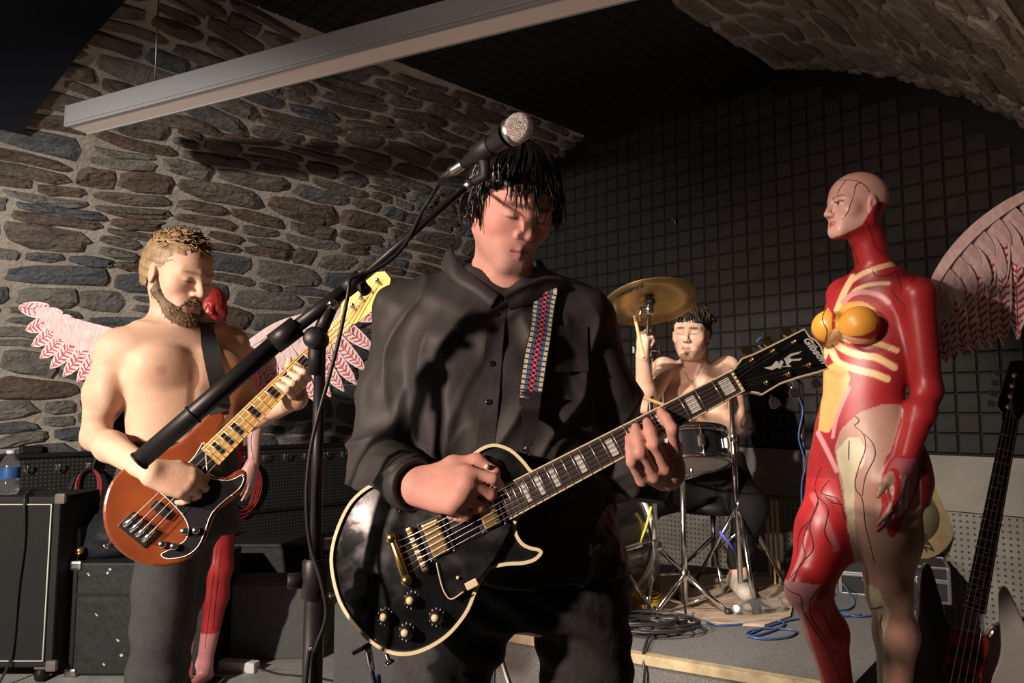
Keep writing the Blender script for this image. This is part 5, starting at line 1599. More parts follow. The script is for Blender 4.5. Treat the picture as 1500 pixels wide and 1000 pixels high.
ds.loft([(PD(1036, 656, 3.33), .158, .118), (PD(1042, 695, 3.36), .178, .15), (PD(1042, 722, 3.37), .18, .15)], DL, DF, .04)
ds.half(PD(1036, 660, 3.33), (0, 0, 1), [.4, 2.8, .9], [1.6, 4.1, 1.5])
for i in (0, 1): ds.chain([d_hip[i], d_kn[i]], [.098, .075], .04); ds.chain([d_kn[i], d_an[i] + Vector((0, 0, .05))], [.074, .055], .03)
V2, F2 = ds.mesh(1, lambda V, n: .003 * noise3(V, 25, .9))
mesh_obj('trousers', V2, F2, m_shorts, droot, smooth=True)
m_sneaker = mat('pale_grey_sneaker', (.42, .38, .32), .7, nscale=20, namt=.3)
for i in (0, 1):
    f_ = Sdf(.007); a = d_an[i]; h_ = Vector((a.x, a.y + .03, RH + .04)); t_ = Vector((a.x - .02, a.y - .17, RH + .038))
    f_.cone(h_, t_, .046, .040, .03, ax=(0, 0, 1), sc=.85); f_.cone(h_ + Vector((0, -.015, .02)), a + Vector((0, 0, -.01)), .045, .044, .03)
    f_.half((0, 0, RH), (0, 0, -1), [a.x - .3, a.y - .4, 0], [a.x + .3, a.y + .3, RH + .1])
    V3, F3 = f_.mesh(1); mesh_obj('sneaker', V3, F3, m_sneaker, droot, smooth=True)
dh = hair_cap(HDm, m_brown, droot, puff=.013, front=.045, back=-.05, side=-.002, amp=.004, freq=80)
cur = []; rnd = random.Random(9)
for i in range(190):
    az = rnd.uniform(0, 2 * math.pi); ph = rnd.uniform(.3, 1.25)
    d = np.array([math.sin(ph) * math.cos(az), math.sin(ph) * math.sin(az), math.cos(ph)])
    p = np.array([0, -.018, .038]) + d * (np.array([.075, .096, .084]) + .012)
    t = np.array([d[0] * .6 + rnd.uniform(-.5, .5), d[1] * .7 + .1, .1]); t /= np.linalg.norm(t) + 1e-6; pts = []
    for k in range(6): pts.append(HDm.T(p)); t = t + np.array([rnd.uniform(-.3, .3), 0, -.38]); t /= np.linalg.norm(t); p = p + t * rnd.uniform(.006, .010)
    cur.append((pts, [.0045, .005, .0045, .0038, .0026, .0008]))
strands('hair_tufts', cur, m_brown, dh)
q = DSK.path([(997, 524), (1004, 545), (1010, 558), (1013, 560)], .001, 4) + DSK.path([(1017, 556), (1026, 538), (1032, 524)], .001, 4)
MB().tube([p for p, n in q], .0018, 5).build('neck_chain', m_steel, droot)
# ------------------------------------------------------------------ winged anatomical mannequins
RED = (.36, .022, .026); DRED = (.22, .012, .016); PINK = (.62, .27, .28); PALE = (.60, .36, .30); CREAM = (.74, .48, .25); YEL = (.62, .29, .04)
m_vein = mat('dark_vein_paint', (.03, .008, .010), .5)
m_plinth = mat('black_plinth_paint', (.012, .012, .012), .7, nscale=20, namt=.4)
# feather: chevrons in rose on a pale pink ground
m_feather = mat('pink_feather_board', (.8, .55, .55), .65)
nt = m_feather.node_tree; N_ = nt.nodes; L_ = nt.links; bs = N_['Principled BSDF']
uvn = N_.new('ShaderNodeUVMap'); sep = N_.new('ShaderNodeSeparateXYZ'); L_.new(uvn.outputs[0], sep.inputs[0])
u_, v_ = sep.outputs[0], sep.outputs[1]
ctr = mth('ABSOLUTE', mth('SUBTRACT', u_, .5))
tcn = N_.new('ShaderNodeTexCoord'); nz = N_.new('ShaderNodeTexNoise'); nz.inputs['Scale'].default_value = 40; L_.new(tcn.outputs['Object'], nz.inputs['Vector'])
ph = mth('ADD', mth('MULTIPLY', v_, 42), mth('ADD', mth('MULTIPLY', ctr, 1.9), mth('MULTIPLY', nz.outputs['Fac'], .9)))
che = mth('GREATER_THAN', mth('FRACT', ph), .58)
che = mth('MULTIPLY', che, mth('MULTIPLY', mth('GREATER_THAN', ctr, .04), mth('LESS_THAN', ctr, .40)))
rac = mth('LESS_THAN', ctr, .035)
base = mixc(mth('SMOOTH_MIN', mth('MULTIPLY', nz.outputs['Fac'], .8), 1., .1), (.88, .74, .71), (.80, .54, .53))
cc = mixc(che, base, (.50, .06, .09)); cc = mixc(rac, cc, (.42, .05, .08)); L_.new(cc, bs.inputs['Base Color'])
m_covert = mat('pale_covert_feather', (.86, .72, .68), .65, nscale=70, col2=(.70, .42, .42), stretch=(1, 1, .4))
m_rose = mat('rose_wing_board', (.48, .08, .10), .6, nscale=30, col2=(.65, .28, .28))
def feather(name, a, b, w, n, m, parent, t=.004, shape=1., side=0.):
    """flat leaf from a to b with thickness and a raised shaft"""
    a, b, n = Vector(a), Vector(b), Vector(n).normalized(); d = (b - a); L = d.length; d.normalize(); x = d.cross(n).normalized()
    V = []; uv = []; F = []; K = 7
    for i in range(K + 1):
        s = i / K
        hw = w / 2 * (math.sin(math.pi * min(1., (.14 + .86 * s) ** .75 * .985)) ** .55) * (1 if s < .97 else .5)
        bend = x * side * s * s * L
        for q, z in ((-1, 0), (0, .003), (1, 0)):
            V.append(a + d * L * s + bend + x * q * hw + n * z); uv.append((.5 + q * .5, s * L))
    k0 = len(V)
    for i in range(K + 1):
        for j in range(3): V.append(V[i * 3 + j] - n * t); uv.append(uv[i * 3 + j])
    for i in range(K):
        for j in range(2):
            f = [i * 3 + j, i * 3 + j + 1, (i + 1) * 3 + j + 1, (i + 1) * 3 + j]; F += [f, [q + k0 for q in f[::-1]]]
        for j in (0, 2): F.append([i * 3 + j, (i + 1) * 3 + j, (i + 1) * 3 + j + k0, i * 3 + j + k0])
    F.append([K * 3, K * 3 + 1, K * 3 + 2, K * 3 + 2 + k0, K * 3 + 1 + k0, K * 3 + k0])
    o = mesh_obj(name, V, F, m, parent, smooth=False, uv=uv)
    bm = bmesh.new(); bm.from_mesh(o.data); bmesh.ops.recalc_face_normals(bm, faces=bm.faces[:]); bm.to_mesh(o.data); bm.free()
    return o
def lerp_path(pts, t):
    q = spline(pts, 10); f = t * (len(q) - 1); i = min(int(f), len(q) - 2); r = f - i
    return tuple(np.array(q[i]) * (1 - r) + np.array(q[i + 1]) * r)
def wing(parent, lead, tips, Yf, n, nprim, widths, covert_rows, board=True):
    """lead = pixel path of the leading edge, tips = pixel path of the feather ends, Yf(px,py) = depth"""
    n = Vector(n).normalized()
    def Q(p, o=0.): return P(p[0], p[1], Yf(*p)) + n * o
    out = [Q(p) for p in spline(lead, 5)] ; inn = [Q(tuple(np.array(lerp_path(lead, t)) * .45 + np.array(lerp_path(tips, t)) * .55)) for t in np.linspace(1, 0, 16)]
    wb = tri_fill(MB().prism(out + inn, n, .010).build('wing', m_rose, parent))
    for i in range(nprim):
        t = (i + .5) / nprim
        a = np.array(lerp_path(lead, t)) * .8 + np.array(lerp_path(tips, t)) * .2; b = lerp_path(tips, t)
        feather('feather', Q(a, .004 + .004 * (i % 2)), Q(b, .004 + .004 * (i % 2)), widths[0], n, m_feather, wb)
    for i in range(nprim):
        t = (i + .5) / nprim
        a = np.array(lerp_path(lead, t)) * .85 + np.array(lerp_path(tips, t)) * .15; b = np.array(lerp_path(lead, t)) * .40 + np.array(lerp_path(tips, t)) * .60
        feather('feather', Q(a, .013 + .003 * (i % 2)), Q(b, .013 + .003 * (i % 2)), widths[1], n, m_feather, wb)
    for r, (f0, f1, cnt, w) in enumerate(covert_rows):
        for i in range(cnt):
            t = (i + .5) / cnt; t0 = max(t - .10, 0.)
            a = np.array(lerp_path(lead, t0)) * (1 - f0) + np.array(lerp_path(tips, t0)) * f0; b = np.array(lerp_path(lead, t)) * (1 - f1) + np.array(lerp_path(tips, t)) * f1
            feather('covert_feather', Q(a, .021 + .005 * r + .002 * (i % 2)), Q(b, .021 + .005 * r + .002 * (i % 2)), w, n, m_covert, wb)
    eg = spline(lead, 5); ed = [Q(tuple(np.array(q) * .96 + np.array(lerp_path(tips, i / (len(eg) - 1))) * .04), .022) for i, q in enumerate(eg)]
    ribbon('leading_edge', [(p, n) for p in ed], [widths[0] * .22 + widths[0] * .3 * math.sin(math.pi * min(1, (i + 1) / len(ed))) for i in range(len(ed))], .010, m_covert, wb)
    return wb

# ---- the large mannequin beside the drum platform
MY = 2.12
mroot = thing('mannequin', Vector((1.1, MY, .24)), 'bald female mannequin painted with red muscles, veins and yellow ribs beside the drum platform', 'mannequin')
ym = math.radians(-46); MF = Vector((math.sin(ym), -math.cos(ym), 0)); ML = Vector((math.cos(ym), math.sin(ym), 0))
md = Sdf(.0040)
HM = HeadF(md, P(1254, 304, MY + .03), rot3(math.radians(-80), math.radians(-2), 0), .885, female=True, nose=.95)
mnb = P(1284, 405, MY + .06)
md.cone(HM.T((0, -.024, -.045)), mnb, .047, .050, .03)
md.loft([(P(1284, 402, MY + .05), .065, .045), (P(1286, 420, MY + .05), .135, .066), (P(1284, 445, MY + .05), .150, .082), (P(1281, 480, MY + .04), .145, .088), (P(1272, 530, MY + .03), .125, .080), (P(1263, 578, MY + .02), .108, .074), (P(1264, 620, MY + .02), .132, .088), (P(1271, 665, MY + .02), .158, .104), (P(1276, 705, MY + .02), .160, .105), (P(1278, 730, MY + .02), .14, .095)], ML, MF, .03)
m_lsh, m_lel, m_lwr = P(1343, 430, MY - .09), P(1359, 572, MY - .08), P(1326, 682, MY - .14)
m_rsh, m_rel, m_rwr = P(1236, 430, MY + .16), P(1262, 570, MY + .30), P(1262, 670, MY + .26)
md.cone(mnb, m_lsh, .036, .040, .04); md.cone(mnb, m_rsh, .036, .040, .04)
md.chain([m_lsh, m_lel, m_lel.lerp(m_lwr, .3), m_lwr], [.047, .036, .035, .023], .02)
md.chain([m_rsh, m_rel, m_rel.lerp(m_rwr, .3), m_rwr], [.047, .036, .035, .023], .02)
hand(md, m_lwr, P(1313, 745, MY - .16) - m_lwr, Vector((.75, -.65, 0)), False, [(8, 12, 8), (10, 14, 8), (12, 16, 10), (14, 18, 10)], size=1.0, spread=.02, r=.85)
hand(md, m_rwr, P(1265, 735, MY + .25) - m_rwr, Vector((-.5, .8, 0)), True, [(8, 12, 8)] * 4, size=.95, r=.85)
md.ell(P(1259, 476, MY - .055), (.054, .054, .054), None, .022); md.ell(P(1215, 480, MY + .045), (.050, .050, .052), None, .022)
m_hipn, m_hipf = P(1296, 705, MY - .03), P(1240, 700, MY + .08)
m_knn, m_knf = P(1302, 868, MY - .03), P(1184, 862, MY - .02)
m_ann, m_anf = P(1308, 1072, MY + .02), P(1240, 1070, MY + .10)
PLZ = min(m_ann.z, m_anf.z) - .085
for hp, kn, an, fw in ((m_hipn, m_knn, m_ann, -.02), (m_hipf, m_knf, m_anf, 0)):
    md.chain([hp, hp.lerp(kn, .5), kn], [.100, .082, .056], .04)
    cf_ = kn.lerp(an, .3) + Vector((.022, .01, 0)); md.chain([kn, cf_, an], [.052, .054, .032], .03)
    toe = Vector((an.x - .10, an.y - .08, PLZ + .022)); md.chain([an, Vector((an.x + .01, an.y + .01, PLZ + .03)), toe], [.032, .03, .022], .025)
md.ell(m_knf + Vector((-.028, -.02, 0)), (.034, .034, .042), None, .03)
V, F = md.mesh(1)
pt = Paint(V, F, RED)
pt.soft(np.clip(.5 + .6 * noise3(V * np.array([1, 1, .35]), 40, 1.), 0, 1) * .5, DRED)
cA = lambda L: [(1130 + .34 * x, 220 + .34 * y) for x, y in L]
cB = lambda L: [(1100 + .48 * x, 520 + .48 * y) for x, y in L]
hl = HM.loc(V)
hz, hy = hl[:, 2], hl[:, 1]
pale = (np.linalg.norm(hl, axis=1) < .17) & (hz > np.interp(hy, [-.12, -.03, -.005, .02, .06, .09], [.012, .005, -.02, -.075, -.101, -.112]))
pt.col[pale] = PALE
def segd(V, a, b):
    a, b = A3(a), A3(b); t = np.clip(((V - a) @ (b - a)) / ((b - a) @ (b - a)), 0, 1); return np.linalg.norm(V - a - t[:, None] * (b - a), axis=1)
armm = (segd(V, m_lsh, m_lel) < .052) | (segd(V, m_lel, m_lwr) < .042)
tors = (~armm) & (pt.py < 640) & (pt.py > 380)
for L, w, c in (([(585, 485), (520, 490), (430, 515), (370, 545), (330, 575)], 3.6, CREAM), ([(350, 545), (310, 620), (282, 690)], 4.5, CREAM), ([(505, 572), (430, 577), (370, 597), (335, 630)], 2.8, CREAM),
                ([(505, 655), (470, 628), (400, 610), (345, 622), (308, 655)], 3.6, PINK), ([(272, 785), (300, 805), (370, 822), (450, 830), (540, 862)], 4.2, CREAM),
                ([(268, 815), (300, 850), (370, 880), (450, 892), (530, 935)], 5.2, CREAM), ([(258, 860), (290, 915), (370, 945), (440, 962), (500, 985)], 5.0, CREAM), ([(275, 780), (245, 840), (228, 890)], 4, CREAM)):
    pt.stroke(cA(L), w, c, mask=tors)
pt.poly(cA([(285, 690), (320, 655), (390, 650), (440, 675), (465, 720), (445, 775), (390, 800), (320, 800), (278, 775), (272, 730)]), YEL, mask=tors)
pt.poly(cA([(165, 740), (200, 705), (245, 680), (262, 700), (262, 770), (235, 830), (200, 815), (170, 780)]), YEL, mask=tors)
leg = (pt.py > 525)
pt.poly(cB([(222, 40), (250, 25), (290, 35), (303, 70), (290, 120), (265, 190), (240, 235), (205, 232), (215, 130), (212, 80)]), (.64, .37, .13), mask=leg)
pt.stroke(cB([(245, 50), (265, 60), (285, 55)]), 4, (.70, .30, .10), mask=leg)
near = leg & ~armm & ~((pt.px < 1225 + .20 * (pt.py - 700)) & (pt.py > 700)) & (segd(V, m_hipf, m_knf) > .062)
nearh = near & ~((segd(V, m_lwr, P(1311, 790, MY - .165)) < .050) & (V[:, 1] < MY - .105))
pt.poly(cB([(275, 225), (330, 175), (400, 150), (455, 150), (520, 250), (520, 1100), (370, 1100), (365, 760), (325, 690), (275, 400), (255, 285)]), (.40, .235, .18), mask=nearh)
pt.poly(cB([(262, 290), (295, 252), (330, 250), (350, 285), (345, 335), (318, 362), (315, 480), (326, 620), (350, 695), (392, 715), (402, 745), (425, 785), (408, 850), (412, 1100), (383, 1100), (372, 790), (335, 700), (300, 560), (280, 380), (265, 335)]), (.56, .48, .33), mask=nearh)
pt.stroke(cB([(205, 238), (232, 290), (262, 352)]), 3.4, PINK, mask=leg); pt.stroke(cB([(300, 100), (262, 190), (250, 250)]), 2.6, PINK, mask=near)
far = leg & ~near & ~armm & (pt.py > 620) & (pt.px < 1262)
pt.col[far & (V[:, 0] < 1.16)] = (.50, .025, .03)
pt.soft(far * np.clip(noise3(V * np.array([1, 1, .3]), 55, 2.), 0, 1) * .5, DRED)
pt.poly(cB([(88, 680), (130, 692), (215, 702), (205, 735), (168, 785), (120, 770), (85, 715)]), PINK, mask=far)
pt.stroke(cB([(140, 770), (165, 850), (190, 930), (215, 1010), (235, 1100)]), 5.5, PINK, 2., mask=far); pt.stroke(cB([(190, 430), (225, 500), (262, 590)]), 5, (.55, .13, .14), 3., mask=far); pt.stroke(cB([(170, 540), (150, 620), (120, 685)]), 2.5, PINK, 2., mask=far)
# bones of the hand and forearm
hm = (segd(V, m_lwr, P(1311, 790, MY - .165)) < .043) & (V[:, 1] < MY - .128) & (V[:, 2] < m_lwr.z + .02)
pt.soft(hm * .75, (.34, .12, .15))
for L in ([(440, 370), (425, 430), (410, 545)], [(455, 370), (440, 440), (430, 550)], [(470, 370), (458, 440), (450, 545)], [(480, 375), (475, 440), (470, 510)], [(430, 360), (410, 420), (405, 480)]):
    pt.stroke(cB(L), 1.6, (.58, .33, .30), 1.6, mask=hm)
face = pale & (hl[:, 1] > .02)
x, y, z = hl.T
pt.soft(((np.abs(x) < .024) & (y > .07) & (z < -.055) & (z > -.074)) * np.exp(-((x / .017) ** 4)) * .9, (.45, .05, .05))
pt.soft(((np.hypot((np.abs(x) - .031) / .0125, (z + .001) / .0055) < 1) & (y > .05)) * 1., (.55, .48, .42)); pt.soft(((np.hypot((np.abs(x) - .031) / .0055, (z + .001) / .0055) < 1) & (y > .05)) * 1., (.03, .02, .02))
for zz_, w_ in ((.0055, .0016),): pt.soft(((np.abs(z - zz_ + .10 * (np.abs(x) - .031) ** 2 * 60) < w_) & (np.abs(np.abs(x) - .031) < .016) & (y > .045)) * .9, (.03, .015, .015))
pt.soft(((np.abs(z - .0235 + 14 * (np.abs(x) - .034) ** 2) < .0019) & (np.abs(np.abs(x) - .032) < .019) & (y > .04)) * .85, (.06, .02, .02))
mbody = mesh_obj('body', V, F, m_paint, mroot, smooth=True, col=pt.col)
MK = Skin(V, F)
for L in ([(235, 155), (265, 135), (320, 128), (375, 135), (410, 160), (420, 180)], [(320, 130), (295, 165), (285, 190)], [(355, 190), (365, 150), (385, 140)], [(355, 195), (340, 235), (330, 265), (305, 300)],
          [(405, 300), (430, 360), (445, 410), (480, 450)], [(330, 400), (360, 440), (375, 490)], [(435, 515), (450, 540), (500, 540), (545, 520), (580, 540)], [(600, 510), (615, 545), (600, 570)], [(235, 680), (220, 730), (240, 780), (228, 830)],
          [(520, 600), (545, 640), (580, 670)], [(540, 530), (560, 590), (555, 620)]):
    MK.tube('vein', cA(L), .0013, m_vein, mroot)
for L in ([(315, 215), (345, 245), (348, 290), (330, 340), (318, 400), (340, 440), (350, 520), (365, 580), (377, 635)], [(315, 215), (330, 200), (318, 185)], [(345, 240), (372, 270), (378, 310), (350, 370), (340, 430)], [(300, 260), (298, 320)],
          [(215, 340), (195, 400), (205, 450), (180, 520), (190, 590), (150, 640), (130, 690)], [(200, 430), (235, 470), (225, 540), (250, 585)], [(205, 445), (160, 560), (165, 620), (120, 680)], [(240, 380), (215, 420), (265, 440), (285, 500)],
          [(185, 500), (150, 540), (140, 610)], [(95, 690), (120, 720), (150, 735), (160, 780), (195, 840), (235, 900), (262, 960), (275, 1000)], [(215, 700), (185, 740), (180, 790), (215, 850), (255, 910)], [(150, 840), (165, 920), (195, 1000)], [(215, 770), (240, 830), (275, 880)],
          [(225, 430), (250, 450), (280, 455)], [(355, 770), (380, 772), (402, 765)], [(400, 790), (395, 820), (402, 850)]):
    MK.tube('vein', cB(L), .0014, m_vein, mroot)
wr = thing('mannequin_wing', P(1375, 420, MY + .10), 'large pink feathered wing fixed behind the mannequin by the drum platform', 'wing') if False else None
Yw = lambda x, y: MY + .16 + (x - 1370) / 1083 * .25
wing(mroot, [(1352, 440), (1368, 402), (1395, 362), (1435, 322), (1485, 288), (1550, 262), (1630, 250)], [(1372, 520), (1388, 533), (1414, 522), (1442, 512), (1468, 508), (1510, 486), (1560, 452), (1640, 430)], Yw, (-.22, -1, .05), 13, (.068, .062),
     [(.14, .52, 11, .07), (.06, .32, 12, .06)])
MB().tube([P(1352, 450, MY + .15), P(1318, 470, MY + .10)], .012, 8).build('wing_bracket', m_black, mroot)
pb = Vector((1.12, MY + .03, 0))
PLN = thing('plinth', Vector((pb.x, pb.y, 0)), 'low black box under the large painted mannequin', 'plinth')
MB().box(Vector((pb.x - .02, pb.y - .03, PLZ / 2)), (.34, .34, PLZ), Matrix.Rotation(math.radians(-28), 3, 'Z'), .006).build('box', m_plinth, PLN)
MB().box(Vector((pb.x - .02, pb.y - .03, PLZ - .006)), (.35, .35, .02), Matrix.Rotation(math.radians(-28), 3, 'Z'), .004).build('top_board', m_plinth, PLN)

# ---- the second mannequin, behind the bassist
QY = 3.46
qroot = thing('mannequin', Vector((P(290, 975, QY).x, QY, 0)), 'winged red painted mannequin standing behind the bearded bassist', 'mannequin')
qd = Sdf(.0055)
HQ = HeadF(qd, P(311, 452, QY), rot3(math.radians(20), math.radians(2), 0), .90, female=True)
qF = Vector((.17, -1, 0)).normalized(); qL = Vector((1, .17, 0)).normalized()
qnb = P(311, 503, QY + .03); qd.cone(HQ.T((0, -.024, -.045)), qnb, .045, .05, .03)
qd.loft([(P(311, 502, QY + .03), .065, .045), (P(311, 514, QY + .03), .135, .066), (P(311, 530, QY + .02), .15, .085), (P(311, 560, QY + .02), .14, .085), (P(309, 605, QY + .02), .108, .074), (P(306, 645, QY + .02), .15, .10), (P(304, 668, QY + .02), .158, .10), (P(303, 690, QY + .02), .14, .09)], qL, qF, .03)
q_ls, q_le, q_lw = P(360, 520, QY + .03), P(374, 606, QY + .04), P(371, 676, QY - .03)
q_rs, q_re, q_rw = P(264, 520, QY + .01), P(250, 606, QY + .02), P(252, 676, QY - .05)
for a_, b_, c_, rt, nn in ((q_ls, q_le, q_lw, False, (1, 0, 0)), (q_rs, q_re, q_rw, True, (-1, 0, 0))):
    qd.cone(qnb, a_, .036, .04, .04); qd.chain([a_, b_, b_.lerp(c_, .3), c_], [.045, .035, .034, .023], .02)
    hand(qd, c_, Vector((-.05 if not rt else .05, -.15, -1)), Vector(nn) + Vector((0, -.5, 0)), rt, [(10, 14, 8)] * 4, size=.95, r=.85)
for sx in (-1, 1): qd.ell(P(311, 545, QY + .02) + qF * .085 + qL * sx * .068, (.05, .05, .05), None, .022)
qh = [P(320, 675, QY), P(285, 675, QY)]; qk = [P(322, 830, QY - .04), P(276, 838, QY - .06)]; qa = [P(300, 958, QY), P(268, 956, QY - .04)]
for i, (h_, k_, a_) in enumerate(zip(qh, qk, qa)):
    a_.z = .105
    qd.chain([h_, k_], [.095, .055], .04); qd.chain([k_, k_.lerp(a_, .3) + Vector((0, .02, 0)), a_], [.052, .05, .032], .03)
    qd.chain([a_, Vector((a_.x, a_.y + .02, .055)), Vector((a_.x - .01, a_.y - .13, .045))], [.032, .028, .022], .025)
V, F = qd.mesh(1)
pt = Paint(V, F, (.45, .03, .03)); pt.soft(np.clip(.5 + .7 * noise3(V * np.array([1, 1, .35]), 40, 3.), 0, 1) * .5, DRED)
pt.soft(((V[:, 0] > q_le.x - .045) & (V[:, 2] < q_le.z + .05) & (V[:, 2] > .7)) * 1., (.74, .42, .36))
pt.soft(((V[:, 0] < qk[1].x + .045) & (V[:, 2] < .55)) * 1., (.72, .40, .34))
pt.soft(((V[:, 0] > qk[1].x + .045) & (V[:, 2] < .25)) * .8, PINK)
for L in ([(335, 520), (350, 525), (368, 540)], [(332, 535), (352, 545), (365, 560)], [(300, 530), (330, 540)], [(312, 480), (318, 500)]): pt.stroke(L, 1.6, (.75, .35, .12), 1.5)
qb = mesh_obj('body', V, F, m_paint, qroot, smooth=True, col=pt.col)
QK = Skin(V, F)
for L in ([(318, 430), (320, 455), (314, 475)], [(345, 515), (355, 535), (350, 560)], [(372, 620), (368, 650), (374, 690)], [(318, 800), (312, 850), (306, 900), (300, 950)], [(325, 800), (318, 860), (312, 920)]): QK.tube('vein', L, .0016, m_vein, qroot)
Yq = lambda x, y: QY + .14 + abs(x - 311) / 1083 * .5
wing(qroot, [(258, 520), (220, 500), (180, 488), (140, 478), (105, 468), (76, 456)], [(240, 588), (205, 578), (165, 568), (122, 562), (86, 548), (58, 524), (40, 490), (25, 438)], Yq, (.1, -1, .05), 12, (.085, .08), [(.14, .48, 11, .085), (.06, .30, 11, .075)])
wing(qroot, [(345, 520), (372, 498), (405, 476), (445, 462), (495, 452)], [(362, 572), (392, 584), (425, 594), (458, 592), (492, 578), (524, 562), (545, 520), (565, 450)], Yq, (-.1, -1, .05), 12, (.085, .08), [(.14, .48, 11, .085), (.06, .30, 11, .075)])
MB().box(P(311, 540, QY + .125), (.2, .05, .06), None, .01).build('wing_bracket', m_black, qroot)
MB().box(Vector(((qa[0].x + qa[1].x) / 2 - .005, QY - .05, .011)), (.215, .28, .022), None, .004).build('base_plate', mat('black_base_gloss', (.01, .01, .01), .15), qroot)
# ------------------------------------------------------------------ microphone stand in front
def knob(p, ax, r, h, m, name, parent): return MB().lathe([(r * .6, 0), (r, h * .1), (r, h * .9), (r * .85, h), (0, h)], p, ax, 16).build(name, m, parent)
MSY = 1.25
mb = P(466, 640, MSY); base = Vector((mb.x, mb.y, 0))
ms = thing('microphone_stand', base, 'black boom microphone stand between the bassist and the singer', 'microphone stand')
jt = P(464, 497, MSY)
MB().tube([base + Vector((0, 0, .10)), Vector((base.x, base.y, P(466, 832, MSY).z))], .0165, 16).build('lower_pole', m_black, ms)
cl = Vector((base.x, base.y, P(466, 850, MSY).z))
MB().lathe([(.017, -.03), (.021, -.026), (.021, .030), (.017, .036)], cl, (0, 0, 1), 16).build('height_clutch', m_black, ms)
knob(cl + Vector((-.018, 0, 0)), (-1, -.3, 0), .013, .026, m_rubber, 'clutch_knob', ms)
MB().tube([cl, Vector((base.x, base.y, jt.z))], .0095, 14).build('upper_pole', m_black, ms)
for a in (0.3, 2.4, 4.5):
    MB().tube([base + Vector((0, 0, .14)), base + Vector((.33 * math.cos(a), .33 * math.sin(a), .012))], .010, 8).build('leg', m_black, ms)
b0, b1, b2, b3 = P(203, 676, 1.19), P(415, 493, 1.232), P(522, 412, 1.25), P(688, 270, 1.285)
MB().tube([b0, b1], .0155, 14).build('boom_tube', m_black, ms)
MB().tube([b1, b2], .0115, 14).build('boom_middle', m_black, ms)
MB().tube([b2, b3], .0062, 12).build('boom_rod', m_black, ms)
for t in np.linspace(.0, .36, 2): MB().tube([b0.lerp(b1, t), b0.lerp(b1, t + .012)], .0175, 14).build('boom_collar', m_rubber, ms)
bc = b1; bdir = (b2 - b1).normalized()
MB().tube([b1 - bdir * .02, b1 + bdir * .03], .0185, 14).build('boom_clutch', m_black, ms)
MB().lathe([(.0, -.022), (.016, -.02), (.019, -.01), (.019, .018), (.014, .024), (0, .024)], jt, (0, -1, .1), 18).build('tilt_joint', m_black, ms)
MB().tube([jt + Vector((0, 0, -.06)), jt + Vector((0, 0, .004))], .014, 14).build('joint_collar', m_rubber, ms)
kp = P(487, 444, 1.23); MB().lathe([(.0, .006), (.006, .006), (.009, 0), (.0095, -.01), (.006, -.016)], kp, (.3, -1, .2), 14).build('lock_bolt', m_chrome, ms)
MB().tube([jt, P(487, 444, 1.245)], .012, 10).build('joint_arm', m_black, ms)
MB().tube([b2 - (b2 - b1).normalized() * .025, b2 + (b3 - b2).normalized() * .012], .015, 14).build('rod_clutch', m_black, ms)
knob(b2 + Vector((.008, -.004, -.006)), (.6, -.3, -.7), .010, .02, m_rubber, 'rod_knob', ms)
MB().tube([b3 - (b3 - b2).normalized() * .01, b3 + (b3 - b2).normalized() * .006], .0085, 12).build('rod_tip', m_steel, ms)
# microphone and its clip
ma, mbk = P(690, 233, 1.285), P(742, 199, 1.22)
md_ = (mbk - ma).normalized()
mic = thing('microphone', ma, 'black vocal microphone with silver mesh grille above the singer\'s hair', 'microphone')
ax_ = md_
MB().lathe([(0, -.012), (.0085, -.012), (.009, -.004), (.0115, 0), (.0135, .03), (.0165, .075), (.0195, .100), (.0205, .104)], ma - md_ * .01, md_, 24).build('handle', m_black, mic)
ctr_ = ma + md_ * .112
MB().lathe([(.0205, -.012), (.0245, -.008), (.0245, -.002), (.0222, .002)], ctr_, md_, 24).build('grille_band', m_steel, mic)
prof = [(.0225, -.006)] + [(.0245 * math.cos(a), .012 + .0245 * math.sin(a)) for a in np.linspace(-.35, math.pi / 2, 9)]
m_grille = mat('silver_wire_mesh', (.62, .6, .56), .55, .8, bump=.6, bscale=700)
nt = m_grille.node_tree; N_ = nt.nodes; L_ = nt.links
vo = N_.new('ShaderNodeTexVoronoi'); vo.inputs['Scale'].default_value = 480; tcg = N_.new('ShaderNodeTexCoord'); L_.new(tcg.outputs['Object'], vo.inputs['Vector'])
rp = N_.new('ShaderNodeMapRange'); rp.inputs['From Min'].default_value = .2; rp.inputs['From Max'].default_value = .55; L_.new(vo.outputs['Distance'], rp.inputs['Value'])
mx_ = N_.new('ShaderNodeMix'); mx_.data_type = 'RGBA'; mx_.inputs[6].default_value = (.05, .05, .05, 1); mx_.inputs[7].default_value = (.75, .72, .68, 1); L_.new(rp.outputs[0], mx_.inputs[0]); L_.new(mx_.outputs[2], N_['Principled BSDF'].inputs['Base Color'])
MB().lathe(prof, ctr_, md_, 28).build('grille', m_grille, mic)
pl0 = ma - md_ * .022
MB().lathe([(.0075, 0), (.009, -.004), (.009, -.022), (.0095, -.024), (.0095, -.034), (.0075, -.036), (.0055, -.055), (.004, -.062)], pl0, md_, 18).build('plug', m_steel, mic)
clp = ma + md_ * .035
MB().lathe([(.0165, -.022), (.0185, -.02), (.0195, .02), (.0175, .022)], clp, md_, 20).build('clip_sleeve', m_rubber, ms)
MB().tube([clp - Vector((0, 0, .014)), P(712, 258, 1.28), b3 + (b3 - b2).normalized() * .004], [.011, .010, .008], 10).build('clip_swivel', m_rubber, ms)
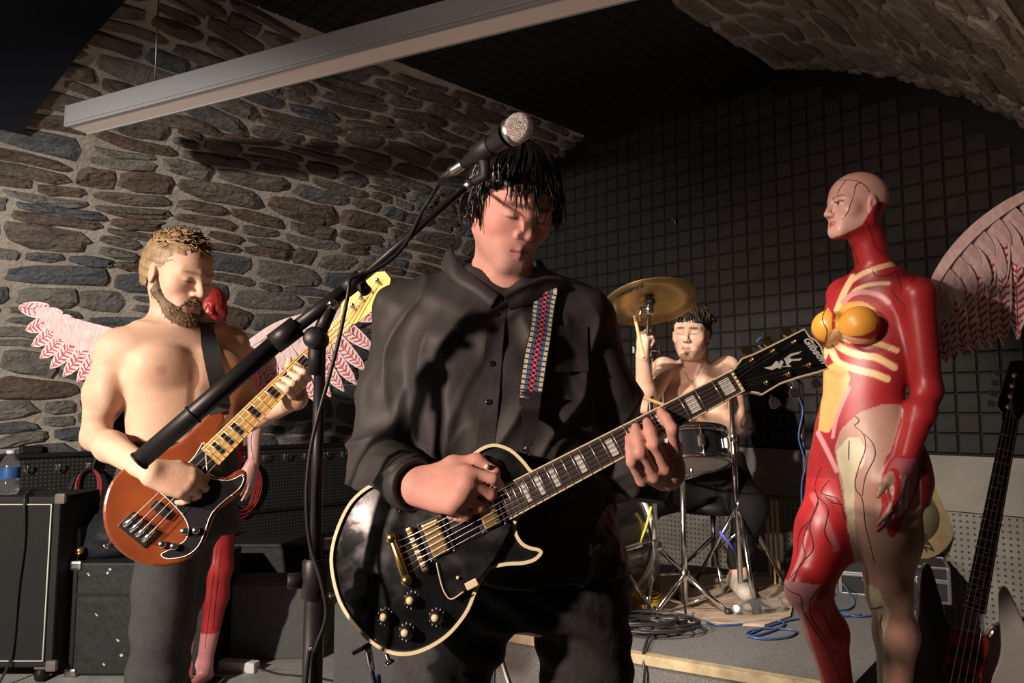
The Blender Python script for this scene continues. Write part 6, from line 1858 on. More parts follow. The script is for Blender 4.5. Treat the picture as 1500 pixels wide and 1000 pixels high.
# microphone cable, along the boom and down the pole
m_cable = mat('black_cable', (.018, .018, .018), .42)
pe = pl0 - md_ * .058
mc = thing('microphone_cable', pe, 'black cable running from the microphone along the boom and down its stand', 'cable')
cp = [pe, P(640, 275, 1.27), P(618, 310, 1.265), P(597, 352, 1.26), P(575, 378, 1.248), P(548, 396, 1.235), P(528, 402, 1.225), P(513, 409, 1.218), P(510, 430, 1.215), P(498, 490, 1.22), P(484, 545, 1.225), P(462, 625, 1.225), P(452, 680, 1.226), P(449, 740, 1.226), P(455, 800, 1.228), P(470, 850, 1.222), P(478, 900, 1.222), P(462, 950, 1.222), P(448, 1000, 1.225), Vector((base.x - .02, 1.2, .3)), Vector((base.x - .1, 1.15, .012)), Vector((base.x - .5, 1.3, .006))]
wires('cable', cp, .0036, m_cable, mc, 8, 7)

# ------------------------------------------------------------------ drum kit
m_brass = mat('cymbal_bronze', (.42, .31, .13), .38, .85, nscale=8, namt=.35)
m_drumblk = mat('black_drum_wrap', (.01, .01, .011), .2, coat=.3)
m_head = mat('drum_skin', (.68, .66, .6), .6)
m_ink = mat('black_ink', (.012, .01, .008), .6)
def on(px, py): p = PH(px, py, RH); p.z = RH; return p
def tripod(parent, foot, hub_z, top, feet, tube_r=.011, m=m_chrome, hub_off=None):
    c = Vector((foot.x, foot.y, hub_z))
    for q in feet:
        l = MB().tube([c, Vector(q) + Vector((0, 0, .015))], .0105, 10).build('leg', m, parent)
        mid = c.lerp(Vector(q), .55); MB().tube([mid, Vector((foot.x, foot.y, hub_z - .12))], .0065, 6).build('brace', m, l)
        MB().ball(Vector(q) + Vector((0, 0, .016)), .016, 6).build('rubber_foot', m_rubber, l)
    MB().tube([Vector((foot.x, foot.y, RH + .03)), top], tube_r, 12).build('pole', m, parent)
    MB().lathe([(tube_r, -.02), (tube_r * 1.7, -.016), (tube_r * 1.7, .016), (tube_r, .02)], c, (0, 0, 1), 14).build('hub', m, parent)
cf0 = on(962, 884)
cs = thing('cymbal_stand', cf0, 'chrome boom cymbal stand holding the bronze cymbal', 'cymbal stand')
ctop = Vector((cf0.x - .02, cf0.y - .02, P(948, 520, 3.05).z))
tripod(cs, cf0, P(966, 800, cf0.y).z, ctop, [on(915, 872), on(1034, 872), on(946, 904)], .0165)
tilt = P(947, 512, ctop.y)
MB().lathe([(.012, -.03), (.022, -.026), (.022, .026), (.012, .03)], tilt, (0, 0, 1), 16).build('boom_clamp', m_chrome, cs)
MB().tube([tilt + Vector((-.05, 0, .0)), tilt + Vector((.05, -.01, .0))], .008, 10).build('clamp_bolt', m_chrome, cs)
for sx in (-1, 1): MB().box(tilt + Vector((sx * .055, -.01 * sx, 0)), (.012, .012, .035), None, .004).build('wing_nut', m_chrome, cs)
btop = P(951, 452, 3.0)
MB().tube([P(944, 552, ctop.y - .02), tilt, btop], .0085, 12).build('boom_arm', m_chrome, cs)
MB().lathe([(.010, -.025), (.018, -.02), (.020, .0), (.016, .022), (.008, .028)], btop, (0, 0, 1), 14).build('tilter', m_chrome, cs)
MB().tube([btop + Vector((0, 0, .0)), btop + Vector((-.035, -.01, .004)), btop + Vector((-.042, -.012, -.05))], .006, 8).build('tilter_lever', m_chrome, cs)
cc_ = P(952, 437, 2.99)
cn = Vector((-.06, .40, 1.)).normalized()
MB().tube([btop, cc_ + cn * .035], .0045, 8).build('cymbal_rod', m_chrome, cs)
MB().lathe([(0, .02), (.004, .02), (.012, .012), (.012, .006), (.018, .005), (.018, -.004), (0, -.004)], cc_ + cn * .012, cn, 16).build('top_nut', m_rubber, cs)
MB().lathe([(.0, -.028), (.019, -.026), (.019, -.008), (0, -.008)], cc_, cn, 16).build('felt_washer', m_rubber, cs)
cy = thing('cymbal', cc_, 'large bronze crash cymbal seen from below above the drummer', 'cymbal')
CR = .195
prof = [(.005, .012), (.022, .011), (.034, .004), (.042, 0), (CR * .6, -.008), (CR, -.020), (CR, -.0215), (CR * .6, -.0098), (.042, -.002), (.034, .002), (.02, .009), (.005, .010)]
cyo = MB().lathe(prof, cc_, cn, 64).build('cymbal_plate', m_brass, cy)
# groove rings, then the maker's mark under the rim
xx = Vector((1, 0, 0)); xx = (xx - cn * xx.dot(cn)).normalized(); yy = cn.cross(xx)
for rr in np.linspace(.07, .18, 9):
    MB().tube([cc_ - cn * (.0020 + .0195 * ((rr - .042) / (CR - .042)) + .0003) + (xx * math.cos(a) + yy * math.sin(a)) * rr for a in np.linspace(0, 2 * math.pi, 49)], .0004, 4, False).build('groove', m_brass, cyo)
pa_ = math.radians(118)
def cym_text(body, cen, n, x, y, rad, ang, size, flip, parent, cone=.0195):
    """lettering bent on the cymbal: one small mesh per word"""
    rd = x * math.cos(ang) + y * math.sin(ang)
    drop = .0022 + cone * ((rad - .042) / (CR - .042))
    tdir = (x * -math.sin(ang) + y * math.cos(ang))
    Z = -n if flip else n
    Yt = rd; Xt = Yt.cross(Z)
    slope = Vector(rd) * 1.0 - n * (cone / (CR - .042)); slope.normalize(); Yt = -slope; Xt = Yt.cross(Z).normalized(); Zt = Xt.cross(Yt)
    return text_mesh('cymbal_lettering', body, size, basis(cen + rd * rad - n * drop + Zt * .0012, Xt, Yt, Zt), m_ink, parent, shear=.3, ext=.0003, bold=.0008)
cym_text('Zildjian', cc_, cn, xx, yy, .135, math.radians(-133), .046, True, cyo)

# second stand, straight
f2 = on(1086, 878)
cs2 = thing('cymbal_stand', f2, 'straight chrome stand with tripod legs behind the guitar headstock', 'cymbal stand')
t2 = Vector((f2.x - .025, f2.y, P(1075, 560, f2.y).z))
tripod(cs2, f2, P(1077, 738, f2.y).z, t2, [on(1016, 862), on(1152, 862), on(1106, 896)], .0125)
MB().lathe([(.010, -.02), (.016, -.018), (.016, .018), (.010, .02)], P(1074, 640, f2.y), (0, 0, 1), 14).build('height_clamp', m_chrome, cs2)
MB().lathe([(.0, .03), (.006, .03), (.018, .01), (.018, 0), (.0, 0)], t2, (0, 0, 1), 14).build('felt_washer', m_rubber, cs2)
MB().tube([P(1054, 778, f2.y - .02), P(1076, 806, f2.y - .02)], .006, 8).build('blue_tape_wrap', mat('blue_tape', (.06, .08, .45), .5), cs2)

# snare on its stand
sn = P(1004, 660, 3.12)
sf = Vector((sn.x - .01, sn.y + .02, RH))
st_ = thing('snare_stand', sf, 'chrome snare drum stand between the two cymbal stands', 'drum stand')
tripod(st_, sf, RH + .15, Vector((sf.x, sf.y, sn.z - .1)), [sf + Vector((-.15, -.10, 0)), sf + Vector((.16, -.06, 0)), sf + Vector((.0, .16, 0))], .0115)
for a in (.5, 2.6, 4.7):
    d = Vector((math.cos(a), math.sin(a), 0)); MB().tube([Vector((sf.x, sf.y, sn.z - .12)), sf * Vector((1, 1, 0)) + Vector((0, 0, sn.z - .09)) + d * .165, Vector((0, 0, sn.z - .06)) + sf * Vector((1, 1, 0)) + d * .175], .006, 8).build('basket_arm', m_chrome, st_)
def drum(name, label, c, ax, R, D, shell_m, hoop_m, lugs):
    t = thing(name, c, label, 'drum'); ax = Vector(ax).normalized(); x, y, _ = frame(ax)
    MB().lathe([(R, -D / 2), (R, D / 2)], c, ax, 40).build('shell', shell_m, t)
    for s in (-1, 1):
        MB().lathe([(0, s * (D / 2 + .002)), (R * .98, s * (D / 2 + .002)), (R, s * D / 2)], c, ax, 40).build('drum_skin', m_head, t)
        MB().lathe([(R + .001, s * (D / 2 - .018)), (R + .012, s * (D / 2 - .018)), (R + .014, s * (D / 2 + .008)), (R + .002, s * (D / 2 + .008)), (R + .001, s * (D / 2 - .018))], c, ax, 40).build('hoop', hoop_m, t)
    for i in range(lugs):
        a = 2 * math.pi * i / lugs; d = x * math.cos(a) + y * math.sin(a)
        lg = MB().box(c + d * (R + .010), (.02, .02, D * .35), Matrix((d, ax.cross(d), ax)).transposed(), .005).build('lug', m_chrome, t)
        MB().tube([c + d * (R + .012) - ax * (D / 2), c + d * (R + .012) + ax * (D / 2)], .0035, 6).build('tension_rod', m_chrome, lg)
    return t
drum('snare_drum', 'black snare drum with chrome hoops in front of the seated drummer', sn, (-.05, .30, 1), .168, .13, m_drumblk, m_chrome, 8)
bdc = P(838, 770, 3.12); bdc.z = RH + .30
drum('bass_drum', 'bass drum with pale hoops lying on its side behind the singer', bdc, (-.62, -.78, .0), .27, .40, m_drumblk, mat('pale_silver_hoop', (.62, .6, .55), .35, .5), 8)
bt_ = bpy.data.objects['bass_drum']
for sx in (-1, 1): MB().tube([bdc + Vector((sx * .2, -.12 * sx, -.1)), bdc + Vector((sx * .33, -.25 * sx * .5, -.295))], .008, 8).build('spur', m_chrome, bt_)
# throne
thp = d_pel + Vector((.02, .06, -.13))
th = thing('drum_throne', Vector((thp.x, thp.y, RH)), 'round black drum stool under the seated drummer', 'stool')
MB().lathe([(0, .05), (.14, .05), (.165, .03), (.165, .0), (.15, -.02), (0, -.02)], Vector((thp.x, thp.y, thp.z)), (0, 0, 1), 30).build('seat', m_rubber, th)
MB().tube([Vector((thp.x, thp.y, RH + .08)), Vector((thp.x, thp.y, thp.z))], .014, 10).build('post', m_chrome, th)
for a in (.4, 2.5, 4.6): MB().tube([Vector((thp.x, thp.y, RH + .22)), Vector((thp.x + .22 * math.cos(a), thp.y + .22 * math.sin(a), RH + .012))], .010, 8).build('leg', m_chrome, th)
# drum sticks
m_stick = mat('hickory', (.62, .42, .20), .5, nscale=30, namt=.3)
def stick(a, b, label, group=None):
    a, b = Vector(a), Vector(b); d = (b - a).normalized()
    t = thing('drumstick', a, label, 'drumstick', group); L = (b - a).length
    MB().lathe([(0, 0), (.006, .001), (.0072, .006), (.0072, L * .72), (.0035, L * .955)], a, d, 10).build('shaft', m_stick, t)
    MB().lathe([(.0032, 0), (.0052, .006), (.0045, .014), (.001, .019)], a + d * L * .95, d, 10).build('tip', m_stick, t)
    return t
for i, (x0, x1) in enumerate(((1128, 1122), (1134, 1130), (1141, 1137))):
    a = on(x0 + 2, 856 + 2 * i)
    stick(P(x1, 732 + 3 * (i == 0), a.y + .04), a, ('pale drumstick nearest the straight stand\'s pole of three standing upright', 'middle drumstick of three standing upright beside the straight stand', 'drumstick nearest the mannequin of three standing upright by the stand')[i], 'upright drumsticks by the stand')
kd = (P(946, 452, 3.06) - d_rwr).normalized()
gr = d_rwr + (P(940, 492, 2.97) - d_rwr) * 1.0
stick(gr + Vector((.0, -.04, -.09)), gr + Vector((-.01, .22, .20)) , 'drumstick raised in the drummer\'s right fist behind the cymbal rod')
gl = d_lwr + (P(980, 604, 3.0) - d_lwr) * 1.0
stick(gl + Vector((.12, .02, -.02)), gl + Vector((-.22, -.05, .10)), 'drumstick held low in the drummer\'s other hand behind the guitar neck')
# pale ball-ended mallet hanging beside the cymbal
mlp = P(901, 489, 3.10)
ml = thing('mallet', mlp, 'round white felt mallet head on a dark clamp left of the cymbal stand', 'mallet')
MB().ball(mlp, .019, 10).build('mallet_head', mat('white_felt', (.75, .73, .68), .9, bump=.3, bscale=120), ml)
MB().tube([mlp, P(893, 462, 3.12), P(880, 440, 3.14)], .006, 8).build('shaft', m_black, ml)
mlb = on(856, 900) + Vector((0, .25, 0))
MB().tube([P(880, 440, 3.14), Vector((P(870, 600, 3.2).x, 3.2, P(870, 600, 3.2).z)), Vector((mlb.x, 3.22, RH + .012))], .008, 8).build('clamp_arm', m_black, ml)
MB().lathe([(0, .014), (.09, .012), (.09, 0), (0, 0)], Vector((mlb.x, 3.22, RH)), (0, 0, 1), 20).build('weighted_foot', m_black, ml)

# thin dark stand at the end wall
tp = P(1180, 760, 3.45); tp.z = RH
ts = thing('microphone_stand', tp, 'thin dark microphone stand before the end wall beside the painted mannequin', 'microphone stand')
MB().tube([tp + Vector((0, 0, .03)), P(1174, 560, 3.45)], .0085, 10).build('pole', m_black, ts)
MB().tube([P(1174, 562, 3.45), P(1160, 548, 3.40), P(1110, 505, 3.35)], .006, 8).build('boom', m_black, ts)
MB().lathe([(.012, -.02), (.017, -.015), (.017, .015), (.012, .02)], P(1175, 640, 3.45), (0, 0, 1), 12).build('clutch', m_black, ts)
MB().lathe([(0, .03), (.07, .025), (.11, .008), (.11, 0), (0, 0)], tp, (0, 0, 1), 24).build('base', m_black, ts)
m_bluec = mat('blue_cable', (.035, .07, .19), .4)
bc_ = thing('cable', P(1176, 600, 3.42), 'blue cable wound down the thin dark microphone stand', 'cable')
wires('cable_run', [P(1108, 500, 3.33), P(1120, 497, 3.33), P(1150, 535, 3.38), P(1166, 575, 3.42), P(1176, 600, 3.43), P(1170, 640, 3.43), P(1180, 680, 3.43), P(1174, 720, 3.43), tp + Vector((-.02, -.02, .035)), tp + Vector((-.05, -.13, .006)), tp + Vector((.0, -.25, .006))], .004, m_bluec, bc_)

# ------------------------------------------------------------------ on the platform
m_ply = mat('worn_plywood', (.44, .345, .25), .75, nscale=9, col2=(.22, .16, .11), bump=.2, bscale=30, stretch=(1, 3, 1))
pw_ = [on(880, 905), on(1120, 918), on(1158, 905), on(1168, 850), on(900, 838)]
plw = thing('plywood_sheet', sum(pw_, Vector()) / 5, 'scuffed plywood sheet under the drum hardware', 'board')
MB().prism([p + Vector((0, 0, .009)) for p in pw_], (0, 0, 1), .0095).build('sheet', m_ply, plw)
m_yelc = mat('yellow_cable', (.70, .52, .05), .45)
rnd = random.Random(3)
def coil(cen, rx, ry, turns, z0, jit, lift=.0035, n=26, tail=None, lead=None):
    pts = list(lead or [])
    for i in range(int(turns * n)):
        a = 2 * math.pi * i / n; k = 1 + jit * math.sin(a * .37 + i * .11) + rnd.uniform(-.03, .03)
        pts.append(Vector((cen.x + rx * k * math.cos(a) + jit * .06 * math.sin(i * .21), cen.y + ry * k * math.sin(a), z0 + lift * (i / n) + .006 * (1 + math.sin(i * .9)) * jit)))
    return pts + list(tail or [])
yc = on(946, 892); yc.z = RH + .012
yel = thing('cable', yc, 'coiled yellow cable lying at the edge of the plywood sheet', 'cable')
MB().tube(coil(yc, .055, .075, 6, RH + .016, .25, .007, tail=[P(952, 870, yc.y), P(948, 850, yc.y + .05), P(925, 830, yc.y + .15)]), .0042, 6).build('cable_coil', m_yelc, yel)
yl2 = thing('cable', on(925, 850), 'yellow cable hanging from the kit down to the platform behind the singer', 'cable')
MB().tube([Vector(p) for p in spline([P(954, 742, 3.08), P(945, 775, 3.05), P(930, 808, 3.0), P(916, 828, 2.98), P(900, 850, 2.96), on(890, 868) + Vector((0, 0, .014))], 6)], .005, 8).build('cable_run', m_yelc, yl2)
bcx = on(955, 925)
blk = thing('cable', bcx, 'tangled pile of black cable lying on the grey platform carpet', 'cable')
MB().tube(coil(bcx, .13, .085, 8, RH + .012, .35, .005, lead=[on(1000, 905) + Vector((0, 0, .06)), on(1003, 905) + Vector((0, 0, .07))], tail=[on(960, 925) + Vector((0, 0, .03)), on(948, 942) + Vector((0, 0, .012)), on(945, 957) + fn * .02 + Vector((0, 0, .010)), PP(944, 985, rA + fn * .02, fn), PP(943, 1010, rA + fn * .02, fn)]), .0048, 6).build('cable_coil', m_cable, blk)
blu = thing('cable', on(1090, 915), 'blue cable looping over the grey platform carpet', 'cable')
bpts = [on(*p) + Vector((0, 0, .006)) for p in [(940, 893), (985, 893), (1040, 915), (1075, 917), (1110, 913), (1140, 911), (1148, 918), (1120, 930), (1095, 934), (1100, 926), (1130, 922), (1165, 926), (1155, 935), (1120, 938), (1098, 932), (1130, 918), (1170, 908), (1230, 905), (1262, 902)]]
MB().tube([Vector(p) for p in spline(bpts, 6)], .0042, 7).build('cable_run', m_bluec, blu)
blu2 = thing('cable', on(1240, 890), 'blue cable crossing behind the mannequin\'s legs towards the flight case', 'cable')
MB().tube([Vector(p) for p in spline([on(*p) + Vector((0, 0, .006 + (.05 if i == 1 else 0))) for i, p in enumerate([(1208, 852), (1225, 862), (1250, 880), (1245, 893), (1222, 897), (1260, 905), (1300, 898)])], 6)], .004, 7).build('cable_run', m_bluec, blu2)
m_clear = mat('clear_plastic', (.95, .97, .97), .08, trans=.95, ior=1.3)
def bottle(name, label, p, ax, L, r, labelcol=None):
    t = thing(name, p, label, 'bottle')
    MB().lathe([(0, .004), (r * .85, 0), (r, .01), (r, L * .28), (r * .93, L * .31), (r, L * .34), (r, L * .66), (r * .75, L * .78), (r * .38, L * .88), (r * .36, L * .93)], p, ax, 24).build('bottle_body', m_clear, t)
    MB().lathe([(r * .42, L * .92), (r * .44, L * .93), (r * .44, L * .99), (0, L)], p, ax, 18).build('cap', mat('bottle_cap', (.55, .65, .75), .5), t)
    if labelcol: MB().lathe([(r * 1.01, L * .36), (r * 1.015, L * .37), (r * 1.015, L * .60), (r * 1.01, L * .61)], p, ax, 24).build('wrapper', mat('bottle_wrapper', labelcol, .4, nscale=30, namt=.4), t)
    return t
bp0 = on(1142, 897) + Vector((0, 0, .034)); bdv = (on(1072, 905) - on(1142, 897)).normalized()
bottle('water_bottle', 'clear plastic water bottle lying on the drum platform', bp0, bdv, .22, .033)

# flight case with a bronze disc leaning on the wall behind it
fc = thing('flight_case', on(1310, 862), 'black flight case with aluminium edges on the drum platform corner', 'case')
fcl = on(1232, 868); fcr = on(1392, 884)
fcx = (fcr - fcl).normalized(); fcy = Vector((-fcx.y, fcx.x, 0)); FR = Matrix((fcx, fcy, Vector((0, 0, 1)))).transposed()
fw, fd, fh = (fcr - fcl).length, .26, .145
fcc = (fcl + fcr) / 2 + fcy * fd / 2 + Vector((0, 0, fh / 2))
MB().box(fcc, (fw, fd, fh), FR, .004).build('case_body', m_plinth, fc)
for z in (-.5, .08, .14, .5):
    for y in (-.5, .5): MB().box(fcc + fcy * y * fd + Vector((0, 0, z * fh)), (fw + .006, .012, .011), FR, .002).build('aluminium_edge', m_steel, fc)
    for x in (-.5, .5): MB().box(fcc + fcx * x * fw + Vector((0, 0, z * fh)), (.012, fd + .006, .011), FR, .002).build('aluminium_edge', m_steel, fc)
for x in (-.5, .5):
    for y in (-.5, .5): MB().box(fcc + fcx * x * fw + fcy * y * fd, (.014, .014, fh), FR, .002).build('corner_edge', m_steel, fc)
for x in (-.25, .25): MB().box(fcc + fcx * x * fw - fcy * (fd / 2 + .004) + Vector((0, 0, .01)), (.035, .01, .045), FR, .003).build('latch', m_chrome, fc)
gc = P(1334, 771, fcc.y + .06); gn = Vector((-.12, -1, .22)).normalized()
gz = fcc.z + fh / 2 + .192
gc.z = gz
gg = thing('cymbal', gc, 'pale bronze cymbal with a lighter outer band leaning on the flight case', 'cymbal')
GR_ = .205
m_bronze2 = mat('pale_bronze', (.60, .47, .25), .42, .6, nscale=16, col2=(.42, .30, .14))
m_bronze3 = mat('satin_inner_bronze', (.36, .30, .19), .5, .5, nscale=10, namt=.25)
MB().lathe([(GR_ * .62, .0), (GR_ * .98, -.008), (GR_, -.010), (GR_, -.012), (GR_ * .62, -.002)], gc, gn, 56).build('outer_band', m_bronze2, gg)
gi = MB().lathe([(.004, .018), (.025, .016), (.04, .006), (GR_ * .63, .001), (GR_ * .63, -.001), (.04, .004), (.004, .015)], gc, gn, 48).build('inner_plate', m_bronze3, gg)
gxv = (Vector((.35, 0, -.95)) - gn * Vector((.35, 0, -.95)).dot(gn)).normalized()
text_mesh('cymbal_lettering', 'Zildjian', .046, basis(PP(1352, 787, gc + gn * .006, gn), -gxv, gn.cross(-gxv), gn), m_ink, gi, shear=.3, ext=.0003, bold=.0007)
# small black pedal case on the corner
sc_ = thing('pedal_case', on(1345, 892), 'small black case with a chrome latch at the platform corner', 'case')
p0 = on(1335, 893); MB().box(p0 + fcy * .05 + Vector((0, 0, .03)), (.10, .10, .06), FR, .006).build('case_body', m_plinth, sc_)
MB().box(p0 - fcy * .001 + Vector((0, 0, .04)), (.03, .008, .022), FR, .003).build('latch', m_chrome, sc_)

# hook on the end wall
wk = room((P(936, 311, 4.3) - CEN).dot(BX), .02, P(936, 311, 4.35).z)
hk = thing('wall_hook', wk, 'tiny bright steel hook on the dark foam end wall', 'hook')
MB().box(wk, (.012, .03, .03), RT, .003).build('hook_plate', m_chrome, hk)
MB().tube([wk, wk - AX * .03, wk - AX * .045 + Vector((0, 0, .02))], .004, 6).build('hook_arm', m_chrome, hk)

# ------------------------------------------------------------------ left side: amplifiers, cases, hook panel
m_tolex = mat('black_tolex', (.018, .018, .018), .7, nscale=120, namt=.4, bump=.3, bscale=200)
m_cloth = mat('speaker_cloth', (.022, .022, .022), .9, nscale=240, col2=(.008, .008, .008))
m_scuff = mat('scuffed_black_case', (.014, .014, .014), .6, nscale=26, col2=(.03, .03, .03), bump=.2, bscale=40)
m_pipe = mat('white_piping', (.70, .66, .55), .5)
am = thing('speaker_cabinet', Vector((-2.5, 3.68, 0)), 'black speaker cabinet with white piping on castors by the stone wall', 'speaker cabinet')
x1 = P(76, 960, 3.5).x; zt = P(40, 727, 3.5).z; x0 = x1 - .62; y0 = 3.5; dp = .34
MB().box(((x0 + x1) / 2, y0 + dp / 2, (zt + .075) / 2), (x1 - x0, dp, zt - .075), None, .012).build('cabinet_shell', m_tolex, am)
gl_ = MB().box(((x0 + x1) / 2, y0 - .002, (zt + .075) / 2), (x1 - x0 - .06, .012, zt - .135), None, .004).build('grille_cloth', m_cloth, am)
gx0, gx1, gz0, gz1 = x0 + .035, x1 - .035, .075 + .035, zt - .035
MB().tube([Vector((x, y0 - .009, z)) for x, z in ((gx0, gz0), (gx1, gz0), (gx1, gz1), (gx0, gz1), (gx0, gz0))], .0038, 6).build('piping', m_pipe, gl_)
MB().box(((x0 + x1) / 2, y0 - .009, (gz0 + gz1) / 2), (gx1 - gx0, .004, .004)).build('grille_seam', m_tolex, gl_)
for x in (x0, x1):
    for z in (.085, zt - .01): MB().box((x, y0 + .004, z), (.05, .03, .05), None, .012).build('corner_guard', mat('worn_corner', (.18, .14, .12), .5) if 'worn_corner' not in MATS else MATS['worn_corner'], am)
for x in (x0 + .07, x1 - .07):
    for y in (y0 + .05, y0 + dp - .05):
        cst = MB().tube([Vector((x - .016, y, .036)), Vector((x + .016, y, .036))], .036, 16).build('castor_wheel', m_rubber, am)
        MB().box((x, y, .07), (.05, .05, .02), None, .004).build('castor_plate', m_chrome, cst)
wb_ = bottle('water_bottle', 'clear water bottle with blue wrapper standing on the speaker cabinet', Vector((P(12, 727, 3.6).x, 3.6, zt)), (0, 0, 1), .21, .043, (.03, .12, .35))
ac = thing('cable', Vector((x1 - .16, y0 - .02, zt)), 'black cable hanging over the front of the piped speaker cabinet', 'cable')
wires('cable_run', [Vector((x1 - .26, y0 + .16, zt + .006)), Vector((x1 - .18, y0 + .04, zt + .008)), Vector((x1 - .155, y0 - .02, zt - .01)), Vector((x1 - .145, y0 - .02, zt - .2)), Vector((x1 - .16, y0 - .02, zt - .42)), Vector((x1 - .17, y0 - .022, .14)), Vector((x1 - .2, y0 - .06, .008)), Vector((x1 - .1, y0 - .12, .006))], .006, m_cable, ac)
# trunk
tk = thing('road_trunk', Vector((-1.9, 3.8, 0)), 'scuffed black road trunk with metal corners behind the bassist', 'trunk')
tx0, tx1, ty0, tz1 = P(103, 970, 3.6).x, P(300, 970, 3.6).x, 3.6, P(150, 824, 3.6).z
MB().box(((tx0 + tx1) / 2, ty0 + .22, tz1 / 2 + .005), (tx1 - tx0, .44, tz1 - .01), None, .01).build('trunk_body', m_scuff, tk)
MB().box(((tx0 + tx1) / 2, ty0 - .002, tz1 * .72), (tx1 - tx0 + .004, .008, .012)).build('lid_seam', m_rubber, tk)
for x in (tx0 + .005, tx1 - .005):
    for z in (.02, tz1 - .012): MB().box((x, ty0 + .006, z), (.055, .04, .045), None, .012).build('corner_plate', m_steel, tk)
    MB().box((x, ty0 + .002, tz1 / 2), (.02, .02, tz1 - .06), None, .004).build('edge_strip', m_rubber, tk)
rnd = random.Random(8)
for i in range(16):
    x, z = rnd.uniform(tx0 + .03, tx1 - .05), rnd.uniform(.05, tz1 - .03)
    MB().box((x, ty0 - .0012, z), (rnd.uniform(.008, .026), .003, rnd.uniform(.004, .012)), Matrix.Rotation(rnd.uniform(-1, 1), 3, 'Y')).build('paint_chip', m_pipe, tk)
# bag heaped on the trunk
bg = Sdf(.008); bc0 = Vector((P(172, 780, 3.78).x, 3.78, tz1))
bg.ell(bc0 + Vector((0, 0, .12)), (.17, .12, .12), None, .05); bg.ell(bc0 + Vector((.05, -.02, .22)), (.11, .09, .10), None, .05); bg.cone(bc0 + Vector((-.12, -.05, .06)), bc0 + Vector((.13, -.08, .10)), .06, .05, .05); bg.cone(bc0 + Vector((.10, .0, .22)), bc0 + Vector((.2, .02, .08)), .06, .04, .05)
bg.half(bc0 + Vector((0, 0, .0)), (0, 0, -1), [-3, 3, 0], [0, 4.5, tz1 + .03])
VB, FB = bg.mesh(2, lambda V, n: .010 * noise3(V, 16, .5) + .006 * np.sin(V[:, 2] * 70 + 3 * noise3(V, 9)))
bgt = thing('bag', bc0, 'crumpled navy-black cloth bag heaped on the road trunk', 'bag')
mesh_obj('bag_cloth', VB, FB, mat('navy_black_nylon', (.012, .013, .018), .6, bump=.3, bscale=30), bgt, smooth=True)
MB().tube([Vector(p) for p in spline([bc0 + Vector((-.02, -.08, .26)), bc0 + Vector((.02, -.10, .36)), bc0 + Vector((.10, -.08, .36)), bc0 + Vector((.13, -.06, .24))], 8)], .011, 8).build('bag_handle', m_webbing, bgt)
MB().lathe([(.0, .02), (.018, .018), (.022, .0), (.0, 0)], bc0 + Vector((-.10, -.145, .05)), (0, -1, .2), 14).build('brass_snap', m_gold, bgt)
MB().box(bc0 + Vector((-.13, -.10, .08)), (.05, .10, .16), None, .012).build('side_pocket', m_webbing, bgt)
# black crate behind the wedge monitor
cr = thing('black_crate', Vector((P(370, 900, 4.25).x, 4.40, 0)), 'low black crate between the stone wall and the monitor wedge', 'crate')
cx0, cx1, czt = P(318, 900, 4.25).x, P(452, 900, 4.25).x, P(380, 800, 4.25).z
MB().box(((cx0 + cx1) / 2, 4.40, czt / 2), (cx1 - cx0, .34, czt), None, .01).build('crate_body', m_scuff, cr)
MB().box(((cx0 + cx1) / 2, 4.40, czt + .006), (cx1 - cx0 + .02, .36, .022), None, .006).build('crate_lid', m_scuff, cr)
# floor monitor wedges
def wedge(label, p0, w, d, hh, rotz):
    t = thing('monitor_wedge', p0, label, 'monitor speaker'); R = Matrix.Rotation(rotz, 3, 'Z')
    prof = [(0, 0), (d, 0), (d, hh * .45), (d * .42, hh), (.06, hh), (0, hh * .93)]
    V = [Vector(p0) + R @ Vector((sx * w / 2, y, z)) for sx in (-1, 1) for y, z in prof]; k = len(prof)
    b = MB().add(V, [list(range(k))[::-1], [k + i for i in range(k)]] + [[i, (i + 1) % k, (i + 1) % k + k, i + k] for i in range(k)])
    o = b.build('cabinet', m_carpet, t)
    bmx = bmesh.new(); bmx.from_mesh(o.data); bmesh.ops.bevel(bmx, geom=bmx.edges[:], offset=.008, segments=2, affect='EDGES'); bmx.to_mesh(o.data); bmx.free()
    # grille on the sloping side turned to the players
    a = Vector((0, d * .42, hh)); e = Vector((0, d, hh * .45)); mid = (a + e) / 2; sl = (e - a).normalized(); nn = Vector((1, 0, 0)).cross(sl); nn = nn if nn.z > 0 else -nn
    MB().box(Vector(p0) + R @ (mid + nn * .006), (w * .86, (e - a).length * .86, .014), R @ Matrix((Vector((1, 0, 0)), sl, nn)).transposed(), .004).build('grille', m_cloth, t)
    for sx in (-1, 1): MB().box(Vector(p0) + R @ Vector((sx * (w / 2 - .002), d * .4, hh * .5)), (.012, .12, .05), R, .004).build('side_handle', m_rubber, t)
    return t
wedge('grey carpeted monitor wedge near the white power strip', Vector((P(404, 972, 3.84).x, 3.84, 0)), .46, .34, .40, math.radians(4))
wedge('dark grey carpeted monitor wedge behind the microphone stand', Vector((P(560, 985, 3.3).x, 3.3, 0)), .50, .36, .42, math.radians(-20))
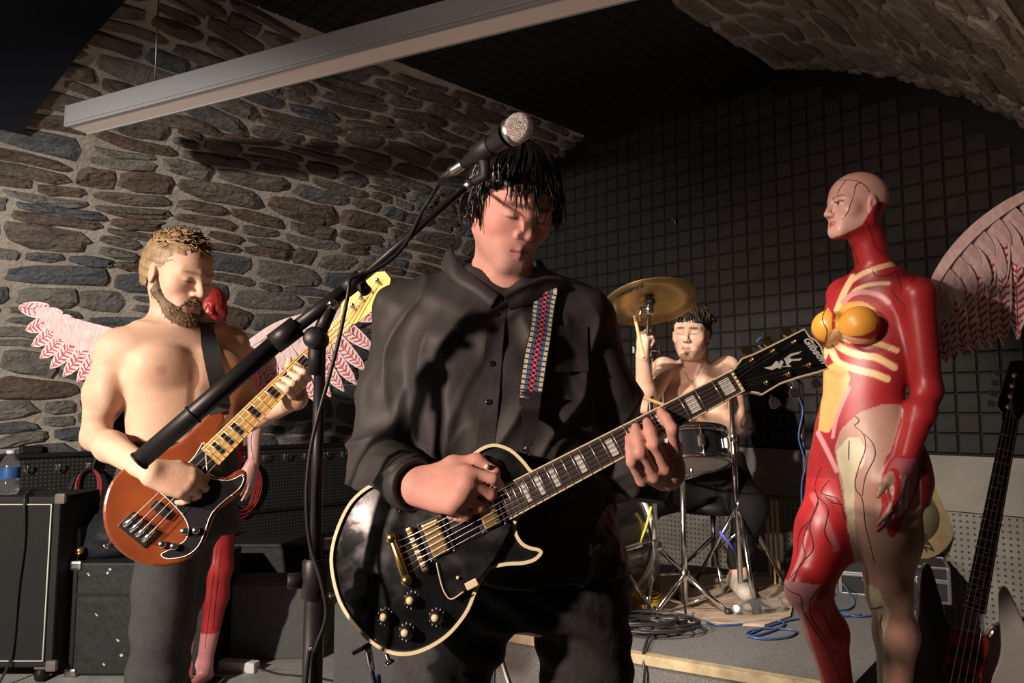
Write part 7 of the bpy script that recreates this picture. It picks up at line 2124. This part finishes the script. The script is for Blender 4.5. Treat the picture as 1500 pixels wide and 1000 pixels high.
# power strip
ps = PH(350, 982, .0)
pst = thing('power_strip', ps, 'white power strip on the floor below the grey wedge', 'power strip')
RP = Matrix.Rotation(math.radians(-12), 3, 'Z')
MB().box(ps + Vector((0, 0, .024)), (.19, .055, .048), RP, .006).build('housing', m_white, pst)
for i in range(3): MB().lathe([(.019, 0), (.019, .002), (.017, .002), (.016, -.003), (0, -.003)], ps + RP @ Vector(((i - 1) * .055, 0, .0485)), (0, 0, 1), 16).build('socket', m_white, pst)
pc_ = thing('cable', ps + RP @ Vector((.1, 0, .02)), 'black mains cable running from the white power strip across the floor', 'cable')
e_ = ps + RP @ Vector((.095, 0, .024))
wires('cable_run', [e_, e_ + Vector((.05, -.02, -.01)), e_ + Vector((.14, -.05, -.018)), e_ + Vector((.28, -.08, -.018)), e_ + Vector((.5, -.18, -.018))], .0045, m_cable, pc_)
fcb = thing('cable', PH(326, 968, 0), 'loop of black cable on the floor against the grey wedge', 'cable')
lc = PH(326, 968, 0)
MB().tube([Vector(p) for p in spline([lc + Vector((.02, .0, .006)), lc + Vector((.06, .05, .05)), lc + Vector((.03, .07, .13)), lc + Vector((-.06, .07, .14)), lc + Vector((-.12, .04, .07)), lc + Vector((-.08, -.02, .01)), lc + Vector((.0, -.04, .006)), lc + Vector((.04, .0, .04)), lc + Vector((.0, .06, .09)), lc + Vector((-.1, .05, .05)), lc + Vector((-.2, .02, .006)), lc + Vector((-.35, -.02, .006)), lc + Vector((-.5, .05, .006))], 8)], .0045, 6).build('cable_loop', m_cable, fcb)
wc = thing('cable', PH(200, 975, 0), 'grey cable along the floor at the foot of the road trunk', 'cable')
wires('cable_run', [PH(*p, .006) for p in [(84, 962), (110, 972), (160, 970), (215, 958), (260, 972), (330, 985), (420, 978), (452, 985)]], .0045, mat('grey_cable', (.22, .21, .2), .5), wc)

# hook panel on the stone wall
m_pegk = mat('black_perforated_metal', (.016, .016, .016), .5); holes(m_pegk, 42, (.10, .095, .075), rad=.2)
hp = thing('hook_panel', room(-VR + .12, 1.5, 0), 'black perforated panel with chrome hooks along the stone wall', 'panel')
def LW(w, z, off): return room(-VR + off, w, z)
pz0, pz1 = .30, .965; pwa, pwb = .35, 4.2
Vp = [LW(w, z, .12) for w in (pwa, pwb) for z in (pz0, pz1)] + [LW(w, z, .10) for w in (pwa, pwb) for z in (pz0, pz1)]
mesh_obj('perforated_sheet', Vp, [[0, 1, 3, 2], [4, 6, 7, 5], [1, 5, 7, 3], [0, 2, 6, 4], [0, 4, 5, 1], [2, 3, 7, 6]], m_pegk, hp, uv=[(w, z) for w in (pwa, pwb) for z in (pz0, pz1)] * 2)
RW = Matrix((-AX, BX, Vector((0, 0, 1)))).transposed()
MB().box(LW((pwa + pwb) / 2, pz1 + .012, .07), (pwb - pwa, .17, .025), RW, .004).build('top_ledge', m_black, hp)
for w in (pwa + .1, (pwa + pwb) / 2, pwb - .1): MB().box(LW(w, pz1 / 2, .06), (.04, .12, pz1), RW).build('panel_post', m_black, hp)
MB().box(LW((pwa + pwb) / 2, .52, .16), (pwb - pwa, .02, .02), RW, .004).build('lower_rail', m_steel if False else m_black, hp)
for i in range(22):
    w = pwb - .12 - i * .165
    b = LW(w, pz1 - .065, .125)
    hk_ = MB().box(b, (.022, .008, .045), RW, .003).build('coat_hook', m_chrome, hp)
    MB().tube([Vector(p) for p in spline([b, b + BX * .03 + Vector((0, 0, -.022)), b + BX * .05 + Vector((0, 0, -.006)), b + BX * .055 + Vector((0, 0, .014))], 3)], .005, 6).build('hook_arm', m_chrome, hk_)
    MB().ball(b + BX * .055 + Vector((0, 0, .016)), .008, 5).build('hook_tip', m_chrome, hk_)
_q = LW(0, 0, 0)
def on_ledge(px): 
    best = min((abs(proj(LW(w, pz1 + .03, .08))[0] - px), w) for w in np.linspace(pwa, pwb, 400)); return LW(best[1], pz1 + .025, .08)
lg = on_ledge(46); rd_ = thing('radio_unit', lg, 'small black electronic box lying on the ledge of the hook panel', 'electronic box')
MB().box(lg + Vector((0, 0, .022)), (.11, .07, .044), RW, .006).build('case', m_black, rd_)
MB().box(lg + BX * .036 + Vector((0, 0, .024)), (.07, .004, .016), RW).build('display', m_rubber, rd_)
# coiled cables hanging from hooks
def hang(px, m, label, R0=.11, n=5):
    w = min((abs(proj(LW(w, .85, .18))[0] - px), w) for w in np.linspace(pwa, pwb, 400))[1]
    w = pwb - .12 - round((pwb - .12 - w) / .165) * .165
    top = LW(w, pz1 - .078, .165); t = thing('cable', top, label, 'cable')
    pts = []
    for k in range(n):
        rx = R0 * (.55 + .06 * k); rz = R0 * (1.25 + .10 * math.sin(k * 2.1))
        for a in np.linspace(-.2, 2 * math.pi - .2, 22, endpoint=False):
            pts.append(top + AX * (rx * math.sin(a)) + Vector((0, 0, -rz + rz * math.cos(a))) + BX * (.006 * (k - n / 2) * .6 + .01 * math.sin(a * 2)))
    MB().tube(pts, .0055, 6).build('cable_coil', m, t)
m_redc = mat('red_cable', (.38, .03, .03), .45); m_pinkc = mat('pink_red_cable', (.45, .06, .08), .45)
hang(362, m_redc, 'coiled red cable hanging from the hook panel beside the second mannequin', .15, 7)
hang(152, m_pinkc, 'coiled pinkish red cable hanging from the hook panel above the bag', .10, 4)
hang(128, m_cable, 'coiled black cable hanging from the hook panel above the bag', .13, 6)
# tape and cables on the platform front below the singer
vt = thing('cable', PH(736, 960, .2), 'yellow and white cables hanging down the platform front behind the singer\'s legs', 'cable')
def on_front(px, py): return PP(px, py, rA + fn * .016, fn)
wires('yellow_run', [on_front(748, 930) , on_front(728, 945), on_front(716, 962), on_front(710, 985), on_front(707, 1010)], .005, m_yelc, vt)
vt2 = thing('cable', PH(750, 960, .2), 'white cable hanging down the platform front behind the singer\'s legs', 'cable')
vt['label'] = 'yellow cable hanging down the platform front behind the singer\'s legs'
wires('white_run', [on_front(724, 920), on_front(730, 950), on_front(738, 980), on_front(748, 1010)], .005, m_pipe, vt2)
vt3 = thing('cable', on_front(733, 960), 'blue cable hanging down the platform front behind the singer\'s legs', 'cable')
wires('blue_run', [on_front(740, 928), on_front(728, 952), on_front(722, 975), on_front(720, 1010)], .004, m_bluec, vt3)
gcab = thing('cable', jk, 'blue guitar cable dropping from the black guitar to the floor', 'cable')
wires('cable_run', [jk + Vector((.004, .004, -.028)), jk + Vector((.012, .006, -.06)), P(556, 1012, 1.36), Vector((P(560, 1000, 1.38).x, 1.40, .4)), Vector((-.30, 1.36, .03)), Vector((-.42, 1.42, .006)), Vector((-.6, 1.6, .006))], .0036, m_bluec, gcab)
